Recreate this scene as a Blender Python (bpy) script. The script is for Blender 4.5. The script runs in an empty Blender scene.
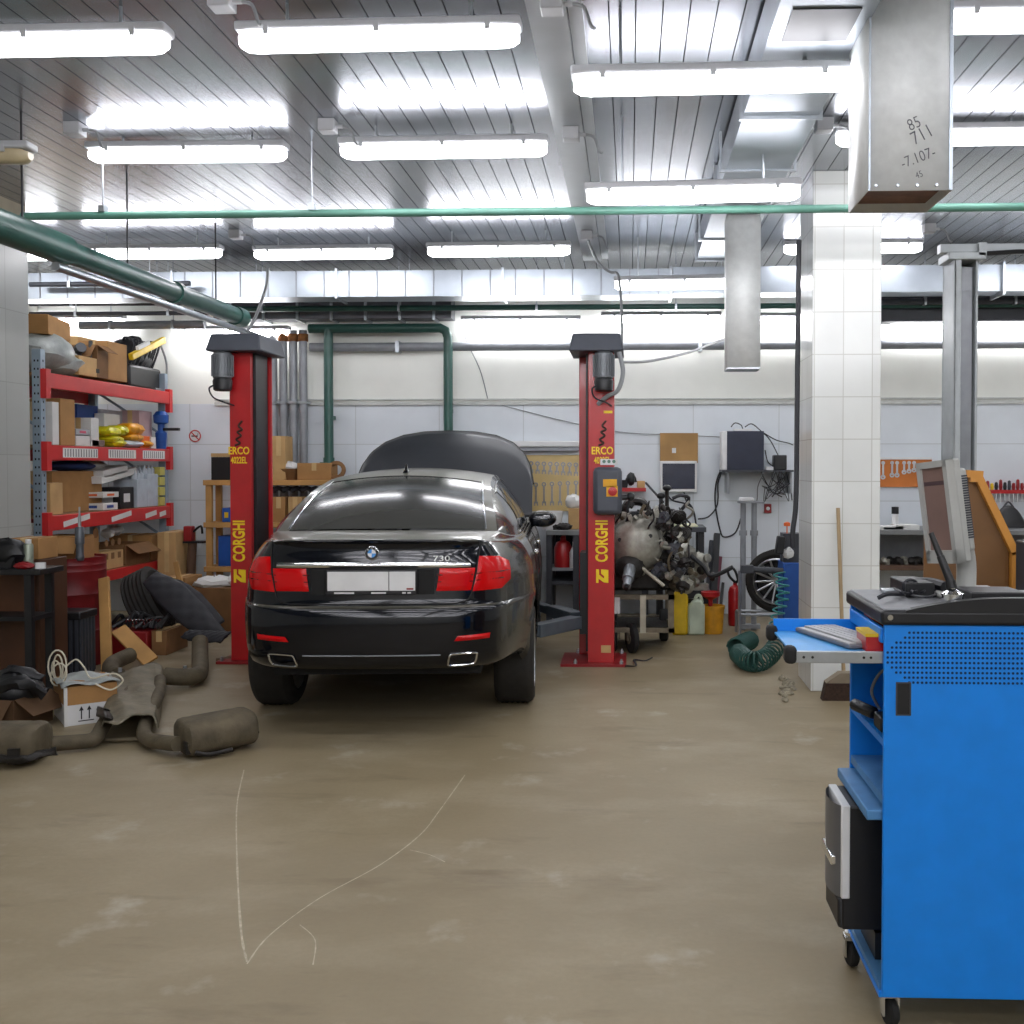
import bpy, math, random
from mathutils import Matrix, Vector, Euler
R = math.radians
random.seed(7)
sc = bpy.context.scene
COL = sc.collection
# ------------------------------------------------------------------ camera
F, PX, PY, CH = 1040.0, 590.0, 490.0, 1.62
YAW, PITCH = R(2.2), R(1.32)
cd = bpy.data.cameras.new('camera'); cam = bpy.data.objects.new('camera', cd); COL.objects.link(cam)
cd.sensor_width = 36; cd.sensor_fit = 'HORIZONTAL'; cd.lens = 36*F/1024
cd.shift_x = -(PX-512)/1024; cd.shift_y = (PY-512)/1024
cam.location = (0, 0, CH); cam.rotation_euler = (math.pi/2-PITCH, 0, YAW)
cd.clip_start = .05; cd.clip_end = 60
sc.camera = cam
sc.view_settings.view_transform = "Standard"; sc.view_settings.look = "None"; sc.view_settings.exposure = .85; sc.view_settings.gamma = 1
CR = Euler((math.pi/2-PITCH, 0, YAW)).to_matrix()
CO = Vector((0, 0, CH))
def ray(px, py): return CR @ Vector(((px-PX)/F, -(py-PY)/F, -1))
def W(px, py, Y): d = ray(px, py); return CO + d*(Y/d.y)          # point at depth Y
def WX(px, py, X): d = ray(px, py); return CO + d*(X/d.x)         # point on a plane x = X
def G(px, py, z=0): d = ray(px, py); return CO + d*((z-CH)/d.z)   # point on a plane z
# ------------------------------------------------------------------ materials
def lin(h):
    h = h.lstrip('#'); o = []
    for i in (0, 2, 4):
        c = int(h[i:i+2], 16)/255; o.append(c/12.92 if c <= .04045 else ((c+.055)/1.055)**2.4)
    return (*o, 1)
MATS = {}
def mat(name, col, rough=.5, metal=0, var=.12, scale=9, bump=0, coat=0, spec=.5, dust=None):
    if name in MATS: return MATS[name]
    m = bpy.data.materials.new(name); m.use_nodes = True; nt = m.node_tree; N = nt.nodes; L = nt.links
    b = N['Principled BSDF']; tc = N.new('ShaderNodeTexCoord'); nz = N.new('ShaderNodeTexNoise')
    nz.inputs['Scale'].default_value = scale; nz.inputs['Detail'].default_value = 5
    L.new(tc.outputs['Object'], nz.inputs['Vector'])
    c = lin(col); rp = N.new('ShaderNodeValToRGB')
    rp.color_ramp.elements[0].position = .3; rp.color_ramp.elements[1].position = .7
    rp.color_ramp.elements[0].color = (*[x*(1-var) for x in c[:3]], 1)
    rp.color_ramp.elements[1].color = (*[min(1, x*(1+var)) for x in c[:3]], 1)
    L.new(nz.outputs['Fac'], rp.inputs['Fac']); out = rp.outputs['Color']
    b.inputs['Roughness'].default_value = rough; b.inputs['Metallic'].default_value = metal
    b.inputs['Specular IOR Level'].default_value = spec
    b.inputs['Coat Weight'].default_value = coat; b.inputs['Coat Roughness'].default_value = .06
    if dust:                                     # settled dust on faces that look up
        g = N.new('ShaderNodeNewGeometry'); sx = N.new('ShaderNodeSeparateXYZ'); L.new(g.outputs['Normal'], sx.inputs[0])
        mr = N.new('ShaderNodeMapRange'); mr.inputs[1].default_value = dust[1]; mr.inputs[2].default_value = 1.0
        L.new(sx.outputs['Z'], mr.inputs[0]); mu = N.new('ShaderNodeMath'); mu.operation = 'MULTIPLY'; mu.inputs[1].default_value = dust[2]
        L.new(mr.outputs[0], mu.inputs[0]); mx = N.new('ShaderNodeMix'); mx.data_type = 'RGBA'
        if len(dust) > 3:                        # and on the flanks
            ab = N.new('ShaderNodeMath'); ab.operation = 'ABSOLUTE'; L.new(sx.outputs['X'], ab.inputs[0])
            m3 = N.new('ShaderNodeMapRange'); m3.inputs[1].default_value = .75; m3.inputs[2].default_value = 1; m3.inputs[4].default_value = dust[3]; L.new(ab.outputs[0], m3.inputs[0])
            m4 = N.new('ShaderNodeMath'); m4.operation = 'MAXIMUM'; L.new(mu.outputs[0], m4.inputs[0]); L.new(m3.outputs[0], m4.inputs[1]); mu = m4
        L.new(mu.outputs[0], mx.inputs[0]); L.new(out, mx.inputs[6]); mx.inputs[7].default_value = lin(dust[0]); out = mx.outputs[2]
        m2 = N.new('ShaderNodeMath'); m2.operation = 'MULTIPLY_ADD'; m2.inputs[1].default_value = .35; m2.inputs[2].default_value = rough
        L.new(mu.outputs[0], m2.inputs[0]); L.new(m2.outputs[0], b.inputs['Roughness'])
    L.new(out, b.inputs['Base Color'])
    if bump:
        bp = N.new('ShaderNodeBump'); bp.inputs['Strength'].default_value = bump; bp.inputs['Distance'].default_value = .01
        n2 = N.new('ShaderNodeTexNoise'); n2.inputs['Scale'].default_value = scale*6; L.new(tc.outputs['Object'], n2.inputs['Vector'])
        L.new(n2.outputs['Fac'], bp.inputs['Height']); L.new(bp.outputs[0], b.inputs['Normal'])
    MATS[name] = m; return m
def emis(name, col, s):
    m = bpy.data.materials.new(name); m.use_nodes = True; b = m.node_tree.nodes['Principled BSDF']
    b.inputs['Base Color'].default_value = lin(col); b.inputs['Emission Color'].default_value = lin(col); b.inputs['Emission Strength'].default_value = s
    b.inputs['Roughness'].default_value = .4
    MATS[name] = m; return m
def tilemat(name, col, mort, w, h, rough, msz=.004, upper=None, zsplit=None, var=.03):
    m = bpy.data.materials.new(name); m.use_nodes = True; nt = m.node_tree; N = nt.nodes; L = nt.links; b = N['Principled BSDF']
    tc = N.new('ShaderNodeTexCoord'); sx = N.new('ShaderNodeSeparateXYZ'); L.new(tc.outputs['Object'], sx.inputs[0])
    ad = N.new('ShaderNodeMath'); L.new(sx.outputs['X'], ad.inputs[0]); L.new(sx.outputs['Y'], ad.inputs[1])
    cb = N.new('ShaderNodeCombineXYZ'); L.new(ad.outputs[0], cb.inputs[0]); L.new(sx.outputs['Z'], cb.inputs[1])
    br = N.new('ShaderNodeTexBrick'); br.offset = 0; br.squash = 1; L.new(cb.outputs[0], br.inputs['Vector'])
    br.inputs['Scale'].default_value = 1; br.inputs['Mortar Size'].default_value = msz; br.inputs['Mortar Smooth'].default_value = .1
    br.inputs['Brick Width'].default_value = w; br.inputs['Row Height'].default_value = h
    c = lin(col); br.inputs['Color1'].default_value = (*[x*(1-var) for x in c[:3]], 1); br.inputs['Color2'].default_value = (*[min(1, x*(1+var)) for x in c[:3]], 1)
    br.inputs['Mortar'].default_value = lin(mort); out = br.outputs['Color']
    nz = N.new('ShaderNodeTexNoise'); nz.inputs['Scale'].default_value = 2.5; nz.inputs['Detail'].default_value = 6; L.new(tc.outputs['Object'], nz.inputs['Vector'])
    mr = N.new('ShaderNodeMapRange'); mr.inputs[3].default_value = .86; mr.inputs[4].default_value = 1.06; L.new(nz.outputs['Fac'], mr.inputs[0])
    b.inputs['Roughness'].default_value = rough
    if upper:
        gt = N.new('ShaderNodeMath'); gt.operation = 'GREATER_THAN'; gt.inputs[1].default_value = zsplit; L.new(sx.outputs['Z'], gt.inputs[0])
        mx = N.new('ShaderNodeMix'); mx.data_type = 'RGBA'; L.new(gt.outputs[0], mx.inputs[0]); L.new(out, mx.inputs[6]); mx.inputs[7].default_value = lin(upper); out = mx.outputs[2]
    mm = N.new('ShaderNodeMix'); mm.data_type = 'RGBA'; mm.blend_type = 'MULTIPLY'; mm.inputs[0].default_value = 1
    L.new(out, mm.inputs[6]); L.new(mr.outputs[0], mm.inputs[7]); L.new(mm.outputs[2], b.inputs['Base Color'])
    MATS[name] = m; return m
# ------------------------------------------------------------------ mesh builder
def crom(pts, n):
    p = [Vector(q) for q in pts]; 
    if n < 2 or len(p) < 3: return p
    o = []
    for i in range(len(p)-1):
        a, b, c, d = p[max(i-1, 0)], p[i], p[i+1], p[min(i+2, len(p)-1)]
        for k in range(n):
            t = k/n; o.append(.5*((2*b)+(c-a)*t+(2*a-5*b+4*c-d)*t*t+(3*b-a-3*c+d)*t**3))
    return o+[p[-1]]
class MB:
    def __init__(s): s.v = []; s.f = []
    def add(s, vs, fs, M=None):
        n = len(s.v); s.v += [(M @ Vector(v)) if M else Vector(v) for v in vs]; s.f += [[i+n for i in f] for f in fs]; return s
    def box(s, x0, y0, z0, x1, y1, z1, M=None):
        x0, x1 = sorted((x0, x1)); y0, y1 = sorted((y0, y1)); z0, z1 = sorted((z0, z1))
        return s.add([(x0,y0,z0),(x1,y0,z0),(x1,y1,z0),(x0,y1,z0),(x0,y0,z1),(x1,y0,z1),(x1,y1,z1),(x0,y1,z1)],
              [(3,2,1,0),(4,5,6,7),(0,1,5,4),(1,2,6,5),(2,3,7,6),(3,0,4,7)], M)
    def cbox(s, c, d, rot=(0,0,0)):
        M = Matrix.Translation(c) @ Euler(rot).to_matrix().to_4x4(); a, b, e = d[0]/2, d[1]/2, d[2]/2
        return s.box(-a,-b,-e,a,b,e, M)
    def tube(s, pts, r, n=8, sm=0, closed=False, caps=True):
        p = crom(pts, sm) if sm else [Vector(q) for q in pts]; m = len(p); rr = r if callable(r) else (lambda t: r)
        vs = []; prev = None
        for i, q in enumerate(p):
            a = p[(i-1) % m] if (closed or i > 0) else q; b = p[(i+1) % m] if (closed or i < m-1) else q
            t = (b-a); t = t.normalized() if t.length > 1e-9 else Vector((0,0,1))
            if prev is None: u = t.orthogonal().normalized()
            else:
                u = prev - t*prev.dot(t); u = u.normalized() if u.length > 1e-6 else t.orthogonal().normalized()
            prev = u; w = t.cross(u); R_ = rr(i/max(1, m-1))
            vs += [q+(u*math.cos(2*math.pi*k/n)+w*math.sin(2*math.pi*k/n))*R_ for k in range(n)]
        fs = []
        for i in range(m if closed else m-1):
            j = (i+1) % m
            fs += [(i*n+k, i*n+(k+1) % n, j*n+(k+1) % n, j*n+k) for k in range(n)]
        if caps and not closed: fs += [tuple(reversed(range(n))), tuple((m-1)*n+k for k in range(n))]
        return s.add(vs, fs)
    def cyl(s, a, b, r, n=16): return s.tube([a, b], r, n)
    def lathe(s, prof, M=None, n=24, arc=1):
        vs = []; fs = []; m = len(prof)
        for (r, z) in prof: vs += [(r*math.cos(2*math.pi*k/n), r*math.sin(2*math.pi*k/n), z) for k in range(n)]
        for i in range(m-1):
            fs += [(i*n+k, i*n+(k+1) % n, (i+1)*n+(k+1) % n, (i+1)*n+k) for k in range(n)]
        if prof[0] != prof[-1] and prof[0][0] > 1e-6: fs.append(tuple(reversed(range(n))))
        if prof[0] != prof[-1] and prof[-1][0] > 1e-6: fs.append(tuple((m-1)*n+k for k in range(n)))
        return s.add(vs, fs, M)
    def grid(s, fn, nu, nv):
        vs = [fn(i/nu, j/nv) for j in range(nv+1) for i in range(nu+1)]
        return s.add(vs, [(j*(nu+1)+i, j*(nu+1)+i+1, (j+1)*(nu+1)+i+1, (j+1)*(nu+1)+i) for j in range(nv) for i in range(nu)])
    def prism(s, poly, h, M=None):
        n = len(poly)
        return s.add([(x, y, 0) for x, y in poly]+[(x, y, h) for x, y in poly],
              [tuple(reversed(range(n))), tuple(range(n, 2*n))]+[(i, (i+1) % n, n+(i+1) % n, n+i) for i in range(n)], M)
    def ell(s, c, r, n=14, rot=(0,0,0)):
        rx, ry, rz = (r, r, r) if not hasattr(r, '__len__') else r; m = n//2+2
        prof = [(math.sin(math.pi*i/m), -math.cos(math.pi*i/m)) for i in range(m+1)]
        return s.lathe(prof, Matrix.Translation(c) @ Euler(rot).to_matrix().to_4x4() @ Matrix.Diagonal((rx, ry, rz, 1)), n)
    def jag(s, a):
        for v in s.v: v += Vector((random.uniform(-a, a), random.uniform(-a, a), random.uniform(-a, a)))
        return s
    def build(s, name, m, parent=None, bevel=0, solid=0, sharp=38, flat=False, world=True, off=0):
        me = bpy.data.meshes.new(name); vs = s.v
        if parent is not None and world:
            Mi = wm(parent).inverted(); vs = [Mi @ v for v in vs]
        me.from_pydata([tuple(v) for v in vs], [], s.f); me.validate(); me.materials.append(m)
        import bmesh
        bm = bmesh.new(); bm.from_mesh(me); bmesh.ops.remove_doubles(bm, verts=bm.verts, dist=1e-6)
        bmesh.ops.recalc_face_normals(bm, faces=bm.faces) if not solid else None
        bm.to_mesh(me); bm.free()
        if not flat:
            me.polygons.foreach_set('use_smooth', [True]*len(me.polygons)); me.set_sharp_from_angle(angle=R(sharp))
        o = bpy.data.objects.new(name, me); COL.objects.link(o)
        if parent is not None: o.parent = parent
        if solid:
            d = o.modifiers.new('solid', 'SOLIDIFY'); d.thickness = solid; d.offset = off
        if bevel:
            d = o.modifiers.new('bevel', 'BEVEL'); d.width = bevel; d.segments = 2; d.limit_method = 'ANGLE'; d.angle_limit = R(40)
        return o
def wm(o):
    M = o.matrix_basis.copy()
    while o.parent is not None: o = o.parent; M = o.matrix_basis @ M
    return M
def tag(o, label, cat, group=None, kind=None):
    o['label'] = label; o['category'] = cat
    if group: o['group'] = group
    if kind: o['kind'] = kind
    return o
def thing(name, label, cat, loc=(0,0,0), rotz=0, group=None):
    o = bpy.data.objects.new(name, None); COL.objects.link(o); o.empty_display_size = .1
    o.location = loc; o.rotation_euler = (0,0,rotz); return tag(o, label, cat, group)
def struct(o, label=None):
    o['kind'] = 'structure'
    if label: o['label'] = label; o['category'] = 'structure'
    return o
def dup(root, loc, rotz=None, label=None, group=None):
    r = root.copy(); COL.objects.link(r); r.location = loc
    if rotz is not None: r.rotation_euler = (0,0,rotz)
    if label: r['label'] = label
    if group: r['group'] = group
    for ch in list(root.children):
        c = ch.copy(); COL.objects.link(c); c.parent = r
        for g in list(ch.children):
            d = g.copy(); COL.objects.link(d); d.parent = c
    return r
def text(name, txt, size, m, parent, M, ext=.0012, align='CENTER', sx=1, bold=0):
    cu = bpy.data.curves.new(name, 'FONT'); cu.body = txt; cu.size = size; cu.extrude = ext; cu.align_x = align; cu.align_y = 'CENTER'; cu.resolution_u = 3; cu.offset = size*bold
    t = bpy.data.objects.new('tmp', cu); COL.objects.link(t); dg = bpy.context.evaluated_depsgraph_get()
    me = bpy.data.meshes.new_from_object(t.evaluated_get(dg)); bpy.data.objects.remove(t)
    S = Matrix.Diagonal((sx, 1, 1, 1)); Mi = wm(parent).inverted()
    me.transform(Mi @ M @ S); me.materials.clear(); me.materials.append(m)
    o = bpy.data.objects.new(name, me); COL.objects.link(o); o.parent = parent; return o
def face(loc, right, up):                       # matrix: local x -> right, y -> up, z -> outwards
    r = Vector(right).normalized(); u = Vector(up).normalized(); n = r.cross(u)
    M = Matrix(((r.x,u.x,n.x,0),(r.y,u.y,n.y,0),(r.z,u.z,n.z,0),(0,0,0,1))); M.translation = Vector(loc); return M
# palette
M_steel = mat('galvanised_steel', '#b4bac0', .3, .85, .10, 14, .05)
M_duct = mat('duct_sheet', '#a6aeb6', .36, .65, .08, 5)
M_ductw = mat('duct_pale_sheet', '#dbdedd', .5, .1, .06, 20)
M_green = mat('green_pipe_paint', '#305850', .35, 0, .15, 6)
M_greenl = mat('pale_green_pipe_paint', '#5e8f80', .35, 0, .12, 6)
M_gpipe = mat('grey_pipe_paint', '#8d9196', .4, .1, .12, 8)
M_dgrey = mat('dark_grey_plastic', '#3a3d44', .45)
M_black = mat('black_plastic', '#16171a', .45)
M_rub = mat('black_rubber', '#191919', .8, 0, .2, 30)
M_red = mat('red_enamel', '#b01c20', .32, 0, .12, 5, coat=.3)
M_dred = mat('dull_red_enamel', '#8c1a1e', .45, 0, .15, 5)
M_yel = mat('yellow_lettering', '#f2cf1c', .5, 0, .06)
M_white = mat('white_plastic', '#d9dada', .5, 0, .05)
M_cardA = mat('cardboard', '#a67c4b', .85, 0, .12, 6)
M_cardB = mat('pale_cardboard', '#bd9a68', .85, 0, .12, 6)
M_cardC = mat('dark_cardboard', '#7d5a37', .85, 0, .15, 6)
M_paper = mat('white_paper', '#d8d9d6', .8, 0, .05)
M_wood = mat('raw_pine', '#b98d52', .7, 0, .2, 4)
M_ply = mat('plywood', '#a47e48', .55, 0, .15, 4)
M_alu = mat('cast_aluminium', '#9b9a90', .45, .6, .25, 18, .2)
M_oily = mat('oily_metal', '#2c2a28', .45, .5, .4, 20, .3)
M_rust = mat('rusty_exhaust_steel', '#5c5341', .75, .15, .3, 9, .3)
M_blue = mat('blue_enamel', '#0483e6', .42, 0, .05, 12)
M_dblue = mat('dark_blue_enamel', '#1a4f9e', .45)
M_chrome = mat('chrome', '#e4e6e8', .12, 1, .02)
M_cable = mat('black_cable', '#22242a', .55)
M_gcable = mat('grey_cable', '#8b8e90', .5)
M_orange = mat('orange_plastic', '#e0651e', .5)
M_yellow = mat('yellow_plastic', '#d8b417', .5)
# ------------------------------------------------------------------ room
H = 3.72; BW = 11.4; XL, XR, YB = -6.6, 7.2, -8.0
fm = bpy.data.materials.new('worn_concrete'); fm.use_nodes = True
def floor_nodes():
    nt = fm.node_tree; N = nt.nodes; L = nt.links; b = N['Principled BSDF']; tc = N.new('ShaderNodeTexCoord')
    def noise(sc_, det, lo, hi, ax=None):
        n = N.new('ShaderNodeTexNoise'); n.inputs['Scale'].default_value = sc_; n.inputs['Detail'].default_value = det; n.inputs['Roughness'].default_value = .6
        if ax:
            mp = N.new('ShaderNodeMapping'); mp.inputs['Scale'].default_value = ax; mp.inputs['Location'].default_value = (3.3, 1.7, 0); L.new(tc.outputs['Object'], mp.inputs[0]); L.new(mp.outputs[0], n.inputs['Vector'])
        else: L.new(tc.outputs['Object'], n.inputs['Vector'])
        r = N.new('ShaderNodeMapRange'); r.inputs[1].default_value = lo; r.inputs[2].default_value = hi; L.new(n.outputs['Fac'], r.inputs[0]); return r.outputs[0]
    def mix(f, a, c, k=1):
        x = N.new('ShaderNodeMix'); x.data_type = 'RGBA'
        if k != 1:
            mu = N.new('ShaderNodeMath'); mu.operation = 'MULTIPLY'; mu.inputs[1].default_value = k; L.new(f, mu.inputs[0]); f = mu.outputs[0]
        L.new(f, x.inputs[0])
        if isinstance(a, tuple): x.inputs[6].default_value = a
        else: L.new(a, x.inputs[6])
        x.inputs[7].default_value = c; return x.outputs[2]
    o = mix(noise(.55, 4, .35, .65), lin('#81745a'), lin('#94876c'))
    o = mix(noise(1.3, 7, .48, .72, (1, 1.6, 1)), o, lin('#a89d85'), .5)
    o = mix(noise(2.3, 8, .60, .72), o, lin('#b7b0a0'), .55)
    o = mix(noise(1.9, 6, .58, .78, (.6, 2, 1)), o, lin('#594b35'), .7)
    o = mix(noise(40, 3, .35, .75), o, lin('#7a6d54'), .25)
    L.new(o, b.inputs['Base Color']); b.inputs['Roughness'].default_value = .5; b.inputs['Specular IOR Level'].default_value = .35
    bp = N.new('ShaderNodeBump'); bp.inputs['Strength'].default_value = .15; bp.inputs['Distance'].default_value = .004
    n = N.new('ShaderNodeTexNoise'); n.inputs['Scale'].default_value = 30; L.new(tc.outputs['Object'], n.inputs['Vector']); L.new(n.outputs['Fac'], bp.inputs['Height']); L.new(bp.outputs[0], b.inputs['Normal'])
floor_nodes()
floor = struct(MB().box(XL, YB, -.1, XR, BW, 0).build('floor', fm))
# pale scratches in the concrete
M_scr = mat('pale_scratch', '#b3a993', .8, 0, .25, 30)
def scratch(pix, w):
    p = crom([G(x, y) for x, y in pix], 6); mb = MB(); vs = []
    for i, q in enumerate(p):
        t = (p[min(i+1, len(p)-1)]-p[max(i-1, 0)]).normalized(); nn = Vector((-t.y, t.x, 0))*w*random.uniform(.5, 1)
        vs += [q+nn+Vector((0,0,.0006)), q-nn+Vector((0,0,.0006))]
    mb.add(vs, [(2*i, 2*i+1, 2*i+3, 2*i+2) for i in range(len(p)-1)])
    o = mb.build('floor_scratch', M_scr, floor); o['kind'] = 'structure'
scratch([(244,770),(237,805),(237,860),(241,930),(247,962)], .005)
scratch([(247,964),(270,935),(320,898),(380,865),(420,835),(440,810),(465,775)], .004)
scratch([(410,850),(430,855),(445,862)], .003)
scratch([(300,925),(315,940),(313,965)], .003)
M_wall = tilemat('wall_tiles', '#dbe2e8', '#c3c9cc', .93, .62, .35, .005, upper='#eef0e9', zsplit=2.31)
M_plain = mat('painted_wall', '#d6d7d0', .6, 0, .06, 1.5)
struct(MB().box(XL, BW, 0, XR, BW+.2, H+.2).build('wall_back', M_wall))
struct(MB().box(XL-.2, YB, 0, XL, BW+.2, H+.2).build('wall_left', M_plain))
struct(MB().box(XR, YB, 0, XR+.2, BW+.2, H+.2).build('wall_right', M_plain))
struct(MB().box(XL-.2, YB-.2, 0, XR+.2, YB, H+.2).build('wall_front', M_plain))
M_ceil = mat('aluminium_slats', '#a3a7ae', .24, .8, .06, 3)
M_gap = mat('dark_ceiling_void', '#54565b', .8)
cb = MB(); x = XL; P = .125
while x < XR:
    if x+P < -.49 or x > -.30 or True: cb.box(x+.003, YB, H, min(x+P-.003, XR), BW, H+.02)
    x += P
ceil = struct(cb.build('ceiling', M_ceil, flat=True))
struct(MB().box(XL-.2, YB-.2, H+.05, XR+.2, BW+.2, H+.2).build('ceiling_slab', M_gap))
M_strip = mat('ceiling_strip_sheet', '#aeb2b6', .35, .6, .06, 4)
struct(MB().box(-.47, YB, H-.035, -.29, BW-.9, H).build('trim_1', M_strip))
struct(MB().box(-.285, YB, H-.02, -.22, BW-.9, H).build('trim_2', M_strip))
M_tile = tilemat('white_glazed_tiles', '#dfe2df', '#c2c3bd', .205, .302, .16, .0035)
M_tileL = tilemat('dull_grey_tiles', '#b5b8b4', '#a3a5a0', 3.1, .57, .35, .004)
def pillar(n, x0, y0, x1, y1, ztile, label, M_tile=M_tile):
    o = struct(MB().box(x0, y0, 0, x1, y1, ztile).build(n, M_tile, bevel=.006))
    if ztile < H:
        u = MB().box(x0+.01, y0+.01, ztile, x1-.01, y1-.01, H).build('pillar_plaster', mat('bare_plaster', '#a59c88', .8, 0, .15, 4), o); u['kind'] = 'structure'
    return o
a = W(805, 690, 7.5); b_ = W(879, 690, 7.5)
pillar('pillar', a.x+.04, 7.5, b_.x, 8.05, H, '')
a = W(31, 500, 7.75)
pillar('pillar', -5.4, 7.75, W(31,500,8.3).x, 8.3, 3.38, '', M_tileL)
# cable trunking beside the right pillar, wall conduits
struct(MB().box(-4.6, BW-.03, 2.29, XR, BW, 2.325).box(-4.6, BW-.03, 2.345, XR, BW, 2.36).build('trim_3', mat('wall_conduit', '#bfc2be', .5)))
# ------------------------------------------------------------------ lights
M_lamp = emis('lit_diffuser', '#fbfaff', 11.0)
M_house = mat('lamp_housing', '#b6b8bc', .5, 0, .05)
NL = 1.27
def lamp_at(px0, px1, py0, py1, label, z=None, Y=None, wall=False, frameless=False):
    if Y is None:
        Y = F*NL/abs(px1-px0)
    a, b = W(px0, py0, Y), W(px1, py1, Y); c = (a+b)/2; d = (b-a); ang = math.atan2(d.y, d.x)
    d.y = 0; tilt = math.atan2(d.z, d.x)*.5
    return make_lamp(c, tilt, label, wall)
def make_lamp(c, tilt, label, wall=False):
    t = thing('ceiling_light' if not wall else 'wall_light', label, 'light', c); t.rotation_euler = (0, -tilt, 0)
    L2 = NL/2
    # prismatic diffuser with rounded ends
    poly = [(-.05,.03),(-.055,0),(-.045,-.03),(-.025,-.045),(.025,-.045),(.045,-.03),(.055,0),(.05,.03)]
    mb = MB(); n = len(poly); secs = [(-L2, .55), (-L2+.03, .9), (-L2+.07, 1), (L2-.07, 1), (L2-.03, .9), (L2, .55)]
    vs = [(xx, q[0]*k, q[1]*k) for xx, k in secs for q in poly]
    fs = [(i*n+j, i*n+(j+1) % n, (i+1)*n+(j+1) % n, (i+1)*n+j) for i in range(len(secs)-1) for j in range(n)]
    fs += [tuple(reversed(range(n))), tuple((len(secs)-1)*n+j for j in range(n))]
    mb.add(vs, fs).build('diffuser', M_lamp, t, world=False)
    MB().box(-L2-.012, -.062, .032, L2+.012, .062, .075).build('housing', M_house, t, world=False, bevel=.012)
    if c.y > 3.5 and -5 < c.x < 3.4:
        for xx in (-.5, 0, .5):
            for sg in (-1, 1): MB().box(xx-.012, sg*.05, .01, xx+.012, sg*.066, .05).build('clip', M_house, t, world=False)
    if not wall:
        for xx in (-.42, .42):
            MB().cyl((xx, 0, .07), (xx, 0, H-c.z), .008, 6).build('hanger_rod', M_steel, t, world=False)
    else:
        for xx in (-.42, .42):
            MB().box(xx-.02, 0, .04, xx+.02, BW-c.y, .065).build('bracket', M_steel, t, world=False)
    return t
lamp_at(-108, 172, 48, 42, 'long bright ceiling light cut off by the upper left picture corner')
lamp_at(240, 520, 43, 35, 'long bright ceiling light hung nearest to the camera, above the car trunk')
lamp_at(576, 850, 86, 79, 'low slung ceiling light touching the near hanging metal duct on its left')
lamp_at(948, 1228, 22, 18, 'ceiling light in the upper right corner, to the right of the hanging duct')
lamp_at(88, 288, 155, 154, 'ceiling light left of the middle row, above the green pipe')
lamp_at(341, 547, 152, 148, 'ceiling light in the middle row over the black car, above the green pipe')
lamp_at(588, 798, 198, 191, 'ceiling light just above the thin green pipe, left of the tiled pillar')
lamp_at(840, 1044, 139, 136, 'ceiling light passing behind the near hanging duct, above the green pipe')
lamp_at(-84, 58, 256, 255, 'ceiling light whose end shows beside the left pillar top')
lamp_at(82, 223, 254, 253, 'far row ceiling light behind the sloping thick green pipe')
lamp_at(254, 393, 255, 253, 'far row ceiling light left of the middle, above the silver cross duct')
lamp_at(428, 570, 252, 250, 'far row ceiling light in the middle, above the silver cross duct')
lamp_at(617, 752, 286, 282, 'low far ceiling light in front of the silver duct, above right red post', Y=9.6)
lamp_at(786, 920, 250, 247, 'far ceiling light half hidden behind the tiled pillar top')
for p0, p1, y, lb in [(10, 125, 322, 'wall light above the loaded red rack'), (173, 290, 333, 'wall light behind the top of the left red post'),
                      (462, 580, 323, 'wall light left of the right red post top'), (604, 718, 319, 'wall light between right red post top and hanging duct'),
                      (748, 862, 320, 'wall light partly behind the right pillar'), (902, 1000, 325, 'wall light behind the grey lift column'), (1012, 1120, 325, 'wall light at the right picture edge')]:
    lamp_at(p0, p1, y, y, lb, Y=BW-.14, wall=True)
for i, yy in enumerate((2.75, .8, -1.2, -3.2, -5.2, -7.0)):  # unseen lamp rows, added to brighten surfaces facing the viewer
    for j, xx in enumerate((-2.7, -1.13, .45, 2.0, 3.6)):
        make_lamp(Vector((xx, yy, 3.56)), 0, 'added unseen ceiling light brightening surfaces that face the viewer')['group'] = 'added fill lamps overhead and behind the viewer'
for yy in (4.7, 6.5, 9.3):  # more unseen lamps, added past the right edge for extra light
    for xx in (3.7, 5.3) if yy < 9 else (4.2, 5.8):
        make_lamp(Vector((xx, yy, 3.56)), 0, 'added unseen ceiling light brightening the scene from beyond the right edge')['group'] = 'added fill lamps to the right'
lf = make_lamp(W(-75, 157, 6.0), 0, 'unlit yellowed lamp at the left picture edge above the green pipes')
for ch in lf.children:
    if ch.name.startswith('diffuser'):
        ch.data.materials.clear(); ch.data.materials.append(mat('yellowed_diffuser', '#b3a585', .4, 0, .1))
# ------------------------------------------------------------------ junction boxes
for px, py, Y, lb in [(75,136,6.3,'junction box left of the middle row light above the green pipe'), (222,15,4.6,'junction box between the two nearest lights at top left'), (328,134,6.3,'junction box between the two middle row lights'),
                  (236,242,9.2,'junction box between far lights at left'), (552,6,4.6,'junction box on the ceiling strip at the top edge'), (571,130,6.4,'junction box on the ceiling strip right of the middle light'),
                  (587,238,9.2,'junction box at the far end of the ceiling strip'), (824,122,6.4,'junction box left of the near hanging duct'), (929,234,9.2,'junction box above the grey lift column')]:
    p = W(px, py, Y)
    t = thing('junction_box', 'pale grey '+lb, 'junction box', (p.x, p.y, H-.035 if abs(p.x+.38) < .14 else H))
    MB().box(-.05, -.05, -.075, .05, .05, 0).build('box', M_house, t, world=False, bevel=.006)
    MB().cyl((.05, 0, -.04), (.09, 0, -.04), .012, 8).build('gland', M_house, t, world=False)
    MB().tube([(.085,0,-.04),(.14,-.01,-.06),(.17,-.02,-.14),(.19,-.03,-.16)], .008, 6, 5).build('cable', M_gcable, t, world=False)
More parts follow.
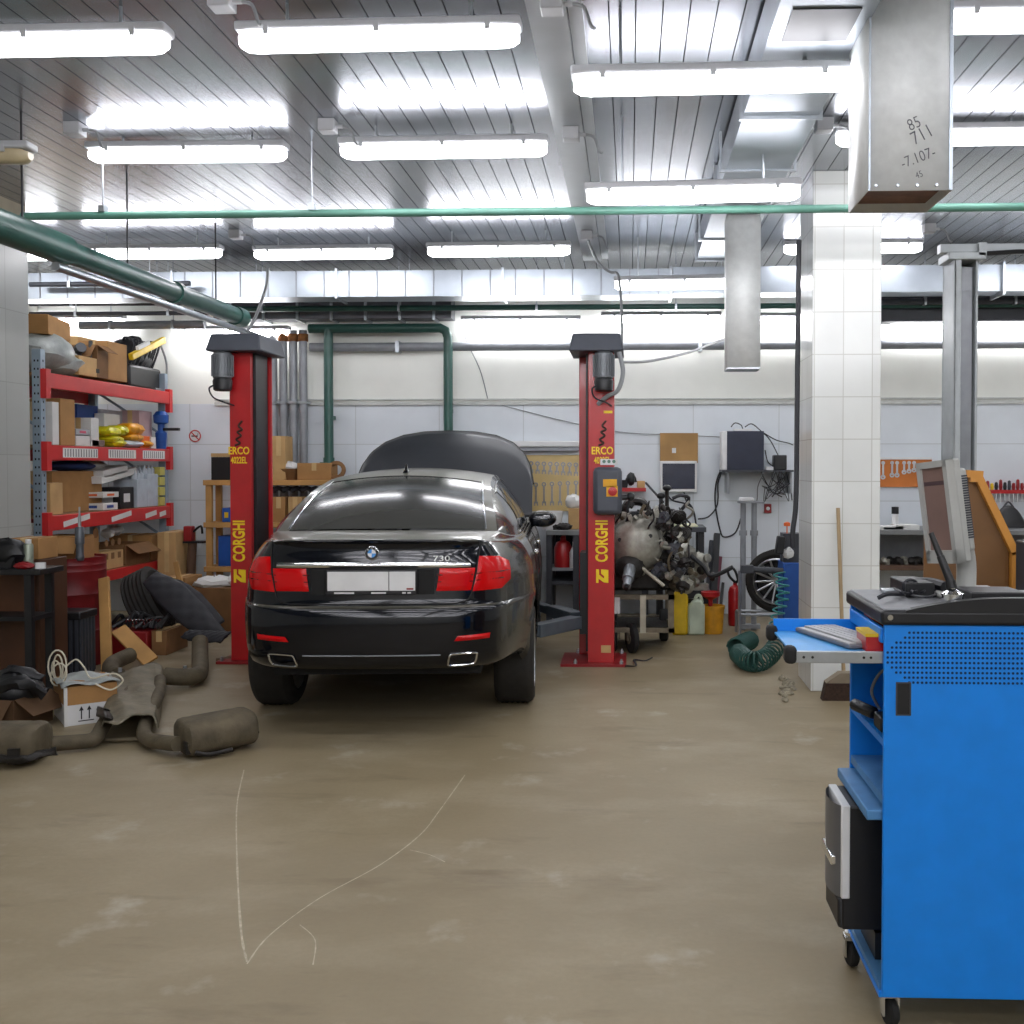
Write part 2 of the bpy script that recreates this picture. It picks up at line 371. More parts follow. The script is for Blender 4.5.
# ------------------------------------------------------------------ ducts
t = thing('air_duct', 'long galvanised ceiling duct running away from the viewer between strip and pillar', 'duct', (.8, 4, H))
zd = 3.48
for k, (y0, y1) in enumerate([(2.2, 4.05), (4.07, 5.6), (5.62, 7.3), (7.32, 9.4)]):
    MB().box(.60, y0, zd, 1.0, y1, H-.03).build('duct_section', M_duct, t)
for yy in (2.19, 4.06, 5.61, 7.31, 9.41):
    MB().box(.58, yy-.012, zd-.02, 1.02, yy+.012, H-.01).build('flange', M_steel, t)
for yy in (3.2, 6.6, 8.6):
    MB().box(.56, yy, zd-.012, 1.04, yy+.03, zd).box(.56, yy, zd, .575, yy+.03, H).box(1.025, yy, zd, 1.04, yy+.03, H).build('hanger_strap', M_steel, t)
MB().box(.66, 4.3, zd-.006, .94, 4.62, zd).build('access_panel', M_dgrey, t)
a = W(868, 191, 4.4); 
t = thing('hanging_duct', 'large pale hanging duct with handwritten numbers, nearest to the camera', 'duct', (a.x+.17, 4.6, a.z))
x0, x1 = a.x, a.x+.345
mb = MB(); T = .004
for (q0, q1, q2, q3) in [((x0,4.4),(x1,4.4),(x1,4.78),(x0,4.78))]:
    lo = [(q0[0],q0[1],a.z),(q1[0],q1[1],a.z),(q2[0],q2[1],a.z),(q3[0],q3[1],a.z)]; hi = [(q[0],q[1],H) for q in lo]
    mb.add(lo+hi, [(0,1,5,4),(1,2,6,5),(2,3,7,6),(3,0,4,7)])
mb.build('duct_shell', M_ductw, t, solid=.006)
MB().box(x0+.006, 4.406, a.z+.04, x1-.006, 4.774, a.z+.05).build('inner_baffle', mat('rusty_baffle', '#7a5a50', .6, .2, .3, 12), t)
mb = MB()
for xx in (.03, .12, .2, .28): mb.cyl((x0+xx, 4.4, a.z+.02), (x0+xx, 4.388, a.z+.02), .006, 8)
mb.build('rivet', M_steel, t)
mb = MB().box(x1-.014, 4.392, a.z, x1, 4.4, H).box(x0, 4.392, a.z, x0+.008, 4.4, H); mb.build('seam', M_duct, t)
M_pen = mat('pencil_mark', '#5c5f66', .8)
for txt, px, py, s, rz in [('85', 914, 124, .07, 24), ('711', 922, 135, .08, 28), ('-7.107-', 918, 158, .065, 20), ('45', 919, 175, .04, 20)]:
    p = W(px, py, 4.399)
    text('handwriting', txt, s, M_pen, t, face((p.x, 4.3965, p.z), (math.cos(R(rz)), 0, math.sin(R(rz))), (-math.sin(R(rz)), 0, math.cos(R(rz)))), .0005, sx=.8, bold=-.012)
Yd = 7.75
a, b_ = W(727.5, 369, Yd), W(760, 369, Yd)
t = thing('hanging_duct', 'slim bright hanging duct ending above the wall computer, left of the pillar', 'duct', ((a.x+b_.x)/2, Yd+.12, a.z))
xl_ = a.x
MB().add([(xl_,Yd,a.z),(b_.x,Yd,a.z),(b_.x,Yd+.24,a.z),(xl_,Yd+.24,a.z)]+[(xl_,Yd,3.475),(b_.x,Yd,3.475),(b_.x,Yd+.24,3.475),(xl_,Yd+.24,3.475)], [(0,1,5,4),(1,2,6,5),(2,3,7,6),(3,0,4,7)]).build('duct_shell', M_ductw, t, solid=.006)
MB().box(xl_-.003, Yd-.004, a.z, b_.x+.003, Yd+.244, a.z+.012).build('rim', M_steel, t)
# silver duct across the back
z0, z1 = W(400, 290, 9.85).z, W(400, 263, 9.85).z
t = thing('cross_duct', 'silver ventilation duct running across the back under the ceiling', 'duct', (0, 10.25, z0))
xs = [XL+.02, -4.55, -2.9, -1.25, .4]
for i in range(len(xs)-1):
    MB().box(xs[i]+.01, 10.22, z0, xs[i+1]-.01, 10.55, z1).build('duct_section', M_duct, t)
    x = xs[i]+.12
    while x < xs[i+1]-.05: MB().box(x, 10.214, z0, x+.012, 10.22, z1).build('crease', M_gpipe, t); x += .28
    MB().box(xs[i+1]-.012, 10.2, z0-.02, xs[i+1]+.012, 10.57, z1+.02).build('flange', M_steel, t)
for i, (xa, xb) in enumerate([(.42, 1.9), (1.92, 3.6), (3.62, 5.4)]):
    MB().box(xa, 10.25, z0+.02, xb, 10.55, z1+.02).build('duct_section', M_duct, t)
    MB().box(xb-.012, 10.2, z0-.02, xb+.012, 10.57, z1+.04).build('flange', M_steel, t)
# ------------------------------------------------------------------ pipes
a, b_ = W(22, 217, 6.7), W(1040, 206, 6.7)
t = thing('green_pipe', 'thin green pipe hung straight across the whole garage ceiling', 'pipe', (0, 6.7, a.z))
zc = (a.z+b_.z)/2
MB().cyl((a.x, 6.7, zc), (XR-.05, 6.7, zc), .026, 14).build('pipe', M_greenl, t)
for px in (103, 312): 
    p = W(px, 200, 6.7); MB().cyl((p.x, 6.7, zc+.02), (p.x, 6.7, H), .005, 6).box(p.x-.02, 6.67, zc+.02, p.x+.02, 6.73, zc+.06).build('hanger', M_steel, t)
Xp = -3.62; zp = 3.0
t = thing('green_main_pipe', 'thick green pipe sloping away along the left side below the ceiling', 'pipe', (Xp, 7, zp))
MB().cyl((Xp, 5.0, zp), (Xp, 9.6, zp), .075, 20).build('pipe', M_green, t)
for y0, y1 in ((5.0, 6.55), (8.15, 8.22), (9.42, 9.6)): MB().cyl((Xp, y0, zp), (Xp, y1, zp), .098 if y0 < 6 else .088, 20).build('collar', M_green, t)
MB().cyl((Xp+.03, 6.4, zp-.13), (Xp+.03, 10.15, zp-.13), .028, 12).build('highlight_tube', M_steel, t)  # thin steel tube added to draw the bright highlight under the pipe
for yy in (6.1, 7.4, 9.0): MB().cyl((Xp, yy, zp+.06), (Xp, yy, H), .007, 6).build('hanger', M_black, t)
def runpipe(name, label, px0, py0, px1, py1, Y, r, m, ang=None):
    a, b = W(px0, py0, Y), W(px1, py1, Y); z = (a.z+b.z)/2
    t = thing(name, label, 'pipe', (a.x, Y, z)); b.z = a.z = z
    MB().cyl(a, b, r, 12).build('pipe', m, t); n = max(2, int((b.x-a.x)/1.4))
    for i in range(n):
        x = a.x+(b.x-a.x)*(i+.5)/n; MB().box(x-.012, Y-r-.004, z-r-.004, x+.012, Y+r+.004, z+r+.004).cyl((x, Y, z+r), (x, Y, H-.001), .005, 6).build('clamp', M_steel, t)
    return t
runpipe('steel_pipe', 'thin steel pipe just below the silver cross duct', 30, 297, 800, 297, 10.75, .022, M_gpipe)
runpipe('green_pipe', 'long green pipe behind and below the silver cross duct', 195, 306, 1030, 308, 10.9, .03, M_green)
runpipe('dark_pipe', 'dark pipe above the rack, under the silver duct', 30, 284, 190, 284, 10.05, .025, M_dgrey)
runpipe('dark_pipe', 'second dark pipe above the rack, lower than the first', 30, 303, 200, 303, 10.7, .03, M_dgrey)
runpipe('dark_pipe', 'lowest dark pipe right above the rack boxes', 30, 313, 215, 314, 10.6, .022, M_dgrey)
runpipe('grey_pipe', 'thick grey pipe right above the rack boxes', 80, 325, 205, 325, 10.95, .045, M_gpipe)
runpipe('dark_pipe', 'dark pipe along the wall right of the tiled pillar', 880, 302, 1060, 300, 10.8, .035, M_dgrey)
t = thing('wall_pipe', 'thick grey horizontal pipe on the upper back wall', 'pipe', (0, 11.30, 2.95))
z = W(600, 346, 11.30).z
MB().cyl((W(310, 346, 11.30).x, 11.30, z), (XR-.02, 11.30, z), .048, 14).build('pipe', M_gpipe, t)
for px in (398, 620, 700, 960): x = W(px, 346, 11.30).x; MB().box(x-.02, 11.25, z-.06, x+.02, BW-.004, z+.06).build('bracket', M_steel, t)
mb = MB()
t = thing('dark_beam', 'dark steel beam along the back wall right of the pillar', 'beam', (3.5, 10.9, 3.2))
p = W(890, 292, 11.0); MB().box(2.6, 11.0, p.z-.3, XR-.02, 11.1, p.z+.1).box(2.6, 10.94, p.z-.315, XR-.02, 11.16, p.z-.3).build('beam', M_dgrey, t)
t = thing('cable_tray', 'dark wide cable tray on the back wall above the green pipe loop', 'cable tray', (-3.6, 11.1, 3.2))
p, q = W(215, 320, 11.2), W(452, 320, 11.2)
MB().box(p.x, 11.15, p.z, q.x, BW-.01, p.z+.36).build('tray', mat('dull_zinc', '#6b6d73', .5, .5, .15, 6), t, bevel=.004)
mb = MB()
for i in range(7): x = p.x+(q.x-p.x)*(i+.5)/7; mb.box(x-.015, 11.13, p.z-.02, x+.015, BW-.005, p.z+.38)
mb.build('rib', M_steel, t)
for px, lb in ((273,'first'),(283,'second'),(293,'third'),(303,'fourth')):
    a = W(px, 335, 11.26)
    t = thing('riser_pipe', '%s grey vertical pipe counted from the left red post' % lb, 'pipe', (a.x, 11.2, 1.2), group='grey riser pipes')
    MB().cyl((a.x, 11.26, .95), (a.x, 11.26, 3.1), .043, 12).build('pipe', M_gpipe, t)
    MB().box(a.x-.05, 11.21, 2.3, a.x+.05, BW-.004, 2.33).build('clamp', M_steel, t)
    if px > 280: MB().cyl((a.x, 11.26, 2.98), (a.x, 11.26, 3.06), .055, 12).build('rusty_coupling', mat('rust', '#8a5a32', .8, .1, .4, 20), t)
t = thing('green_loop_pipe', 'dark green pipe loop rising up and along the back wall behind the car', 'pipe', (W(328,465,11.1).x, 11.1, 1.6))
a, b_, c_ = W(309, 330, 11.19), W(440, 328, 11.19), W(448, 338, 11.19)
q = W(448, 480, 11.19); zz = b_.z
MB().tube([(a.x, 11.19, zz), (b_.x-.1, 11.19, zz), (b_.x, 11.19, zz), (b_.x+.06, 11.19, zz-.03), (c_.x, 11.19, zz-.1), (c_.x, 11.19, zz-.2), (c_.x, 11.19, q.z-.3)], .05, 14).build('pipe', M_green, t)
g = W(329, 465, 11.19); MB().cyl((g.x, 11.19, g.z), (g.x, 11.19, zz), .05, 14).build('branch_pipe', M_green, t)
MB().lathe([(.1,0),(.1,.03),(.06,.03),(.06,.08)], Matrix.Translation((g.x, 11.19, g.z)), 16).build('flange', M_green, t)
MB().box(g.x-.02, 11.19, g.z+.5, g.x+.02, BW-.006, g.z+.54).box(c_.x-.02, 11.19, 2.2, c_.x+.02, BW-.006, 2.24).build('bracket', M_green, t)
MB().cyl((g.x,11.19,.95),(g.x,11.19,g.z),.05,12).build('lower_branch', M_gpipe, t)
# ================================================================== the car
M_paint = mat('black_metallic_paint', '#070b14', .10, .1, .1, 3, coat=.45, spec=.32, dust=('#6f6d60', .6, .8, .45))
M_paintv = mat('hood_dusty_paint', '#2b2e33', .42, .1, .12, 3, coat=.15)
M_glass = mat('tinted_glass', '#14161a', .06, 0, .05, 3, spec=.8, dust=('#74746c', .1, .30))
M_sglass = mat('side_glass', '#20242a', .05, 0, .05, 3, spec=.9)
M_tail = mat('red_tail_lens', '#c4040a', .22, 0, .05, 3, coat=.15, spec=.3)
M_taild = mat('dark_red_tail_lens', '#5e0306', .15, 0, .05, 3, coat=.8)
M_gapm = mat('panel_gap', '#050506', .7)
M_tyre = mat('tyre_rubber', '#211f1c', .8, 0, .2, 25, .1)
M_rim = mat('alloy_rim', '#b5b8bc', .3, .9, .08)
M_under = mat('underbody', '#0c0c0c', .8)
car = thing('car', 'black four-door sedan with raised hood parked between the two red lift posts', 'car', (-1.505, 5.97, 0), R(4.2))
CM = wm(car)
ctl = [(0,0),(.12,.001),(.25,.004),(.36,.010),(.45,.02),(.54,.035),(.61,.055),(.665,.082),(.72,.115),(.763,.15),(.798,.195),(.828,.25),(.855,.32),(.885,.41),(.913,.51),(.95,.66),(.978,.82)]
HW = .951
cols = [Vector((a_, b_, 0)) for a_, b_ in crom([(a_, b_, 0) for a_, b_ in ctl], 2) and [(q.x, q.y) for q in crom([(a_, b_, 0) for a_, b_ in ctl], 2)]]
y = .87
while y < 4.3: cols.append(Vector((min(1, .987+.013*min(1, (y-.8)/.5)) if y < 3.6 else 1-.03*((y-3.6)/.7)**2, y, 0))); y += .05
cols += [Vector(q) for q in [(.955,4.4,0),(.92,4.6,0),(.86,4.76,0),(.72,4.92,0),(.45,5.02,0),(.2,5.06,0),(0,5.07,0)]]
ZL = [(.42,.10,.93),(.445,.05,.965),(.49,.02,.985),(.53,.008,.992),(.60,0,.997),(.67,-.004,1),(.74,0,1),(.775,.010,1),(.792,.022,.998),(.80,.050,.994),(.815,.058,.993),(.86,.064,.99),(.92,.07,.987),(.98,.072,.981),(1.03,.075,.972),(1.08,.082,.958),(1.12,.09,.942),(1.15,.092,.928),(1.165,.084,.918),(1.178,.070,.91),(1.187,.074,.90),(1.191,.088,.892)]
def zint(z):
    for i in range(len(ZL)-1):
        if z <= ZL[i+1][0]:
            a, b = ZL[i], ZL[i+1]; t = max(0, (z-a[0])/(b[0]-a[0])); return a[1]+(b[1]-a[1])*t, a[2]+(b[2]-a[2])*t
    return ZL[-1][1], ZL[-1][2]
def ztop(y):
    if y < .35: return 1.191-.03*(y/.35)
    if y < 1.2: return 1.161-.03*(y-.35)/.85
    if y < 3.7: return 1.131-.006*(y-1.2)
    return 1.116-.14*((y-3.7)/1.37)**1.5
def S(c, z):                                   # body surface: outline column c (Vector) at nominal height z
    yo, wf = zint(z); oy = c.y; fade = max(0, 1-oy/.75)
    if z > 1.0: wf -= .058*((z-1.0)/.19)*min(1, max(0, 1-(oy-.3)/1.2))
    zz = z if z <= .8 else .8+(z-.8)*(ztop(oy)-.8)/.391
    if z < .5 and oy > .6: zz = z-.11*min(1, (oy-.6)/.3)
    yy = oy+yo*fade if oy < 2.5 else oy-(yo*.6 if oy > 4.3 else 0)
    return Vector((c.x*HW*wf, yy, zz))
def colx(x, z):                                # column whose body point has lateral position x (>=0)
    wf = zint(z)[1]; t = x/(HW*wf)
    for i in range(len(cols)-1):
        if cols[i].x <= t <= cols[i+1].x: k = (t-cols[i].x)/max(1e-9, cols[i+1].x-cols[i].x); return cols[i].lerp(cols[i+1], k)
    return cols[20]
def Sx(x, z, off=0):
    sgn = 1 if x >= 0 else -1; c = colx(abs(x), z); p = S(c, z)
    if off:
        e = .01; c2 = colx(abs(x)+e, z); n = (S(c2, z)-p).cross(S(c, z+.01)-p); n.normalize(); p = p+n*off
        if n.y > 0.5: p = p-2*n*off
    return Vector((p.x*sgn, p.y, p.z))
WC = [(1.08, .45), (4.16, .45)]; WR = .375
def bodygrid(mb, cidx, zlist, sgn):
    P = {}
    for i in cidx:
        for j, z in enumerate(zlist): P[i, j] = S(cols[i], z)
    inside = set()
    for k, p in P.items():
        for wy, wz in WC:
            d = math.hypot(p.y-wy, p.z-wz)
            if d < WR and p.x > .7: inside.add(k); 
    vs, idx = [], {}
    for k, p in P.items():
        q = p.copy()
        if k in inside:
            for wy, wz in WC:
                dy, dz = q.y-wy, q.z-wz; d = math.hypot(dy, dz)
                if 1e-6 < d < WR: q.y, q.z = wy+dy/d*WR, wz+dz/d*WR
        idx[k] = len(vs); vs.append(CM @ Vector((q.x*sgn, q.y, q.z)))
    fs = []; ci = list(cidx)
    for a in range(len(ci)-1):
        for j in range(len(zlist)-1):
            ks = [(ci[a], j), (ci[a+1], j), (ci[a+1], j+1), (ci[a], j+1)]
            if all(k in inside for k in ks): continue
            fs.append([idx[k] for k in ks])
    mb.add(vs, fs)
zs = [z[0] for z in ZL]; zlo = [z for z in zs if z <= .80]; zhi = [z for z in zs if z >= .80]
def dens(zl):
    o = []
    for i in range(len(zl)-1):
        o.append(zl[i]); 
        if zl[i+1]-zl[i] > .035: o.append((zl[i]+zl[i+1])/2)
    return o+[zl[-1]]
zlo, zhi = dens(zlo), dens(zhi)
iB = next(i for i, c in enumerate(cols) if c.y > .60); iT = next(i for i, c in enumerate(cols) if c.x > .685)
Nc = len(cols)
mb = MB(); [bodygrid(mb, range(0, iB+1), zlo, s) for s in (1, -1)]; bumper = mb.build('rear_bumper', M_paint, car, sharp=50)
mb = MB()
for s in (1, -1): bodygrid(mb, range(iB, Nc), zlo, s); bodygrid(mb, range(iT, Nc), zhi, s)
# --- greenhouse curves
RAIL = [(.70,.64,1.203),(.675,.85,1.30),(.645,1.08,1.385),(.62,1.35,1.455),(.60,1.65,1.505),(.59,2.0,1.535),(.585,2.4,1.545),(.59,2.75,1.535),(.605,3.05,1.49),(.635,3.35,1.385),(.67,3.6,1.25),(.70,3.8,1.13)]
BELT = [(.70,.64,1.203),(.765,.80,1.165),(.805,1.02,1.145),(.822,1.32,1.135),(.83,1.65,1.132),(.832,2.0,1.13),(.832,2.4,1.126),(.83,2.75,1.124),(.825,3.05,1.122),(.81,3.35,1.12),(.78,3.6,1.12),(.70,3.8,1.13)]
def cv(pts, t):
    n = len(pts)-1; t = min(max(t, 0), 1)*n; i = min(int(t), n-1); k = t-i
    a, b, c, d = Vector(pts[max(i-1,0)]), Vector(pts[i]), Vector(pts[i+1]), Vector(pts[min(i+2,n)])
    return .5*((2*b)+(c-a)*k+(2*a-5*b+4*c-d)*k*k+(3*b-a-3*c+d)*k**3)
def belt_at(y):
    lo, hi = 0, 1
    for _ in range(30):
        m = (lo+hi)/2
        if cv(BELT, m).y < y: lo = m
        else: hi = m
    return cv(BELT, lo)
def top(u, v):
    r = cv(RAIL, v); k = 1-u*u; e = min(1, v/.28); f = min(1, (1-v)/.28)
    zc = .048*math.sin(math.pi/2*min(1, e*1.1))*min(1, f)+.012
    return Vector((r.x*u, r.y-k*(.10*(1-e)+.02*e)+k*.14*(1-f), r.z+zc*k*(1 if abs(u) < 2 else 0)))
def base_of(c):                                # greenhouse base point that belongs to outline column c
    if c.y < .60: u = min(1, c.x/.935); return top(u, 0)
    yb = max(c.y+.06, .66)
    return belt_at(yb) if yb < 3.78 else Vector((c.x*.84, c.y, S(c, 1.191).z-.01))
def shoulder(mb, cidx, sgn, n=5):
    ci = list(cidx); vs = []
    for i in ci:
        a, b = S(cols[i], 1.191), base_of(cols[i])
        for k in range(n+1):
            t = k/n; p = a.lerp(b, t); p.z += .012*math.sin(math.pi*t); vs.append(CM @ Vector((p.x*sgn, p.y, p.z)))
    m = n+1
    mb.add(vs, [(a*m+k, (a+1)*m+k, (a+1)*m+k+1, a*m+k+1) for a in range(len(ci)-1) for k in range(n)])
for s in (1, -1): shoulder(mb, range(iT, Nc), s)
# pillars and roof skirts: side surface
def side(v, w, sgn, off=0):
    b, r = cv(BELT, v), cv(RAIL, v); p = b.lerp(r, w); h = (r-b).length; p.x += .05*math.sin(math.pi*w)*min(1, h/.4)+off
    return Vector((p.x*sgn, p.y, p.z))
for s in (1, -1):
    mb.grid(lambda u, v: CM @ side(u, v, s), 60, 10)
mb.grid(lambda u, v: CM @ top(-1.0+.0*u+u*.11, v), 2, 50); mb.grid(lambda u, v: CM @ top(.89+.11*u, v), 2, 50)
body = mb.build('body', M_paint, car, sharp=50)
mb = MB(); [bodygrid(mb, range(0, iT+1), zhi, s) for s in (1, -1)]; [shoulder(mb, range(0, iT+1), s) for s in (1, -1)]
trunk = mb.build('trunk_lid', M_paint, car, sharp=50)
v1, v2 = .335, .70
MB().grid(lambda u, v: CM @ top(-.90+1.8*u, v1+(v2-v1)*v), 24, 20).build('roof', M_paint, car)
MB().grid(lambda u, v: CM @ (top(-.895+1.79*u, .012+(v1-.012)*v)+Vector((0,0,-.004))), 24, 20).build('rear_window', M_glass, car)
MB().grid(lambda u, v: CM @ (top(-.9+1.8*u, v2+(1-v2)*v)+Vector((0,0,-.004))), 24, 16).build('windshield', M_glass, car)
for s in (1, -1):
    tr = MB().tube([CM @ (top(s*.9, .01+.33*k/20)+Vector((0,0,.001))) for k in range(21)], .007, 8).build('rear_window_trim', M_chrome, car)
    sl = [(.30, .365), (.375, .545), (.56, .86)]
    for (a0, a1) in sl:
        MB().grid(lambda u, v: CM @ side(a0+(a1-a0)*u, .10+.80*v, s, .004), 14, 8).build('side_window', M_sglass, car)
    MB().tube([CM @ side(.29+.58*k/24, .08, s, .006) for k in range(25)], .008, 6).build('window_trim', M_chrome, car)
    MB().tube([CM @ side(.28+.60*k/30, .92, s, .006) for k in range(31)], .007, 6).build('window_trim', M_chrome, car)
    for yy in (1.42, 2.42, 3.50):
        gp = []
        for k in range(14):
            c = Vector((1, yy+(.22*max(0, .5-k/13)*2 if yy < 2 else 0), 0)); p = S(c, .44+.74*k/13); gp.append(CM @ Vector(((p.x+.001)*s, p.y, p.z)))
        MB().tube(gp, .004, 5).build('door_gap', M_gapm, car)
    for yy in (1.62, 2.66):
        p = S(Vector((1, yy, 0)), 1.03); h = MB().cbox((p.x*s+.012*s, yy, p.z), (.03, .20, .028)); h.v = [CM @ q for q in h.v]
        h.build('door_handle', M_chrome, car, bevel=.008)
    m = MB().ell((s*(.965), 3.12, 1.155), (.125, .085, .075)); m.tube([(s*.82, 3.12, 1.10), (s*.90, 3.13, 1.12)], .03, 8); m.v = [CM @ q for q in m.v]
    mir = m.build('door_mirror', M_paint, car)
    m = MB().grid(lambda u, v: CM @ Vector((s*(.885+.16*u), 3.045-.012*math.sin(math.pi*u)-.012*math.sin(math.pi*v), 1.11+.09*v)), 6, 6)
    m.build('mirror_glass', M_sglass, mir)
    # fender sill
    sb = MB().box(s*.82, 1.5, .30, s*.935, 3.75, .36); sb.v = [CM @ q for q in sb.v]; sb.build('side_sill', M_under, car, bevel=.02)
ub = MB().box(-.62, .25, .36, .62, 4.7, .62).box(-.9, 1.5, .34, .9, 3.7, .6); ub.v = [CM @ q for q in ub.v]; ub.build('underbody', M_under, car)
ub = MB().box(-.74, .5, .62, .74, 3.7, 1.0).box(-.72, 3.8, .6, .72, 4.9, .9); ub.v = [CM @ q for q in ub.v]; ub.build('interior_tub', M_under, car)
en = MB().box(-.38, 3.95, .9, .38, 4.7, .99).box(-.66, 4.0, .9, -.44, 4.3, 1.02).box(.42, 4.3, .9, .66, 4.7, 1.0); en.v = [CM @ q for q in en.v]; en.build('engine_cover', M_dgrey, car, bevel=.02)
# trunk gap line, crease and deck lines
for s in (1, -1):
    pts = [(.655, 1.185), (.645, 1.13), (.625, 1.07), (.603, 1.0), (.588, .93), (.578, .885), (.57, .85), (.55, .825), (.50, .812), (.44, .809), (0, .809)]
    pp = crom([(x, z, 0) for x, z in pts], 4)
    MB().tube([CM @ Sx(s*q.x, q.y, .002) for q in pp], .0045, 6).build('trunk_gap', M_gapm, trunk)
# tail lights
def patch(poly, nm, m, parent, off, th=.0, s=1, n=(10, 8)):
    (x0,z0),(x1,z1),(x2,z2),(x3,z3) = poly
    def fn(u, v):
        xa, za = x0+(x1-x0)*u, z0+(z1-z0)*u; xb, zb = x3+(x2-x3)*u, z3+(z2-z3)*u
        x, z = xa+(xb-xa)*v, za+(zb-za)*v; e = min(u, 1-u, v, 1-v); return CM @ Sx(s*x, z, off+min(e, .12)*.06)
    return MB().grid(fn, *n).build(nm, m, parent)
for s in (1, -1):
    tl = patch([(.372,.884),(.572,.884),(.598,1.018),(.392,1.018)], 'tail_light', M_tail, car, .003, s=s)
    tl2 = patch([(.580,.878),(.745,.885),(.75,1.085),(.628,1.088)], 'outer_tail_lens', M_tail, tl, .003, s=s)
    patch([(.745,.885),(.797,.935),(.797,1.055),(.75,1.085)], 'outer_tail_lens', M_tail, tl, .003, s=s, n=(6, 6))
    for zz in (.935, .975): 
        patch([(.375,zz),(.582,zz),(.582,zz+.007),(.376,zz+.007)], 'light_bar', M_taild, tl, .009, s=s, n=(10, 1))
        patch([(.60,zz+.005),(.79,zz+.015),(.79,zz+.022),(.60,zz+.012)], 'light_bar', M_taild, tl, .010, s=s, n=(10, 1))
    patch([(.48,.595),(.68,.600),(.685,.632),(.50,.625)], 'rear_reflector', M_tail, bumper, .003, s=s, n=(8, 2))
    # exhaust tip: rounded slot with chrome rim
    ring = [(.44+.0,.46),(.455,.447),(.57,.452),(.595,.465),(.605,.50),(.595,.52),(.475,.518),(.452,.505)]
    pp = crom([(x, z, 0) for x, z in ring+[ring[0]]], 4)[:-1]
    MB().tube([CM @ Sx(s*q.x, q.y, .006) for q in pp], .006, 6, closed=True).build('exhaust_tip', M_chrome, bumper)
    hb = MB(); hv = [CM @ Sx(s*q.x, q.y, .003) for q in pp]; hb.add(hv, [list(range(len(hv)))]); hb.build('exhaust_opening', M_gapm, bumper)
MB().grid(lambda u, v: CM @ (Sx(-.575+1.15*u, 1.024+.028*v, .006)+Vector((0,-.006*math.sin(math.pi*v),0))), 40, 4).build('chrome_strip', M_chrome, trunk)
MB().tube([CM @ (Sx(-.40+.8*k/20, .515, .004)) for k in range(21)], .004, 6).build('crease_highlight', M_gpipe, bumper)  # pale grey tube paints in the highlight along the black bumper
# plate recess, plate
MB().grid(lambda u, v: CM @ Sx(-.36+.72*u, .865+.15*v, .0015), 20, 4).build('plate_recess', M_under, trunk)
pf = MB().box(-.265, .028, .868, .265, .052, 1.012); pf.v = [CM @ q for q in pf.v]; plate = pf.build('number_plate', M_black, trunk, bevel=.006)
q = MB().box(-.253, .023, .893, .10, .03, 1.004).box(.105, .023, .893, .255, .03, 1.004); q.v = [CM @ k for k in q.v]; q.build('plate_blank', M_white, plate)
q = MB()
for a_, b_ in ((-.215,-.10),(0,.085),(.18,.20),(.21,.23)): q.box(a_, .0255, .875, b_, .029, .884)
q.v = [CM @ k for k in q.v]; q.build('frame_print', M_white, plate)
q = MB().box(.205, .0225, .898, .245, .024, .908); q.v = [CM @ k for k in q.v]; q.build('flag_mark', M_dred, plate)
# roundel emblem
ec = Sx(-.005, 1.105, .004); EM = CM @ face(ec, (1,0,0), (0,.10,1))
em = MB().lathe([(.041,0),(.041,.004),(.038,.006)], EM, 32).build('emblem', M_chrome, trunk)
MB().lathe([(.038,.0062),(.038,.0066),(.0001,.0066)], EM, 32).build('emblem_ring', M_black, em)
def quad(a0): return [(0,0)]+[(.024*math.cos(a0+math.pi/2*k/8), .024*math.sin(a0+math.pi/2*k/8)) for k in range(9)]
for k in range(4):
    MB().prism(quad(k*math.pi/2), .0012, EM @ Matrix.Translation((0,0,.0066))).build('emblem_quarter', M_white if k in (0, 2) else mat('emblem_blue', '#3d8fd6', .3), em)
for ch, an in (('B', 135), ('M', 90), ('W', 45)):
    aa = R(an); text('emblem_letter', ch, .014, M_white, em, EM @ Matrix.Translation((.031*math.cos(aa), .031*math.sin(aa), .0072)) @ Matrix.Rotation(aa-math.pi/2, 4, 'Z'), .0004)
bc = Sx(.41, 1.073, .006); text('model_badge', '730', .046, M_chrome, trunk, CM @ face(bc, (1, .06, 0), (0, .08, 1)), .003, sx=1.5)
# antenna
an = MB().lathe([(.045,0),(.040,.012),(.022,.03),(.012,.055),(.004,.07)], CM @ Matrix.Translation(top(0, .385)+Vector((-.03, 0, -.004))) @ Matrix.Diagonal((.6,1.4,1,1)), 16); an.build('roof_antenna', M_paint, car)
# raised hood
HA = R(41); hy, hz = 3.74, 1.16
def hoodL(u):
    pts = [(0,1.27),(.3,1.255),(.55,1.20),(.75,1.09),(.88,.94),(.96,.74),(1,.48)]
    a = abs(u)
    for i in range(len(pts)-1):
        if a <= pts[i+1][0]: t = (a-pts[i][0])/(pts[i+1][0]-pts[i][0]); return pts[i][1]+(pts[i+1][1]-pts[i][1])*t
    return .45
def hood(u, v):
    U = math.sin(u*math.pi/2); L = hoodL(U)*v; x = .86*U; n = .03*(1-U*U)*math.sin(math.pi*min(1, v*1.0))+.010*(1-U*U)-.10*max(0, v-.8)**1.0*(v > .8)
    return Vector((x, hy+L*math.cos(HA)-n*math.sin(HA)+.10*(1-U*U)*0, hz+L*math.sin(HA)+n*math.cos(HA)))
hm = MB().grid(lambda u, v: CM @ hood(-1+2*u, v), 40, 20).build('hood', M_paintv, car, solid=.03, off=-1)
MB().tube([CM @ (hood(-1+2*k/60, 1)+Vector((0,.012,-.012))) for k in range(61)], .016, 8).build('hood_edge', M_paint, hm)
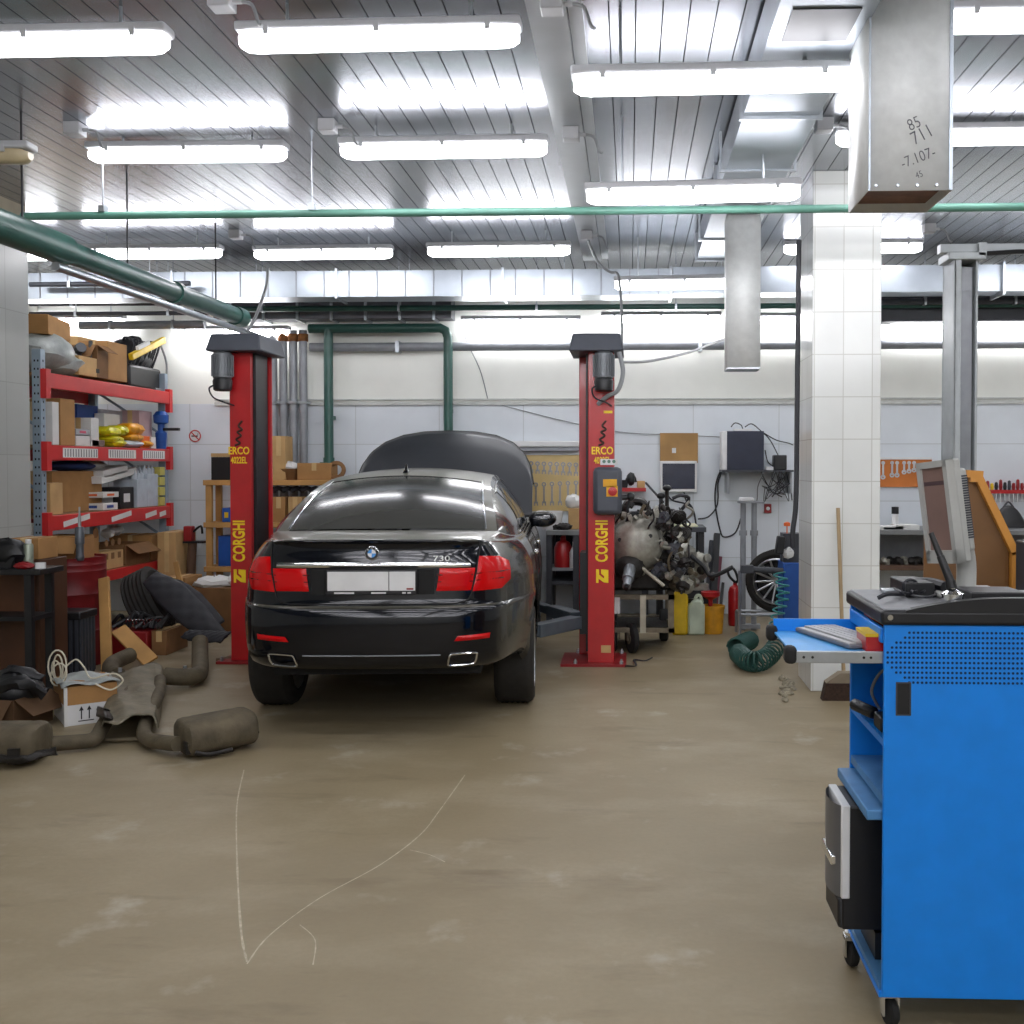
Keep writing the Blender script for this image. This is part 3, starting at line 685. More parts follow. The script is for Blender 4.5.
# wheels
def wheel(x, y, s):
    M = CM @ Matrix.Translation((x, y, .34)) @ Matrix.Rotation(math.pi/2*s, 4, 'Y')
    w = .13
    tb = MB().lathe([(.235,-w),(.30,-w-.004),(.325,-w+.012),(.338,-w+.035)]+[(.341-(.006 if k % 2 else 0), -w+.04+(2*w-.08)*k/10) for k in range(11)]+[(.338,w-.035),(.325,w-.012),(.30,w+.004),(.235,w),(.235,-w)], M, 48)
    wh = tb.build('wheel', M_tyre, car, sharp=60)
    rb = MB().lathe([(.238,-w+.005),(.228,w-.02),(.236,w-.002),(.232,w+.002),(.215,w-.02),(.205,-w+.01)], M, 40)
    for k in range(10):
        a = 2*math.pi*k/10; rb.tube([M @ Vector((.03*math.cos(a), .03*math.sin(a), w-.035)), M @ Vector((.22*math.cos(a), .22*math.sin(a), w-.018))], .012, 6)
    rb.lathe([(.055,w-.055),(.055,w-.02),(.02,w-.012),(0,w-.012)], M, 16); rb.build('rim', M_rim, wh)
    MB().lathe([(.0001,.01),(.17,.01),(.17,.03),(.0001,.03)], M, 30).build('brake_disc', M_oily, wh)
for y in (1.08, 4.15):
    for s in (1, -1): wheel(s*.80, y, s)

# ================================================================== two lift posts
M_cap = mat('lift_cap_plastic', '#4b4f58', .5, 0, .08)
def lift_post(px_in, px_out, sgn, label):
    """sgn +1: the channel opens towards +x"""
    Yf, Yb = 8.42, 8.80
    xo, xi = W(px_out, 600, Yf).x, W(px_in, 600, Yf).x
    ztop_ = W(px_in, 349, Yf).z
    t = thing('lift_post', label, 'car lift', ((xo+xi)/2, (Yf+Yb)/2, 0))
    T = .012
    mb = MB().box(xo, Yf, .02, xi, Yf+T, ztop_).box(xo, Yf, .02, xo+sgn*T, Yb, ztop_).box(xo, Yb-T, .02, xi+sgn*(.05 if sgn > 0 else .09), Yb, ztop_)
    mb.box(xi-sgn*T, Yf, .02, xi, Yf+.06, ztop_)
    mb.build('column', M_red, t, bevel=.008)
    MB().box(xi-sgn*.09, Yf+.07, .10, xi+sgn*.02, Yb-.03, ztop_-.02).build('slide_cover', M_black, t)
    MB().box(xo-sgn*.10, Yf-.08, 0, xi+sgn*.22, Yb+.08, .022).build('base_plate', M_dred, t)
    for dx in (-.06, .10):
        for yy in (Yf-.05, Yb+.05): MB().lathe([(.016,.022),(.016,.045),(.008,.045),(.008,.06),(0,.06)], Matrix.Translation(((xo if dx < 0 else xi)+sgn*dx, yy, 0)), 6).build('anchor_bolt', M_steel, t)
    # cap hood
    xa, xb = min(xo, xi), max(xo, xi); zc = ztop_
    x0, x1 = (xa-.14, xb+.14) if sgn > 0 else (xa-.14, xb+.10)
    if sgn < 0: x0, x1 = xa-.15, xb+.08
    ya, yb = Yf-.16, Yb+.10
    v = [(x0,ya,zc-.03),(x1,ya,zc-.03),(x1,yb,zc-.03),(x0,yb,zc-.03),(x0+.03,ya+.05,zc+.115),(x1-.03,ya+.05,zc+.115),(x1-.03,yb-.05,zc+.115),(x0+.03,yb-.05,zc+.115)]
    MB().add(v, [(4,5,6,7),(0,1,5,4),(1,2,6,5),(2,3,7,6),(3,0,4,7),(3,2,1,0)]).build('cap', M_cap, t, bevel=.015)
    # electric motor hanging under the cap
    mx = xo-sgn*.02 if sgn > 0 else xi+.13
    my = Yf-.09
    mo = MB()
    n = 40
    mo.lathe([(.062,0),(.076,.01)]+[(.076, .01), (.076,.20), (.06,.215), (0,.215)], Matrix.Translation((mx, my, zc-.25)), n)
    for k in range(20):
        a = 2*math.pi*k/20; mo.box(.07, -.003, .02, .088, .003, .19, Matrix.Translation((mx, my, zc-.25)) @ Matrix.Rotation(a, 4, 'Z'))
    mt = mo.build('motor', mat('motor_grey', '#74787c', .45, .4, .1, 10), t)
    MB().lathe([(.055,-.10),(.072,-.09),(.078,-.02),(.07,0),(0,0)], Matrix.Translation((mx, my, zc-.25)), 24).build('fan_cowl', M_black, mt)
    MB().tube([(mx-.03, my-.05, zc-.30), (mx-.09, my-.05, zc-.33), (mx-.07, my-.02, zc-.40), (mx+.02, my-.03, zc-.44), (mx+.06, Yf-.008, zc-.46)], .007, 6, 6).build('motor_cable', M_cable, mt)
    # lettering
    tx = (xa+xb)/2 - (.012 if sgn > 0 else -.01)
    f = lambda x, z, r=(1,0,0), u=(0,0,1): face((x, Yf-.002, z), r, u)
    zE = W(px_in, 451, Yf).z
    text('lettering', 'ERCO', .085, M_yel, t, f(tx, zE), .001, sx=.80, bold=.022)
    text('lettering', '4022EL', .075, M_yel, t, f(tx, zE-.078), .001, sx=.60, bold=.02)
    zC = (W(px_in, 527, Yf).z+W(px_in, 572, Yf).z)/2
    text('lettering', 'CORGHI', .135, M_yel, t, f(tx, zC+.07, (0,0,1), (-1,0,0)), .001, sx=.66, bold=.03)
    # square logo below the word
    zl = W(px_in, 576, Yf).z; lg = MB(); K = f(tx, zl, (0,0,1), (-1,0,0))
    lg.prism([(-.055,-.05),(.05,-.05),(.055,.01),(.02,.01),(0,-.015),(-.02,-.015),(.012,.025),(.055,.025),(.055,.05),(-.055,.05),(-.055,.03),(-.02,.03),(-.05,-.01)], .002, K)
    lg.build('logo', M_yel, t)
    # arched dark script above
    zs_ = W(px_in, 432, Yf).z; sc_ = MB()
    sc_.tube([(tx-.03, Yf-.004, zs_-.11), (tx+.01, Yf-.004, zs_-.09), (tx-.02, Yf-.004, zs_-.06), (tx+.02, Yf-.004, zs_-.03), (tx-.01, Yf-.004, zs_), (tx+.03, Yf-.004, zs_+.02), (tx, Yf-.004, zs_+.05), (tx+.03, Yf-.004, zs_+.09)], .009, 6, 5)
    sc_.build('script_mark', mat('dark_script', '#3a2218', .6), t)
    # carriage and two swing arms
    zc2 = .36; xin = xi+sgn*.02
    MB().box(xi-sgn*.08, Yf+.08, zc2-.12, xin+sgn*.05, Yb-.04, zc2+.55).build('carriage', M_black, t)
    return t, Yf, Yb, xi, xo, ztop_, sgn
def arm(t, a, b, sgn):
    mb = MB(); d = (Vector(b)-Vector(a)); L = d.length; ang = math.atan2(d.y, d.x)
    M = Matrix.Translation(a) @ Matrix.Rotation(ang, 4, 'Z')
    am = mb.box(0, -.06, -.05, L*.62, .06, .05, M).build('lift_arm', mat('arm_grey_paint', '#525c65', .45, .2, .15, 8), t, bevel=.006)
    MB().box(L*.5, -.042, -.035, L, .042, .035, M).build('arm_extension', mat('arm_grey_paint', '#525c65'), am, bevel=.004)
    MB().lathe([(.055,0),(.055,.03),(.02,.03),(.02,-.05),(.03,-.05)], Matrix.Translation(Vector(b)+Vector((0,0,.035))), 16).build('rubber_pad', M_rub, am)
tl, Yf, Yb, xi, xo, zt, _ = lift_post(252, 231, 1, 'left red lift post with yellow lettering and a motor under its dark cap')
arm(tl, (xi+.10, 8.5, .30), (xi+.62, 7.55, .24), 1); arm(tl, (xi+.10, 8.72, .30), (xi+.52, 9.5, .24), 1)
tr, Yf, Yb, xi, xo, zt, _ = lift_post(588, 614, -1, 'right red lift post carrying a dark grey control box')
arm(tr, (xi-.10, 8.5, .34), (xi-.58, 7.75, .26), -1); arm(tr, (xi-.10, 8.72, .34), (xi-.50, 9.45, .26), -1)
# control box on the right post
a, b_ = W(593, 515, Yf-.12), W(622, 467, Yf-.12)
bx = MB().box(a.x, Yf-.13, a.z, b_.x, Yf, b_.z).build('control_box', M_cap, tr, bevel=.04)
p = W(610, 483, Yf-.135); MB().box(p.x-.055, Yf-.134, p.z-.03, p.x+.055, Yf-.129, p.z+.03).build('warning_label', mat('amber_label', '#e0a51c', .5), bx)
p = W(612, 491, Yf-.135); sw = MB().box(p.x-.045, Yf-.134, p.z-.045, p.x+.045, Yf-.129, p.z+.04).build('switch_plate', mat('amber_label', '#e0a51c'), bx)
MB().lathe([(.036,0),(.036,.012),(.012,.014),(.012,.03),(0,.03)], face((p.x+.005, Yf-.134, p.z-.003), (1,0,0), (0,0,1)), 20).build('red_switch', M_red, sw)
p = W(622, 498, Yf-.1); MB().cyl((b_.x-.01, Yf-.06, p.z), (b_.x+.06, Yf-.06, p.z+.01), .022, 12).ell((b_.x+.07, Yf-.06, p.z+.01), .035, 10).tube([(b_.x+.06,Yf-.06,p.z),(b_.x+.045,Yf-.06,p.z-.08),(b_.x+.05,Yf-.06,p.z-.12)], .012, 8, 4).build('lever', M_black, bx)
p = W(609, 462, Yf); st = MB().box(p.x-.07, Yf-.006, p.z-.024, p.x+.07, Yf, p.z+.024).build('white_sticker', M_white, tr)
q = MB()
for k in (-.04, 0, .04): q.cyl((p.x+k, Yf-.0075, p.z+.004), (p.x+k, Yf-.005, p.z+.004), .014, 12)
q.build('sticker_dot', mat('sticker_green', '#5a7f6d', .6), st)
p = W(608, 412, Yf); MB().box(p.x-.035, Yf-.004, p.z-.01, p.x+.035, Yf, p.z+.01).build('small_label', M_yel, tr)
p = W(606, 649, Yf); MB().box(p.x-.04, Yf-.004, p.z-.03, p.x+.04, Yf, p.z+.03).build('old_sticker', M_cardB, tr)
MB().tube([W(619, 352, 8.3), W(623, 372, 8.3), W(618, 390, 8.3), W(608, 396, 8.35), W(598, 404, 8.41)], .018, 8, 6).build('hose_loop', M_gcable, tr)
def cable(label, pix, r=.006, m=None, name='cable', n=8):
    pts = [W(*p) for p in pix]; o = MB().tube(pts, r, 6, n).build(name, m or M_cable); tag(o, label, 'cable'); return o
cable('pale cable dropping from the ceiling to the left red post', [(268,268,9.2),(267,283,9.0),(262,300,8.8),(255,318,8.65),(247,332,8.6)], .014, M_gcable)
cable('pale cable dropping from the ceiling box to the right red post', [(588,240,9.2),(598,262,9.0),(610,272,8.9),(618,275,8.8),(621,300,8.7),(622,335,8.45),(621,352,8.32)], .012, M_gcable)
cable('grey cable slung from the right red post to the wall pipe by the hanging duct', [(622,362,8.4),(650,361,9),(690,352,10),(722,340,11),(745,337,11.3)], .012, M_gcable)
# ================================================================== left side: rack, boxes, drum, exhaust
def mk(name, mb, m, label, cat, group=None, bevel=0, **k): return tag(mb.build(name, m, None, bevel, **k), label, cat, group)
M_up = mat('rack_upright_paint', '#8fa0ae', .4, .2, .08)
M_beam = mat('rack_beam_red', '#c8282a', .4, 0, .1, 5)
M_deck = mat('rack_deck', '#8a6a45', .7, 0, .2, 5)
RX, RY0, RY1, RD = -5.02, 8.70, 11.14, .85
t = thing('storage_rack', 'tall red and grey steel rack loaded with boxes along the left side', 'shelf rack', (RX-RD/2, (RY0+RY1)/2, 0))
for yy in (RY0, RY1-.07):
    for xx in (RX-.08, RX-RD):
        MB().box(xx, yy, 0, xx+.08, yy+.07, 2.62).build('upright', M_up, t, bevel=.004)
        up = [c for c in t.children][-1]
        if yy == RY0 and xx == RX-.08:
            h = MB()
            for i in range(34):
                z = .2+i*.07; h.box(xx+.02, yy-.0015, z, xx+.032, yy, z+.018).box(xx+.05, yy-.0015, z, xx+.062, yy, z+.018).box(RX, yy+.03, z, RX+.0015, yy+.042, z+.02)
            h.build('slots', M_gapm, up)
    br = MB()
    for k in range(4): z = .3+.55*k; br.tube([(RX-.04, yy+.035, z), (RX-RD+.04, yy+.035, z+.5)], .015, 6)
    br.build('brace', M_up, t)
SH = [.62, 1.19, 1.80, 2.42]
for i, z in enumerate(SH):
    h = .13 if i else .10
    for xx in (RX, RX-RD-.04): 
        b0 = MB().box(xx, RY0+.02, z-h, xx+.045, RY1-.02, z).build('beam', M_beam, t, bevel=.005)
        if xx == RX:
            if i == 2:
                for ya, yb in ((8.95, 9.55), (9.75, 10.3), (10.45, 10.95)):
                    MB().box(RX+.045, ya, z-.105, RX+.047, yb, z-.02).build('price_strip', M_paper, b0)
                    q = MB(); y = ya+.03
                    while y < yb-.03: q.box(RX+.047, y, z-.098, RX+.0475, y+.012, z-.028); y += .045
                    q.build('strip_print', M_dgrey, b0)
            if i == 1:
                for ya, yb in ((8.95, 9.4), (9.8, 10.2), (10.5, 10.75), (10.82, 10.97)):
                    M = Matrix.Translation((RX+.0455, ya, z-.11)) @ Matrix.Rotation(R(7), 4, 'X')
                    MB().box(0, 0, 0, .0015, yb-ya, .05, M).build('torn_sticker', M_paper, b0)
        c0 = MB()
        for yy in (RY0-.004, RY1-.068): c0.box(xx-.002, yy, z-.22, xx+.05, yy+.072, z+.03)
        for v_ in (0, 1): MB().box(xx-.002, (RY0-.006, RY1-.066)[v_], z-.22, xx+.05, (RY0+.066, RY1+.006)[v_], z+.03).build('beam_connector', M_beam, t)
    MB().box(RX-RD, RY0+.01, z-.02, RX+.005, RY1-.01, z+.004).build('shelf_board', M_deck, t)
def carton(x0, y0, z0, x1, y1, z1, m, label, name='cardboard_box', cat='box', open_=False, tape=True, rot=0, group=None, stick=None, flaps=(0,1,2)):
    c = Vector(((x0+x1)/2, (y0+y1)/2, z0)); a, b, h = abs(x1-x0)/2, abs(y1-y0)/2, z1-z0
    M = Matrix.Translation(c) @ Matrix.Rotation(R(rot), 4, 'Z')
    mb = MB()
    if not open_: mb.box(-a,-b,0,a,b,h, M)
    else:
        w = .006
        for q in ((-a,-b,a,-b+w),(-a,b-w,a,b),(-a,-b,-a+w,b),(a-w,-b,a,b)): mb.box(q[0],q[1],0,q[2],q[3],h, M)
        mb.box(-a,-b,0,a,b,.006, M)
    o = mk(name, mb, m, label, cat, group, bevel=.004)
    if open_:
        for sx_, sy_, L, tl_ in [((1,0,min(b*1.2,.16),35),(0,-1,min(a*1.2,.16),-50),(-1,0,min(b*1.2,.14),70))[k] for k in flaps]:
            if sx_: F_ = M @ Matrix.Translation((sx_*a, 0, h)) @ Matrix.Rotation(R(-tl_*sx_*-1), 4, 'Y'); q = MB().box(0, -b+.01, -.002, sx_*L, b-.01, .002, F_)
            else: F_ = M @ Matrix.Translation((0, sy_*b, h)) @ Matrix.Rotation(R(tl_*sy_), 4, 'X'); q = MB().box(-a+.01, 0, -.002, a-.01, sy_*L, .002, F_)
            q.build('flap', m, o)
    elif tape and h > .05:
        MB().box(-.025,-b-.001,h*.55,.025,b+.001,h+.001, M).build('tape', mat('parcel_tape', '#c9ab78', .3), o)
    if stick:
        MB().box(a-.0, -b*.5, h*.3, a+.0015, b*.4, h*.7, M).build('sticker', stick, o); MB().box(-a*.5, -b-.0015, h*.3, a*.4, -b, h*.7, M).build('sticker', stick, o)
    return o
def rk(p0, p1, yt, sh, m, label, dep=.3, name='carton', cat='box', back=0, z0=None, **k):
    X = RX-.01-back; a, b = WX(p0, yt, X), WX(p1, yt, X); zt = (a.z+b.z)/2; zb = SH[sh]+.006 if z0 is None else z0
    return carton(X-dep, a.y+.004, zb, X, b.y-.004, max(zt, zb+.03), m, label, name=name, cat=cat, **k)
bl = mat('blue_carton', '#2a4a8f', .6); gry = mat('grey_carton', '#a9acb0', .6); lb = mat('pale_blue_bottle_film', '#b9c3cc', .3)
# second shelf from the top
rk(52, 59, 402, 2, M_paper, 'tall thin white box at the near end of the parts shelf', .35, stick=None)
rk(60, 75, 399, 2, M_cardA, 'tall cardboard box standing near the grey upright on the parts shelf', .3, 'cardboard_box')
o = rk(76, 90, 436, 2, M_paper, 'white flat box at the bottom beside the tall cardboard box', .25, tape=False)
o = rk(76, 90, 429, 2, gry, 'white and pink flat box second in the stack beside the tall cardboard box', .24, tape=False, z0=SH[2]+.105, stick=mat('pink_label', '#c9506a', .5))
o = rk(77, 98, 405, 2, bl, 'long dark blue box lying behind the white boxes on the parts shelf', .2, tape=False, back=.3)
rk(91, 99, 418, 2, M_paper, 'upright white box left of the yellow bags', .25)
rk(92, 105, 440, 2, mat('taupe_box', '#7b6a60', .7), 'small brown box at the front edge below the white boxes', .16, tape=False)
def bag(p0, p1, y0, y1, m, label, back=0, X0=None):
    X = RX-.06-back; a, b = WX(p0, y1, X), WX(p1, y0, X); c = (a+b)/2; zb = min(a.z, b.z); zt = max(a.z, b.z); zb = max(zb, SH[2]+.006)
    w = abs(b.y-a.y)/2; h = (zt-zb); mb = MB()
    def fn(u, v):
        a_ = 2*math.pi*u; e = lambda t: math.copysign(abs(t)**.45, t); f = math.sin(math.pi*(.06+.88*v))**.35
        return Vector((c.x+.10*e(math.cos(a_))*f+random.uniform(-.008,.008), c.y+w*e(math.sin(a_))*f+random.uniform(-.008,.008), zb+h*v))
    mb.grid(fn, 16, 6); n_ = len(mb.v); mb.add(mb.v[:16], [list(range(16))]); mb.add(mb.v[n_-17:n_-1], [list(range(16))])
    o = mk('parts_bag', mb, m, label, 'bag'); return o
yb = mat('yellow_bag_film', '#d6cf1e', .3, 0, .2, 20); ob = mat('amber_bag_film', '#e09a12', .3, 0, .2, 20)
bag(100, 113, 427, 436, yb, 'yellow bag on top at the left of the yellow bags'); bag(111, 122, 426, 435, yb, 'yellow bag at the top middle, beside the amber bags')
bag(104, 116, 436, 443, yb, 'yellow bag in the middle of the yellow heap'); bag(107, 119, 440, 447, yb, 'lowest yellow bag at the shelf edge')
bag(122, 138, 424, 435, ob, 'amber bag on top of the amber bags'); bag(121, 137, 434, 441, ob, 'amber bag below the topmost amber bag'); bag(137, 146, 441, 447, ob, 'small amber bag beside the orange box')
bag(118, 137, 441, 447, lb, 'clear film bag lying under the amber bags')
rk(100, 138, 411, 2, gry, 'long grey box on the back of the shelf above the yellow bags', .2, back=.28, tape=False)
rk(104, 120, 414, 2, M_paper, 'white carton behind the yellow bags', .1, back=.18, tape=False)
rk(139, 152, 411, 2, mat('pink_grey_box', '#b59a9c', .6), 'pinkish tall box at the right part of the parts shelf', .2, back=.1)
rk(140, 150, 436, 2, M_orange, 'orange box at the shelf edge below the pinkish box', .09)
rk(151, 156, 437, 2, M_paper, 'slim white box right of the orange box', .09, tape=False)
X = RX-.03; a = WX(161, 420, X)
mb = MB().lathe([(.0,0),(.05,0),(.06,.17),(.035,.2),(.035,.26),(.075,.28),(.08,.36),(.05,.40),(0,.41)], Matrix.Translation((a.x, a.y, SH[2]+.006)), 16)
o = mk('blue_tool', mb, M_dblue, 'blue power tool at the far end of the parts shelf', 'tool'); MB().box(a.x, a.y-.02, SH[2]+.2, a.x+.2, a.y+.02, SH[2]+.23).build('lever', M_black, o)
# third shelf
rk(50, 63, 483, 1, M_cardB, 'smaller carton in front of the big cardboard box on the low shelf', .12)
rk(52, 102, 471, 1, M_cardA, 'big cardboard box filling the near half of the low shelf', .4, 'cardboard_box', back=.14)
a = WX(70, 466, RX-.3); mb = MB().ell((a.x, a.y, WX(70, 470, RX-.3).z+.04), (.16, .42, .05)); o = mk('blue_sack', mb.jag(.006), bl, 'flat blue and white sack lying on the big cardboard box', 'sack')
MB().ell((a.x+.03, a.y+.32, WX(70, 470, RX-.3).z+.05), (.13, .18, .05)).build('white_end', M_paper, o)
rk(103, 118, 503, 1, M_paper, 'white and blue box at the bottom beside the big cardboard box', .2, tape=False, stick=bl)
rk(103, 119, 492, 1, M_paper, 'white and orange box stacked beside the big cardboard box', .2, tape=False, z0=SH[1]+.126, stick=M_orange)
rk(120, 134, 487, 1, M_black, 'black upright box with a white label in the middle of the low shelf', .25, tape=False, stick=M_white)
X = RX-.05
for (pa, ya, pb, yb_, lb_) in ((102, 484, 137, 474, 'long white carton leaning across the black box'), (104, 478, 128, 472, 'second white carton lying on the leaning one')):
    a, b = WX(pa, ya, X), WX(pb, yb_, X); d = b-a; M = Matrix.Translation(a) @ Matrix.Rotation(math.atan2(d.z, d.y), 4, 'X')
    o = mk('white_carton', MB().box(-.3, 0, 0, 0, d.length, .07, M), M_paper, lb_, 'box', bevel=.004)
for p0, p1, yt, lb_ in ((137, 147, 479, 'clear wrapped bottle pack left of the yellow labelled boxes'), (147, 158, 474, 'clear wrapped bottle pack next to the yellow labelled boxes')):
    o = rk(p0, p1, yt, 1, lb, lb_, .25, 'bottle_pack', 'bottles', tape=False)
    a, b = WX(p0, yt, RX-.01), WX(p1, yt, RX-.01); q = MB()
    for i in range(3):
        for j in range(2): q.lathe([(.03,0),(.03,.05),(.014,.07),(.014,.09),(0,.09)], Matrix.Translation((RX-.06-.1*j, a.y+(b.y-a.y)*(i+.5)/3, (a.z+b.z)/2)), 8)
    q.build('bottle_tops', lb, o)
for k, lb_ in enumerate(('lowest', 'second', 'third', 'top')):
    rk(160, 166, 505-10*k-8, 1, mat('yellow_label_box', '#cfc76a', .5), '%s yellow labelled box in the stack at the far end' % lb_, .2, z0=SH[1]+.006+.108*k, tape=False)
# top shelf
def topbox(p0, p1, y0, y1, m, label, dep=.35, back=0, **k):
    X = RX-.02-back; a, b = WX(p0, (y0+y1)/2, X), WX(p1, (y0+y1)/2, X); pm = (p0+p1)/2; zt = WX(pm, y0, X).z; zb = max(SH[3]+.006, WX(pm, y1, X).z) if 'z0' not in k else k.pop('z0')
    return carton(X-dep, a.y, zb, X, b.y, zt, m, label, **k)
topbox(79, 97, 357, 376, M_cardB, 'small cardboard box with a dark hole on the top shelf', .25)
MB().box(RX-.0195, 9.66, 2.50, RX-.018, 9.72, 2.54).build('hand_hole', M_gapm, bpy.data.objects[[o.name for o in COL.objects if o.get('label','').startswith('small cardboard box with a dark')][0]])
topbox(97, 108, 346, 378, M_cardC, 'dark open cardboard box next to the small holed box on the top shelf', .3, open_=True)
topbox(108, 127, 343, 381, M_cardA, 'upright cardboard box in the middle of the top shelf', .3)
topbox(78, 112, 340, 378, M_cardB, 'wide pale cardboard box at the back of the top shelf', .3, back=.36)
o = topbox(38, 75, 318, 337, M_cardA, 'cardboard box raised on the plastic bundle at the near end of the top shelf', .5, back=.15, rot=12)
M_film = mat('grey_plastic_film', '#9aa09d', .35, 0, .25, 8, .3)
a = WX(42, 350, RX-.3); mb = MB().ell((a.x, 9.16, SH[3]+.21), (.30, .34, .19)).ell((a.x+.1, 9.35, SH[3]+.14), (.2, .25, .13)).jag(.02); mk('plastic_bundle', mb, M_film, 'grey plastic wrapped bundle under the raised box on the top shelf', 'bundle')
a = WX(66, 360, RX-.12); mb = MB().tube([(a.x-.1, 9.3, SH[3]+.03), (a.x, 9.45, SH[3]+.12), (a.x-.05, 9.6, SH[3]+.26), (a.x+.02, 9.55, SH[3]+.31)], .05, 8, 5)
o = mk('grey_bracket', mb, M_dgrey, 'dark grey bent car bracket beside the plastic bundle', 'car part'); MB().tube([(a.x+.05, 9.55, SH[3]+.05), (a.x+.06, 9.62, SH[3]+.2), (a.x+.03, 9.7, SH[3]+.38)], .02, 8, 4).build('rod', M_black, o)
X = RX-.06; a = WX(146, 362, X); T0 = thing('machine_motor', 'large black machine tangled with cables at the far end of the top shelf', 'machine', (a.x-.15, a.y, SH[3]+.006))
zb = SH[3]+.006
MB().box(a.x-.35, a.y-.36, zb, a.x, a.y+.36, zb+.24).build('casing', M_black, T0, bevel=.03)
MB().ell((a.x-.2, a.y+.05, zb+.34), (.2, .34, .2)).jag(.012).build('dome', M_black, T0)
for k in range(9):
    yy = a.y-.25+.07*k; MB().tube([(a.x-.05, yy-.1, zb+.2), (a.x+.0, yy, zb+.45+.05*math.sin(k)), (a.x-.15, yy+.08, zb+.52), (a.x-.2, yy+.2, zb+.35)], .012, 6, 6).build('cable', M_cable, T0)
MB().tube([(a.x+.02, a.y+.3, zb+.5), (a.x+.03, a.y+.42, zb+.3), (a.x+.02, a.y+.38, zb+.05), (a.x, a.y+.2, zb+.02)], .012, 6, 6).build('grey_cable', M_gcable, T0)
p, q = WX(133, 357, RX+.02), WX(166, 340, RX+.02); d = q-p
yb_ = mk('yellow_bar', MB().box(-.05, 0, -.035, 0, d.length, .035, Matrix.Translation(p) @ Matrix.Rotation(math.atan2(d.z, d.y), 4, 'X')), M_yellow, 'yellow bar lying tilted against the black machine', 'tool', bevel=.01)
MB().box(-.03, .15, .036, 0, .42, .075, Matrix.Translation(p) @ Matrix.Rotation(math.atan2(d.z, d.y), 4, 'X')).build('white_label', M_paper, yb_)
# bottom shelf row
Xb = RX+.06
def low(p0, p1, y0, y1, m, label, X, dep=.35, **k):
    pm = (p0+p1)/2; a, b = WX(p0, y1, X), WX(p1, y1, X); zb = SH[0]+.006; zt = WX(pm, y0, X).z
    zb = k.pop('z0', zb); return carton(X-dep, a.y+.01, zb, X, b.y-.01, zt, m, label, **k)
low(83, 100, 535, 585, M_cardA, 'cardboard box with a round mark beside the drum on the bottom shelf', RX-.02, .4)
MB().cyl((RX-.021, 9.62, .99), (RX-.0185, 9.62, .99), .05, 16).build('round_mark', M_cardC, [o for o in COL.objects if o.get('label','').startswith('cardboard box with a round')][0])
o = low(101, 124, 551, 575, M_cardB, 'printed cardboard box in front on the bottom shelf right of the drum', RX+.0, .3, open_=False); 
for yy in (9.78, 9.9, 10.03):
    MB().cyl((RX+.0005, yy, .88), (RX+.002, yy, .88), .035, 12).build('round_print', M_cardC, o); MB().box(RX+.0005, yy-.03, .72, RX+.002, yy+.03, .78).build('square_print', M_cardC, o)
low(125, 150, 543, 575, M_cardC, 'open cardboard box full of white parts on the bottom shelf', RX-.02, .45, open_=True)
for k, (dy, dz) in enumerate(((10.2, 0), (10.35, .02), (10.5, .01))): 
    a_ = mk('white_part', MB().ell((RX-.2-.03*k, dy, .95+dz), (.07, .06, .05), 10).jag(.008), M_paper, ('left', 'middle', 'right')[k]+' white part in the open cardboard box on the bottom shelf', 'car part')
low(151, 167, 534, 580, M_cardA, 'tall cardboard box at the far end of the bottom shelf', RX-.02, .45)
a = W(179, 560, 10.95); carton(a.x-.12, 10.7, 0, a.x+.08, 11.2, W(179, 531, 10.95).z, M_cardB, 'tall narrow cardboard carton standing on the floor beside the rack')
# clutter column next to the rack: gun on a brown post
a = W(191, 580, 10.9); t = thing('brown_stand', 'narrow brown stand leaning beside the rack, red and black tool on it', 'stand', (a.x, 10.9, 0))
zt = W(191, 541, 10.9).z
MB().tube([(a.x-.05, 10.95, 0), (a.x+.02, 10.9, zt)], .05, 8).build('post', mat('brown_post', '#5d4636', .7), t)
MB().box(a.x-.06, 10.85, zt, a.x+.03, 10.95, zt+.16).build('red_body', M_dred, t, bevel=.01); MB().tube([(a.x+.03, 10.9, zt+.1), (a.x+.12, 10.88, zt+.16), (a.x+.14, 10.87, zt+.08)], .012, 6, 4).box(a.x-.06, 10.84, zt-.02, a.x+.16, 10.96, zt).build('black_arm', M_black, t)
# --- red oil drum and things on it
dx, dy = -4.61, 8.36; DZ = .88
prof = [(0,.012),(.27,.012),(.27,0),(.288,0),(.288,.02),(.284,.03),(.284,.27),(.292,.285),(.284,.30),(.284,.57),(.292,.585),(.284,.60),(.284,DZ-.12),(.288,DZ-.11),(.284,DZ-.10),(.284,DZ-.07),(.288,DZ-.06),(.284,DZ-.05),(.284,DZ-.02),(.29,DZ),(.278,DZ),(.274,DZ-.018),(0,DZ-.018)]
o = mk('oil_drum', MB().lathe(prof, Matrix.Translation((dx, dy, 0)), 48), mat('old_red_drum_paint', '#74151a', .45, 0, .2, 6), 'red steel oil drum behind the black crate', 'drum')
MB().lathe([(.03,0),(.03,.012),(0,.014)], Matrix.Translation((dx+.15, dy-.12, DZ-.018)), 12).build('bung', M_steel, o)
zt = W(60, 535, 8.3).z
o = carton(-4.80, 8.22, DZ-.016, -4.46, 8.5, DZ+.16, M_cardA, 'torn open cardboard box lying on the red oil drum', open_=True, rot=6, flaps=(1,2))
a = W(80, 558, 8.17); t = thing('shock_absorber', 'grey shock absorber standing upright on the red oil drum', 'car part', (a.x, 8.17, DZ-.018))
zz = DZ-.018
MB().lathe([(.0,0),(.028,0),(.034,.02),(.034,.03),(.03,.05),(.03,.13),(.036,.135),(.036,.26),(.03,.27),(0,.27)], Matrix.Translation((a.x, 8.17, zz)), 20).build('cylinder', mat('shock_grey', '#5d6268', .4, .4), t)
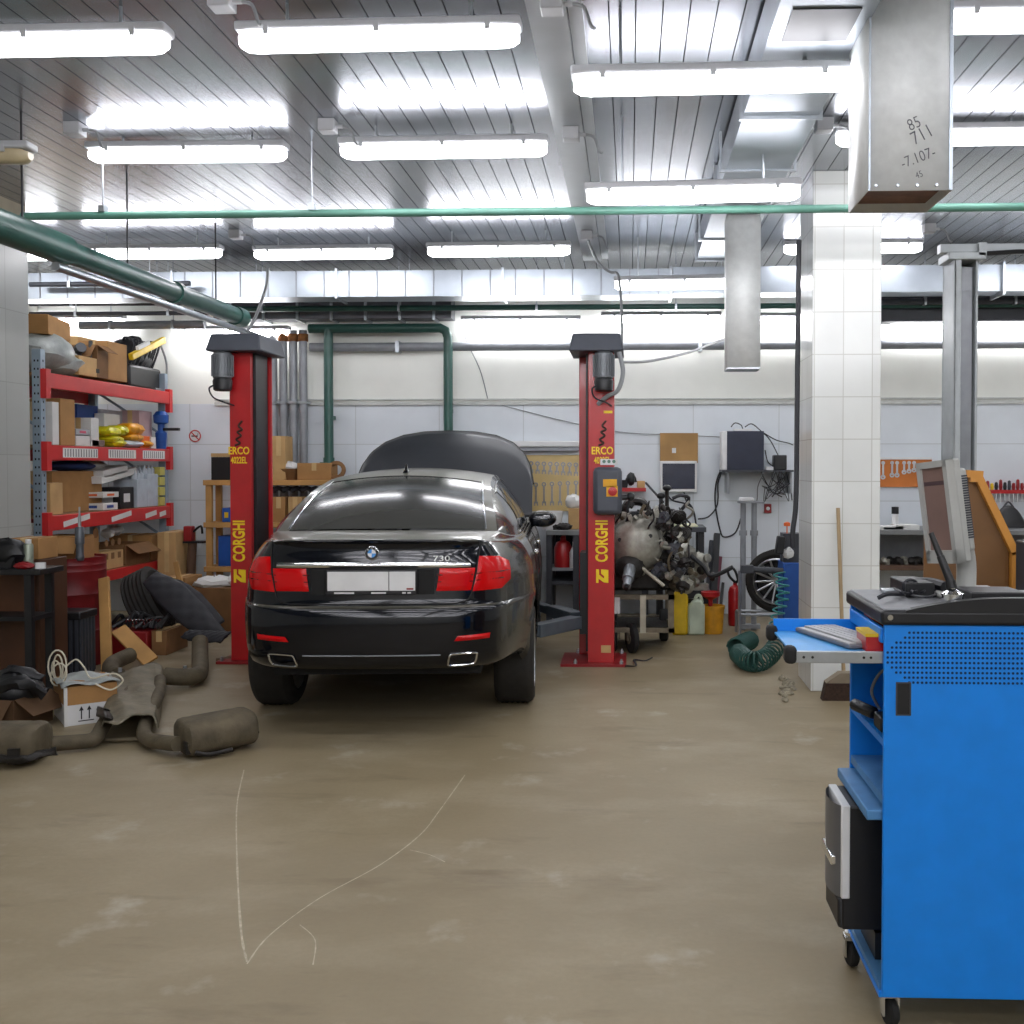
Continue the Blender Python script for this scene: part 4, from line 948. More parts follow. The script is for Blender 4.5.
MB().lathe([(.012,.26),(.012,.36),(.007,.36),(.007,.43),(0,.43)], Matrix.Translation((a.x, 8.17, zz)), 12).build('rod', M_steel, t)
# --- dark workbench with drawers at far left
t = thing('workbench', 'narrow dark workbench with open shelves at the left picture edge', 'workbench', (-4.7, 7.12, 0))
bx1 = W(54, 572, 7.15).x; lx = W(29, 572, 7.0).x; BZ = .91
MB().box(-5.4, 6.97, BZ-.04, bx1, 7.28, BZ).build('bench_top', M_black, t, bevel=.005)
M_brn = mat('brown_panel', '#4c2e1a', .6, 0, .2, 4)
MB().box(-5.35, 6.99, .55, lx+.03, 7.26, .58).build('lower_shelf', M_black, t)
for x_ in (lx, -5.3):
    for y_ in (7.0, 7.25): MB().box(x_-.025, y_-.02, 0, x_+.025, y_+.02, BZ-.04).build('leg', M_black, t)
CX = W(45, 572, 7.4).x; CZ = .94
t = thing('wooden_cabinet', 'low brown wooden cabinet standing behind the dark workbench', 'cabinet', (-4.8, 7.5, 0))
MB().box(-5.4, 7.33, 0, CX, 7.70, CZ).build('cabinet_body', M_brn, t, bevel=.006)
MB().box(-5.3, 7.315, .08, CX-.03, 7.33, .52).build('lower_panel', M_brn, t, bevel=.005)
MB().box(-5.3, 7.315, .56, CX-.03, 7.33, CZ-.04).build('upper_panel', mat('warm_brown_panel', '#5a3820', .6, 0, .2, 4), t, bevel=.005)
mb = MB().ell((W(8,555,7.12).x, 7.12, BZ+.10), (.13, .09, .1)).box(W(-20,555,7.12).x, 7.05, BZ, W(18,555,7.12).x, 7.2, BZ+.08).jag(.012); o = mk('black_power_tool', mb, M_black, 'black power tool heap at the left end of the workbench', 'tool')
a = W(27, 573, 7.12); o = mk('spray_can', MB().lathe([(0,0),(.033,0),(.033,.15),(.026,.165),(.012,.17),(.012,.19),(0,.19)], Matrix.Translation((a.x, 7.14, BZ)), 18), mat('sage_can', '#8d9687', .3, .4), 'grey green spray can on the workbench in front of the boxes', 'can')
MB().lathe([(.02,.168),(.02,.195),(0,.197)], Matrix.Translation((a.x, 7.14, BZ)), 12).build('cap', M_white, o)
a = W(24, 572, 7.02); mk('red_rag', MB().ell((a.x, 7.03, BZ+.02), (.07, .04, .025)).jag(.006), M_dred, 'red rag beside the spray can on the workbench', 'rag')
a = W(38, 572, 7.02); mk('white_roll', MB().lathe([(.012,0),(.035,0),(.035,.04),(.012,.04),(.012,0)], Matrix.Translation((a.x, 7.05, BZ)), 16), M_white, 'small white roll at the corner of the workbench', 'roll')
o = carton(W(11,558,7.4).x, 7.38, CZ+.002, W(41,558,7.4).x, 7.62, CZ+.155, M_cardA, 'closed cardboard box on the brown cabinet, left of the drum', rot=-2)
# --- black ribbed crate in front of the drum
a, b_ = W(44, 678, 7.78), W(80, 678, 7.78); cz = W(62, 612, 7.78).z
t = thing('plastic_crate', 'black slatted plastic crate standing in front of the red drum', 'crate', ((a.x+b_.x)/2, 7.88, 0))
MB().box(a.x+.01, 7.79, 0, b_.x-.01, 8.02, cz-.02).build('shell', M_black, t)
q = MB(); n = 6
for i in range(n): x_ = a.x+(b_.x-a.x)*(i+.5)/n; q.box(x_-.012, 7.775, .02, x_+.012, 7.79, cz-.06)
for i in range(5): y_ = 7.79+.23*(i+.5)/5; q.box(b_.x-.01, y_-.012, .02, b_.x+.004, y_+.012, cz-.06)
q.build('ribs', M_dgrey, t); MB().box(a.x-.012, 7.765, cz-.06, b_.x+.014, 8.03, cz).build('rim', M_black, t, bevel=.01)
# --- planks
def plank(label, p, q, w, th, m=M_wood, name='wooden_plank', rx=0, tilt=None):
    p, q = Vector(p), Vector(q); d = (q-p).normalized(); n = Vector(tilt or (0,-1,0)); s_ = d.cross(n).normalized(); n = s_.cross(d).normalized()
    M = Matrix(((s_.x,n.x,d.x,p.x),(s_.y,n.y,d.y,p.y),(s_.z,n.z,d.z,p.z),(0,0,0,1))); L = (q-p).length
    return mk(name, MB().box(-w/2, -th/2, 0, w/2, th/2, L, M), m, label, 'plank', bevel=.004)
a, b_ = G(107, 672), W(104, 578, 8.3); plank('worn upright plank leaning against the right side of the red drum', (a.x, a.y, .01), (b_.x, 8.3, b_.z), .085, .03)
a, b_ = G(154, 664), W(121, 628, 8.45); plank('short pale plank slanting down onto the floor by the exhaust pipes', (a.x, a.y-.05, .03), (b_.x, 8.4, b_.z), .13, .025, M_wood, tilt=(.3,-.6,.7))
# --- tyre, wheel liners, red crate
a = W(152, 603, 9.14); MT = Matrix.Translation((a.x, 9.14, a.z)) @ Matrix.Rotation(R(28), 4, 'Z') @ Matrix.Rotation(R(62), 4, 'Y') @ Matrix.Rotation(R(20), 4, 'X')
def tyre(M, r, w, label, name='tyre'):
    pr = [(r*.68,-w*.8),(r*.85,-w),(r*.96,-w*.9)]+[(r-(.008 if k % 2 else 0), -w*.8+1.6*w*k/10) for k in range(11)]+[(r*.96,w*.9),(r*.85,w),(r*.68,w*.8),(r*.66,0),(r*.68,-w*.8)]
    return mk(name, MB().lathe(pr, M, 44), M_tyre, label, 'tyre')
zmin = .34
tyre(MT, .32, .12, 'worn black tyre leaning among car parts in front of the rack')
a, b_ = W(118, 640, 8.75), W(165, 640, 8.75); zt = W(140, 630, 8.75).z
o = mk('red_crate', MB().box(W(100,640,8.75).x, 8.66, 0, W(152,640,8.75).x, 8.93, .21), M_dred, 'low red crate under the tyre, holding black hoses', 'crate', bevel=.01)
carton(W(153,640,8.75).x, 8.72, 0, W(168,640,8.75).x, 9.15, .21, M_cardC, 'brown cardboard box beside the low red crate')
q = MB()
for k in range(14):
    x_ = W(112+4*k, 630, 8.8).x; u_ = random.uniform; q.tube([(x_, u_(8.7, 8.8), .235), (x_+u_(.0,.1), u_(8.74, 8.84), u_(.27, .36)), (x_+u_(.06,.18), u_(8.8, 8.9), u_(.24, .30))], u_(.012, .024), 7, 5)
o = mk('hose_heap', q, M_black, 'heap of black hoses and clips lying on the low red crate', 'hoses'); o['kind'] = 'stuff'
q = MB()
for k in range(10): x_ = W(126+3.6*k, 628, 8.76).x; q.tube([(x_, 8.74, .26), (x_+.03, 8.73, .31), (x_+.05, 8.74, .26)], .006, 6, 4)
q.build('silver_clips', M_chrome, o)
def liner(pix, th, label, m=None, arch=.03):
    """a long moulded panel: centre line pixels at depth, with widths"""
    P_ = [W(x, y, Y) for x, y, Y, w in pix]; Ws = [w for *_, w in pix]
    pp = crom(P_, 5); mb = MB()
    def fn(u, v):
        t_ = v*(len(Ws)-1); i = min(int(t_), len(Ws)-2); w = Ws[i]+(Ws[i+1]-Ws[i])*(t_-i); k = v*(len(pp)-1); j = min(int(k), len(pp)-2); c = pp[j].lerp(pp[j+1], k-j)
        x = (u-.5)*2; return c+Vector((x*w*.45, x*w*.3, x*w*.45))+Vector((.3,-.6,.5))*(arch*(1-x*x)+.008*math.sin(v*40)*math.cos(x*6))
    return mk('wheel_liner', mb.grid(fn, 12, 28), m or mat('dusty_black_plastic', '#2a2b30', .55, 0, .2, 12), label, 'car part', solid=th)
liner([(150,578,8.82,.10),(171,594,8.72,.18),(194,616,8.62,.17),(224,640,8.5,.06)], .02, 'long dusty black wheel liner slanting down in front of the tyre')
liner([(150,585,9.05,.08),(170,588,9.05,.14),(190,604,9.0,.18),(217,628,8.95,.12)], .02, 'second black plastic liner behind the long one')
liner([(185,634,8.5,.06),(205,637,8.45,.1),(226,637,8.4,.08)], .015, 'flat black plastic piece at the foot of the left red post', arch=.02)
# carton with white paper behind the left post
a, b_ = W(196, 620, 10.0), W(229, 620, 10.0)
o = carton(a.x, 9.9, 0, b_.x+.25, 10.4, W(210, 588, 9.9).z, M_cardC, 'dark cardboard box heaped with white paper beside the left red post', open_=False, tape=False)
q = MB().ell((a.x+.15, 10.1, W(210,588,9.9).z+.03), (.2, .2, .06)).ell((a.x+.42, 10.15, W(210,588,9.9).z+.05), (.16, .18, .08)).jag(.02); mk('paper_heap', q, M_paper, 'crumpled white paper on the dark cardboard box', 'paper')
a = W(192, 576, 9.6); plank('small pale stick standing against the dark paper box', (a.x-.05, 9.7, .005), (a.x-.22, 9.75, a.z+.12), .05, .03)
o = carton(W(166,600,10.1).x, 10.0, 0, W(190,600,10.1).x, 10.4, W(175, 578, 10.0).z, M_cardA, 'cardboard box on the floor half hidden by the black liners')
# --- floor: exhaust system
t = thing('exhaust_system', 'rusty car exhaust with two mufflers and a heat shield lying on the floor', 'exhaust', (-3.0, 6.0, 0))
def muffler(p0, p1, rx, rz, yaw=0):
    p0, p1 = Vector(p0), Vector(p1); d = p1-p0; L = d.length; M = Matrix.Translation(p0) @ Matrix.Rotation(math.atan2(d.y, d.x), 4, 'Z') @ Matrix.Rotation(-math.asin(d.z/L), 4, 'Y'); mb = MB(); n = 28
    secs = [(0,.55),(.02,.8),(.06,.96),(.12,1.0),(.2,.985),(.25,1),(.5,1),(.75,1),(.8,.985),(.88,1),(.94,.97),(.98,.86),(1,.6)]
    vs = []
    for s_, k in secs:
        for i in range(n):
            a_ = 2*math.pi*i/n; cx, sx_ = math.cos(a_), math.sin(a_); vs.append((s_*L, rx*k*math.copysign(abs(cx)**.7, cx), rz*k*math.copysign(abs(sx_)**.7, sx_)))
    mb.add(vs, [(i*n+j, i*n+(j+1) % n, (i+1)*n+(j+1) % n, (i+1)*n+j) for i in range(len(secs)-1) for j in range(n)]+[tuple(reversed(range(n))), tuple((len(secs)-1)*n+j for j in range(n))], M)
    return mb.build('muffler', M_rust, t), M, L
a, b_ = G(168, 764), G(246, 750)
m1, M1, L1 = muffler((a.x, a.y+.14, .105), (b_.x-.01, b_.y+.12, .12), .15, .10)
q = MB().tube([M1 @ Vector((s_*L1, -.15*math.sin(1), -.02)) for s_ in (.02, .25, .5, .75, .98)], .008, 6, 3); q.build('seam', mat('dark_rust', '#4c4436', .85, .1, .3, 14), m1)
q = MB().box(.0, -.12, -.07, .05, -.06, .0, M1).tube([M1 @ Vector((.04,-.14,-.06)), M1 @ Vector((.12,-.15,-.085)), M1 @ Vector((.24,-.155,-.08))], .014, 6, 4); q.build('bracket', M_oily, m1)
a, b_ = G(-60, 770), G(30, 768)
m2, M2, L2 = muffler((a.x, a.y+.14, .115), (b_.x, b_.y+.14, .11), .15, .10)
q = MB().tube([M2 @ Vector((L2-.2,-.155,-.04)), M2 @ Vector((L2-.08,-.165,-.06)), M2 @ Vector((L2+.02,-.10,-.05)), M2 @ Vector((L2+.09,-.06,-.04))], .022, 7, 4).box(L2-.12, -.165, -.08, L2-.06, -.13, .0, M2).jag(.006); q.build('bracket', M_oily, m2)
def fp(x, y, z): p = G(x, y, z); return (p.x, p.y, p.z)
MB().tube([fp(30, 745, .08), fp(45, 744, .06), fp(75, 742, .055), fp(94, 739, .06), fp(103, 726, .08), fp(114, 708, .10), fp(130, 690, .11), fp(140, 676, .11)], .042, 14, 6).build('left_pipe', M_rust, t)
MB().tube([fp(178, 744, .08), fp(160, 742, .06), fp(149, 740, .055), fp(144, 732, .06), fp(150, 712, .10), fp(158, 695, .12), fp(160, 680, .12)], .042, 14, 6).build('right_pipe', M_rust, t)
MB().tube([fp(88, 741, .02), fp(115, 740, .02), fp(142, 739, .02)], .012, 8).build('cross_rod', M_rust, t)
MB().tube([fp(118, 676, .10), fp(112, 672, .09), fp(112, 664, .10), fp(130, 655, .12)], .06, 12, 5).build('front_elbow', M_rust, t)
MB().tube([fp(165, 676, .10), fp(180, 677, .09), fp(195, 676, .08), fp(200, 671, .09), fp(200, 655, .14), fp(200, 641, .22)], .062, 14, 6).build('down_pipe', M_rust, t)
M_shield = mat('dented_heat_shield', '#77705e', .6, .3, .25, 7, .4)
def shield(u, v):
    p = Vector(fp(100+58*u+8*v, 722-52*v+5*math.sin(u*6), .13)); ed = (2*u-1)
    p.z += .025*(1-ed*ed)-.008*math.sin(v*9)*math.cos(u*7)+.007*math.sin(u*15+v*8)+.03*math.exp(-((v-.5)/.06)**2)*.5-(.05*max(0, abs(ed)-.85)/.15)
    return p
MB().grid(shield, 26, 24).build('heat_shield', M_shield, t, solid=.006)
MB().grid(lambda u, v: Vector(fp(97+18*u, 716-10*v+6*u, .10+.06*math.sin(math.pi*u)+.02*math.sin(v*6))), 8, 6).build('side_shield', M_oily, t, solid=.01)
for x_, y_, z_ in ((120, 672, .15), (185, 670, .13)): p = Vector(fp(x_, y_, z_)); MB().cyl(p, p+Vector((0,0,.03)), .014, 8).build('bolt', M_steel, t)
# --- white box with cables
a = G(65, 727); th = R(38); hx, hy = .15, .20
cc = Vector((a.x, a.y, 0))+Vector((hx*math.cos(th)-hy*math.sin(th), hx*math.sin(th)+hy*math.cos(th), 0))
Mx = Matrix.Translation(cc) @ Matrix.Rotation(th, 4, 'Z')
t2 = mk('cardboard_box', MB().box(-hx, -hy, 0, hx, hy, .15, Mx), M_white, 'white carton with arrow print and brown sleeve, full of white cable, beside the exhaust', 'box', bevel=.003)
MB().box(-hx-.002, -hy-.002, .13, hx+.002, hy+.002, .245, Mx).build('cardboard_sleeve', M_cardA, t2)
MB().box(-hx-.004, -hy-.004, 0, -hx+.015, -hy+.015, .245, Mx).build('corner_strip', M_paper, t2)
q = MB(); yq = -hy-.001
for k in (0, .045): q.box(-.06+k, yq-.0012, .035, -.053+k, yq, .095, Mx).add([(-.07+k,yq-.0012,.09),(-.043+k,yq-.0012,.09),(-.0565+k,yq-.0012,.118)], [(0,1,2)], Mx)
q.box(-.075, yq-.0012, .022, .015, yq, .028, Mx); q.build('arrow_print', M_black, t2)
MB().grid(lambda u, v: Mx @ Vector((-hx-.02+(2*hx+.04)*u, -hy-.02+(2*hy+.04)*v, .258+.012*math.sin(u*9+v*4)+.012*math.sin(v*11)-.015*abs(2*u-1)**3)), 14, 14).build('film', M_film, t2, solid=.004)
mb = MB(); c1 = Mx @ Vector((-hx+.03, hy-.08, .27))
for k in range(4):
    r_ = (.06, .085, .10, .07)[k]; mb.tube([(c1.x+r_*(.5,.35,.6,.75)[k]*math.cos(a_)+(-.03,.0,.01,.035)[k], c1.y-.03*k, c1.z+(.03,.05,.07,.02)[k]+r_*math.sin(a_)+.3*r_*math.cos(a_)*(k-1.5)*.5) for a_ in [2*math.pi*i/18 for i in range(18)]], .0055, 6, closed=True)
c2 = Mx @ Vector((.05, -hy, .27))
mb.tube([(c1.x+.03, c1.y, c1.z+.05), (c1.x+.10, c1.y, c1.z+.10), (c1.x+.18, c1.y-.05, c1.z+.06), (c2.x-.05, c2.y, c2.z+.01), (c2.x+.10, c2.y-.02, c2.z+.045), (c2.x+.16, c2.y-.02, c2.z+.0), (c2.x+.09, c2.y-.035, c2.z-.055), (c2.x-.01, c2.y-.03, c2.z-.02)], .0055, 6, 8)
mk('white_cable', mb, mat('white_cable_sheath', '#cfc9b4', .5), 'coil of white cable spilling out of the white carton', 'cable')
# --- brown box with black parts at left edge
a = G(28, 735); o = carton(a.x-.44, a.y+.05, 0, a.x-.08, a.y+.40, .20, mat('old_cardboard', '#573f28', .85, 0, .2, 6), 'open brown cardboard box full of black car parts at the left picture edge', open_=True, rot=-8)
q = MB().ell((a.x-.2, a.y+.22, .22), (.17, .15, .12)).tube([(a.x-.3, a.y+.1, .24), (a.x-.1, a.y+.1, .30), (a.x+.02, a.y+.15, .22)], .04, 8, 4).tube([(a.x-.35, a.y+.25, .25), (a.x-.2, a.y+.2, .36), (a.x-.05, a.y+.22, .28)], .035, 8, 4).jag(.012)
mk('black_parts', q, M_black, 'jumble of black car parts heaped in the open brown box', 'car parts')
# rag by left post base
a = G(232, 661); mk('rag', MB().tube([(a.x-.12, a.y-.03, .012), (a.x, a.y+.01, .02), (a.x+.1, a.y-.02, .014)], .018, 7, 5).jag(.005), mat('brown_rag', '#6d5a48', .9), 'brown rag on the floor at the foot of the left red post', 'rag')
# no smoking sign on the wall
p = W(195, 436, BW-.006); K = face((p.x, BW-.004, p.z), (1,0,0), (0,0,1))
o = mk('no_smoking_sign', MB().lathe([(0,0),(.072,0),(.072,.002),(0,.002)], K, 32), M_paper, 'round no smoking sign on the back wall between the rack and the left post', 'sign')
q = MB().lathe([(.055,.002),(.068,.002),(.068,.0035),(.055,.0035),(.055,.002)], K, 32).box(-.058,-.006,.002,.058,.006,.0034, K @ Matrix.Rotation(R(-45), 4, 'Z')); q.build('red_ring', mat('sign_red', '#b8323a', .5), o)
MB().box(-.04,-.008,.002,.03,.006,.003, K).box(.03,.006,.002,.036,.03,.003, K).build('cigarette', M_black, o)
# --- wooden shelf behind the left post
a, b_ = W(214, 600, 11.0), W(342, 600, 11.0); z1 = W(280, 480, 10.9).z; z2 = W(280, 522, 10.9).z; z3 = W(280, 566, 10.9).z
t = thing('wooden_shelf', 'pine shelf unit against the back wall behind the left red post', 'shelf', ((a.x+b_.x)/2, 11.0, 0))
for xx in (a.x, b_.x-.06):
    for yy in (10.8, 11.06): MB().box(xx, yy, 0, xx+.06, yy+.05, z1-.03).build('post', M_wood, t)
for z in (z1, z2, z3): MB().box(a.x-.02, 10.78, z-.055, b_.x+.02, 11.12, z).build('board', M_wood, t, bevel=.004)
def sh(p0, p1, yt, zb, m, label, dep=.25, name='cardboard_box', cat='box', **k):
    A, B = W(p0, yt, 10.84), W(p1, yt, 10.84); return carton(A.x, 10.84, zb+.002, B.x, 10.84+dep, A.z, m, label, name=name, cat=cat, **k)
o = sh(211, 231, 457, z1, M_black, 'black case on the pine shelf at the left of the red post', tape=False, name='black_case', cat='case')
A = W(222, 453, 10.95); mk('open_folder', MB().box(A.x-.1, 10.9, W(221,457,10.84).z+.002, A.x+.1, 11.05, W(221,457,10.84).z+.04), M_cardB, 'pale folder lying on the black case', 'folder')
sh(272, 285, 436, z1, M_cardB, 'tall pale cardboard box right behind the red post on the pine shelf')
sh(297, 331, 463, z1, M_cardA, 'long low cardboard box on the top board of the pine shelf'); 
A = W(290, 470, 10.95); o = mk('brown_bowl', MB().lathe([(0,0),(.07,0),(.13,.12),(.12,.12),(.06,.012),(0,.012)], Matrix.Translation((A.x, 10.95, z1)), 20), M_cardC, 'brown bowl heaped with paper between the boxes on the pine shelf', 'bowl')
MB().ell((A.x, 10.95, z1+.13), (.11, .1, .06)).jag(.015).build('paper_heap', M_paper, o)
A = W(338, 470, 10.95); o = mk('plate_gasket', MB().lathe([(.06,0),(.1,.0),(.1,.03),(.06,.03),(.06,0)], Matrix.Translation((A.x, 10.9, z1+.1)) @ Matrix.Rotation(R(75), 4, 'X'), 20), M_cardC, 'brown ring standing at the right end of the pine shelf', 'ring')
sh(272, 285, 497, z2, M_cardA, 'left cardboard box on the middle board behind the red post'); sh(288, 302, 497, z2, M_cardB, 'right cardboard box on the middle board, partly hidden by the car', tape=True)
sh(222, 231, 508, z2, M_dblue, 'blue box with yellow base on the middle board left of the red post', stick=M_yellow, tape=False, name='blue_box')
sh(218, 231, 536, z3, M_dblue, 'tall blue canister on the lowest board left of the red post', tape=False, name='blue_canister', cat='canister')
q = MB()
for k in range(6): x_ = a.x+.6+.1*k; q.tube([(x_, 10.85, z2+.33), (x_+.05, 10.9, z2+.36), (x_+.1, 10.95, z2+.33)], .025, 7, 3)
mk('dark_hoses', q, M_cable, 'dark hoses lying on the boxes under the top pine board', 'hoses')
# ================================================================== back wall, engine, right side
def wallthing(name, label, cat, px, py, Y=BW-.05): p = W(px, py, Y); return thing(name, label, cat, (p.x, Y, p.z))
def wbox(p0, y0, p1, y1, Y, dep):
    a, b = W(p0, y1, Y), W(p1, y0, Y); return MB().box(a.x, Y, a.z, b.x, Y+dep, b.z)
# --- wrench board and bench behind the car
t = wallthing('tool_board', 'yellowish tool board hung with wrenches between the raised hood and the right post', 'tool board', 555, 480)
Yw = BW-.035
wbox(500, 455, 580, 511, Yw, .03).build('board', mat('yellow_board', '#c9b078', .6, 0, .12, 5), t)
M_wr = mat('wrench_steel', '#8d8f92', .35, .7, .15, 20)
for r_, (y0, y1, n) in enumerate(((459, 478, 11), (482, 506, 9))):
    for k in range(n):
        px = 512+64*k/(n-1); sl = 3*(k/(n-1)) if r_ else -2*(k/(n-1))
        a, b = W(px, y0-sl+2, Yw), W(px, y1-sl*.3 if r_ else y1-6+k*.4, Yw); q = MB()
        q.box(a.x-.010, Yw-.008, b.z+.03, a.x+.010, Yw-.001, a.z-.03); K = face((a.x, Yw-.001, a.z-.02), (1,0,0), (0,0,1))
        q.lathe([(.012,0),(.026,0),(.026,.009),(.012,.009),(.012,0)], K, 12)
        q.prism([(-.024,.02),(-.022,-.025),(.022,-.025),(.024,.02),(.011,.02),(.010,-.005),(-.010,-.005),(-.011,.02)], .008, face((a.x, Yw-.001, b.z+.02), (1,0,0), (0,0,-1)))
        w_ = q.build('wrench', M_wr); tag(w_, ('upper' if r_ == 0 else 'lower')+' row wrench hanging on the yellowish tool board', 'wrench', ('upper' if r_ == 0 else 'lower')+' wrenches on the yellow board')
t = wallthing('wall_ledge', 'white ledge on the wall above the yellowish tool board', 'ledge', 555, 446)
wbox(470, 441, 579, 447, BW-.12, .12).build('ledge', M_white, t, bevel=.01); wbox(470, 447, 579, 451, BW-.10, .10).build('under_strip', M_gpipe, t)
bz = W(560, 529, 11.0).z
t = thing('workbench', 'long dark workbench under the yellowish tool board behind the car', 'workbench', (-1.2, 11.05, 0))
x0, x1 = -.87, W(650, 529, 11.0).x
MB().box(x0, 10.75, bz-.05, x1, BW-.01, bz).build('bench_top', mat('bench_top_grey', '#7c7f80', .5, .2, .15, 5), t, bevel=.004)
for xx in (x0+.03, W(577, 560, 11).x, x1-.05): 
    for yy in (10.8, 11.3): MB().box(xx-.03, yy-.03, 0, xx+.03, yy+.03, bz-.05).build('leg', M_dgrey, t)
MB().box(x0+.05, 10.8, .38, x1-.05, BW-.02, .42).build('lower_shelf', M_dgrey, t); MB().box(x0, BW-.03, .42, x1, BW-.015, bz-.05).build('back_panel', mat('navy_panel', '#2c303c', .6), t)
a = W(563, 560, 10.9); zz = W(563, 567, 10.9).z
MB().box(max(a.x-.25, x0), 10.8, zz-.03, a.x+.14, BW-.02, zz).build('mid_shelf', M_gpipe, t)
o = mk('red_canister', MB().lathe([(0,0),(.09,0),(.095,.03),(.095,.20),(.07,.26),(.03,.28),(.03,.33),(0,.33)], Matrix.Translation((a.x, 10.92, zz)), 20), M_red, 'red canister on the shelf of the dark workbench left of the right post', 'canister')
MB().tube([(a.x-.05, 10.9, zz+.3), (a.x+.02, 10.88, zz+.37), (a.x+.08, 10.9, zz+.33)], .012, 6, 4).build('handle', M_black, o)
a = W(574, 548, 10.8); mk('white_bottle', MB().lathe([(0,0),(.05,0),(.05,.16),(.02,.22),(.02,.27),(0,.27)], Matrix.Translation((a.x, 10.85, zz)), 16), M_white, 'white bottle on the bench shelf beside the right post', 'bottle')
a = W(551, 522, 10.95); o = mk('white_bucket', MB().lathe([(0,0),(.10,0),(.125,.17),(.13,.17),(.13,.19),(.115,.19),(.09,.02),(0,.02)], Matrix.Translation((a.x, 11.0, bz)), 24), M_white, 'white bucket on the workbench behind the car mirror', 'bucket')
a = W(573, 510, 10.95); carton(a.x-.05, 10.95, bz, a.x+.06, 11.12, bz+.22, M_cardB, 'small cardboard box on the workbench beside the right post, white bag on top', tape=False)
mk('white_bag', MB().ell((a.x-.0, 11.03, bz+.29), (.09, .07, .075)).jag(.012), M_paper, 'white bag on the small cardboard box by the right post', 'bag')
a = W(563, 526, 10.85); mk('brown_fitting', MB().ell((a.x, 10.85, bz+.035), (.10, .05, .035)).box(a.x-.1, 10.83, bz, a.x+.06, 10.87, bz+.04).jag(.008), M_oily, 'dark metal fitting at the front edge of the workbench by the mirror', 'fitting')
# board and monitor on the wall, red shelf with tools
o = mk('notice_board', wbox(660, 433, 698, 463, BW-.03, .025), M_ply, 'square wooden board on the wall above the white framed panel', 'board', bevel=.004)
wbox(672, 448, 676, 453, BW-.032, .003).build('note', M_paper, o)
t = wallthing('wall_monitor', 'flat white framed monitor with a dark screen on the wall below the wooden board', 'monitor', 679, 477)
wbox(660, 461, 697, 492, BW-.09, .06).build('frame', M_white, t, bevel=.006); wbox(662.5, 463.5, 695, 489, BW-.093, .004).build('screen', mat('dark_screen', '#262a3c', .25), t); wbox(672, 470, 686, 483, BW-.04, .035).build('bracket', M_dgrey, t)
cable('black cable hanging below the white framed monitor', [(666,492,11.32),(672,500,11.32),(686,504,11.33),(693,510,11.33),(696,524,11.3)], .010)
cable('second black cable below the white framed monitor', [(684,492,11.33),(686,500,11.33),(692,507,11.34),(695,516,11.34)], .008)
p = W(634, 488, 11.2); t = thing('tool_shelf', 'small red wall shelf crowded with tools right of the control box', 'shelf', (p.x, 11.2, p.z))
wbox(617, 488, 646, 491.5, 11.15, .24).build('shelf_board', M_red, t)
q = wbox(620, 480, 627, 488, 11.18, .08); q.ell(W(631, 479, 11.2), (.05,.05,.07)).tube([W(626,486,11.2), W(628,476,11.2), W(633,475,11.2), W(636,482,11.2)], .012, 6, 5)
mk('black_grinder', q.jag(.006), M_black, 'black grinder on the small red shelf', 'tool'); o = mk('drill_box', wbox(637, 481, 645, 488, 11.18, .08), M_cardB, 'tan box on the small red shelf', 'box', bevel=.005)
cable('thin black rod leaning from the red shelf towards the engine', [(646,483,11.1),(655,493,10.6),(663,502,10.0)], .012, name='rod')
# bench top right of engine
bt = W(690, 527, 10.6).z
t = thing('side_table', 'small dark table with pale top against the wall right of the engine', 'table', (W(685,527,10.7).x, 10.8, 0))
a, b_ = W(655, 527, 10.6), W(706, 527, 10.6)
MB().box(a.x, 10.55, bt-.05, b_.x, 11.1, bt).build('table_top', M_dgrey, t, bevel=.004)
MB().box(a.x+.02, 10.6, bt, b_.x-.08, 11.08, bt+.012).build('paper_cover', mat('cream_cover', '#cfcfae', .6), t)
for px in (660, 701): x = W(px, 560, 10.65).x; [MB().box(x-.03, yy-.03, 0, x+.03, yy+.03, bt-.05).build('leg', M_black, t) for yy in (10.65, 11.0)]
# --- wall computer on its shelf
sz = W(750, 470, 11.05).z
t = thing('display_shelf', 'dark wall shelf under the wall computer left of the pillar', 'shelf', (W(758,470,11.1).x, 11.2, sz))
MB().box(W(722,470,11.05).x, 11.0, sz-.02, W(793,470,11.05).x, BW-.005, sz).build('shelf_board', M_dgrey, t)
for px in (728, 790): x = W(px, 480, 11.1).x; MB().box(x-.01, 11.05, sz-.25, x+.01, BW-.005, sz-.02).build('bracket', M_gpipe, t)
t = thing('desktop_computer', 'dark computer case with pale front edge lying on the wall shelf', 'computer', (W(745,450,11.1).x, 11.15, sz))
a, b_ = W(725, 469, 11.03), W(764, 431, 11.03)
MB().box(a.x, 11.03, sz, b_.x, 11.25, b_.z).build('case', mat('navy_case', '#262b3d', .35, .2), t, bevel=.005)
MB().box(W(721.5,469,11.03).x, 11.02, sz, a.x+.02, 11.26, b_.z).build('front_bezel', M_white, t, bevel=.008)
MB().box(a.x+.1, 11.06, b_.z, b_.x-.12, 11.22, b_.z+.025).build('hub', M_white, t, bevel=.005)
a, b_ = W(774, 468, 11.05), W(787, 455, 11.05)
o = mk('black_router', MB().box(a.x, 11.05, sz, b_.x, 11.2, b_.z), M_black, 'small black box on the right end of the wall shelf', 'electronics', bevel=.01); MB().box(a.x-.08, 11.06, sz, a.x-.005, 11.14, sz+.035).build('white_plug', M_white, o)
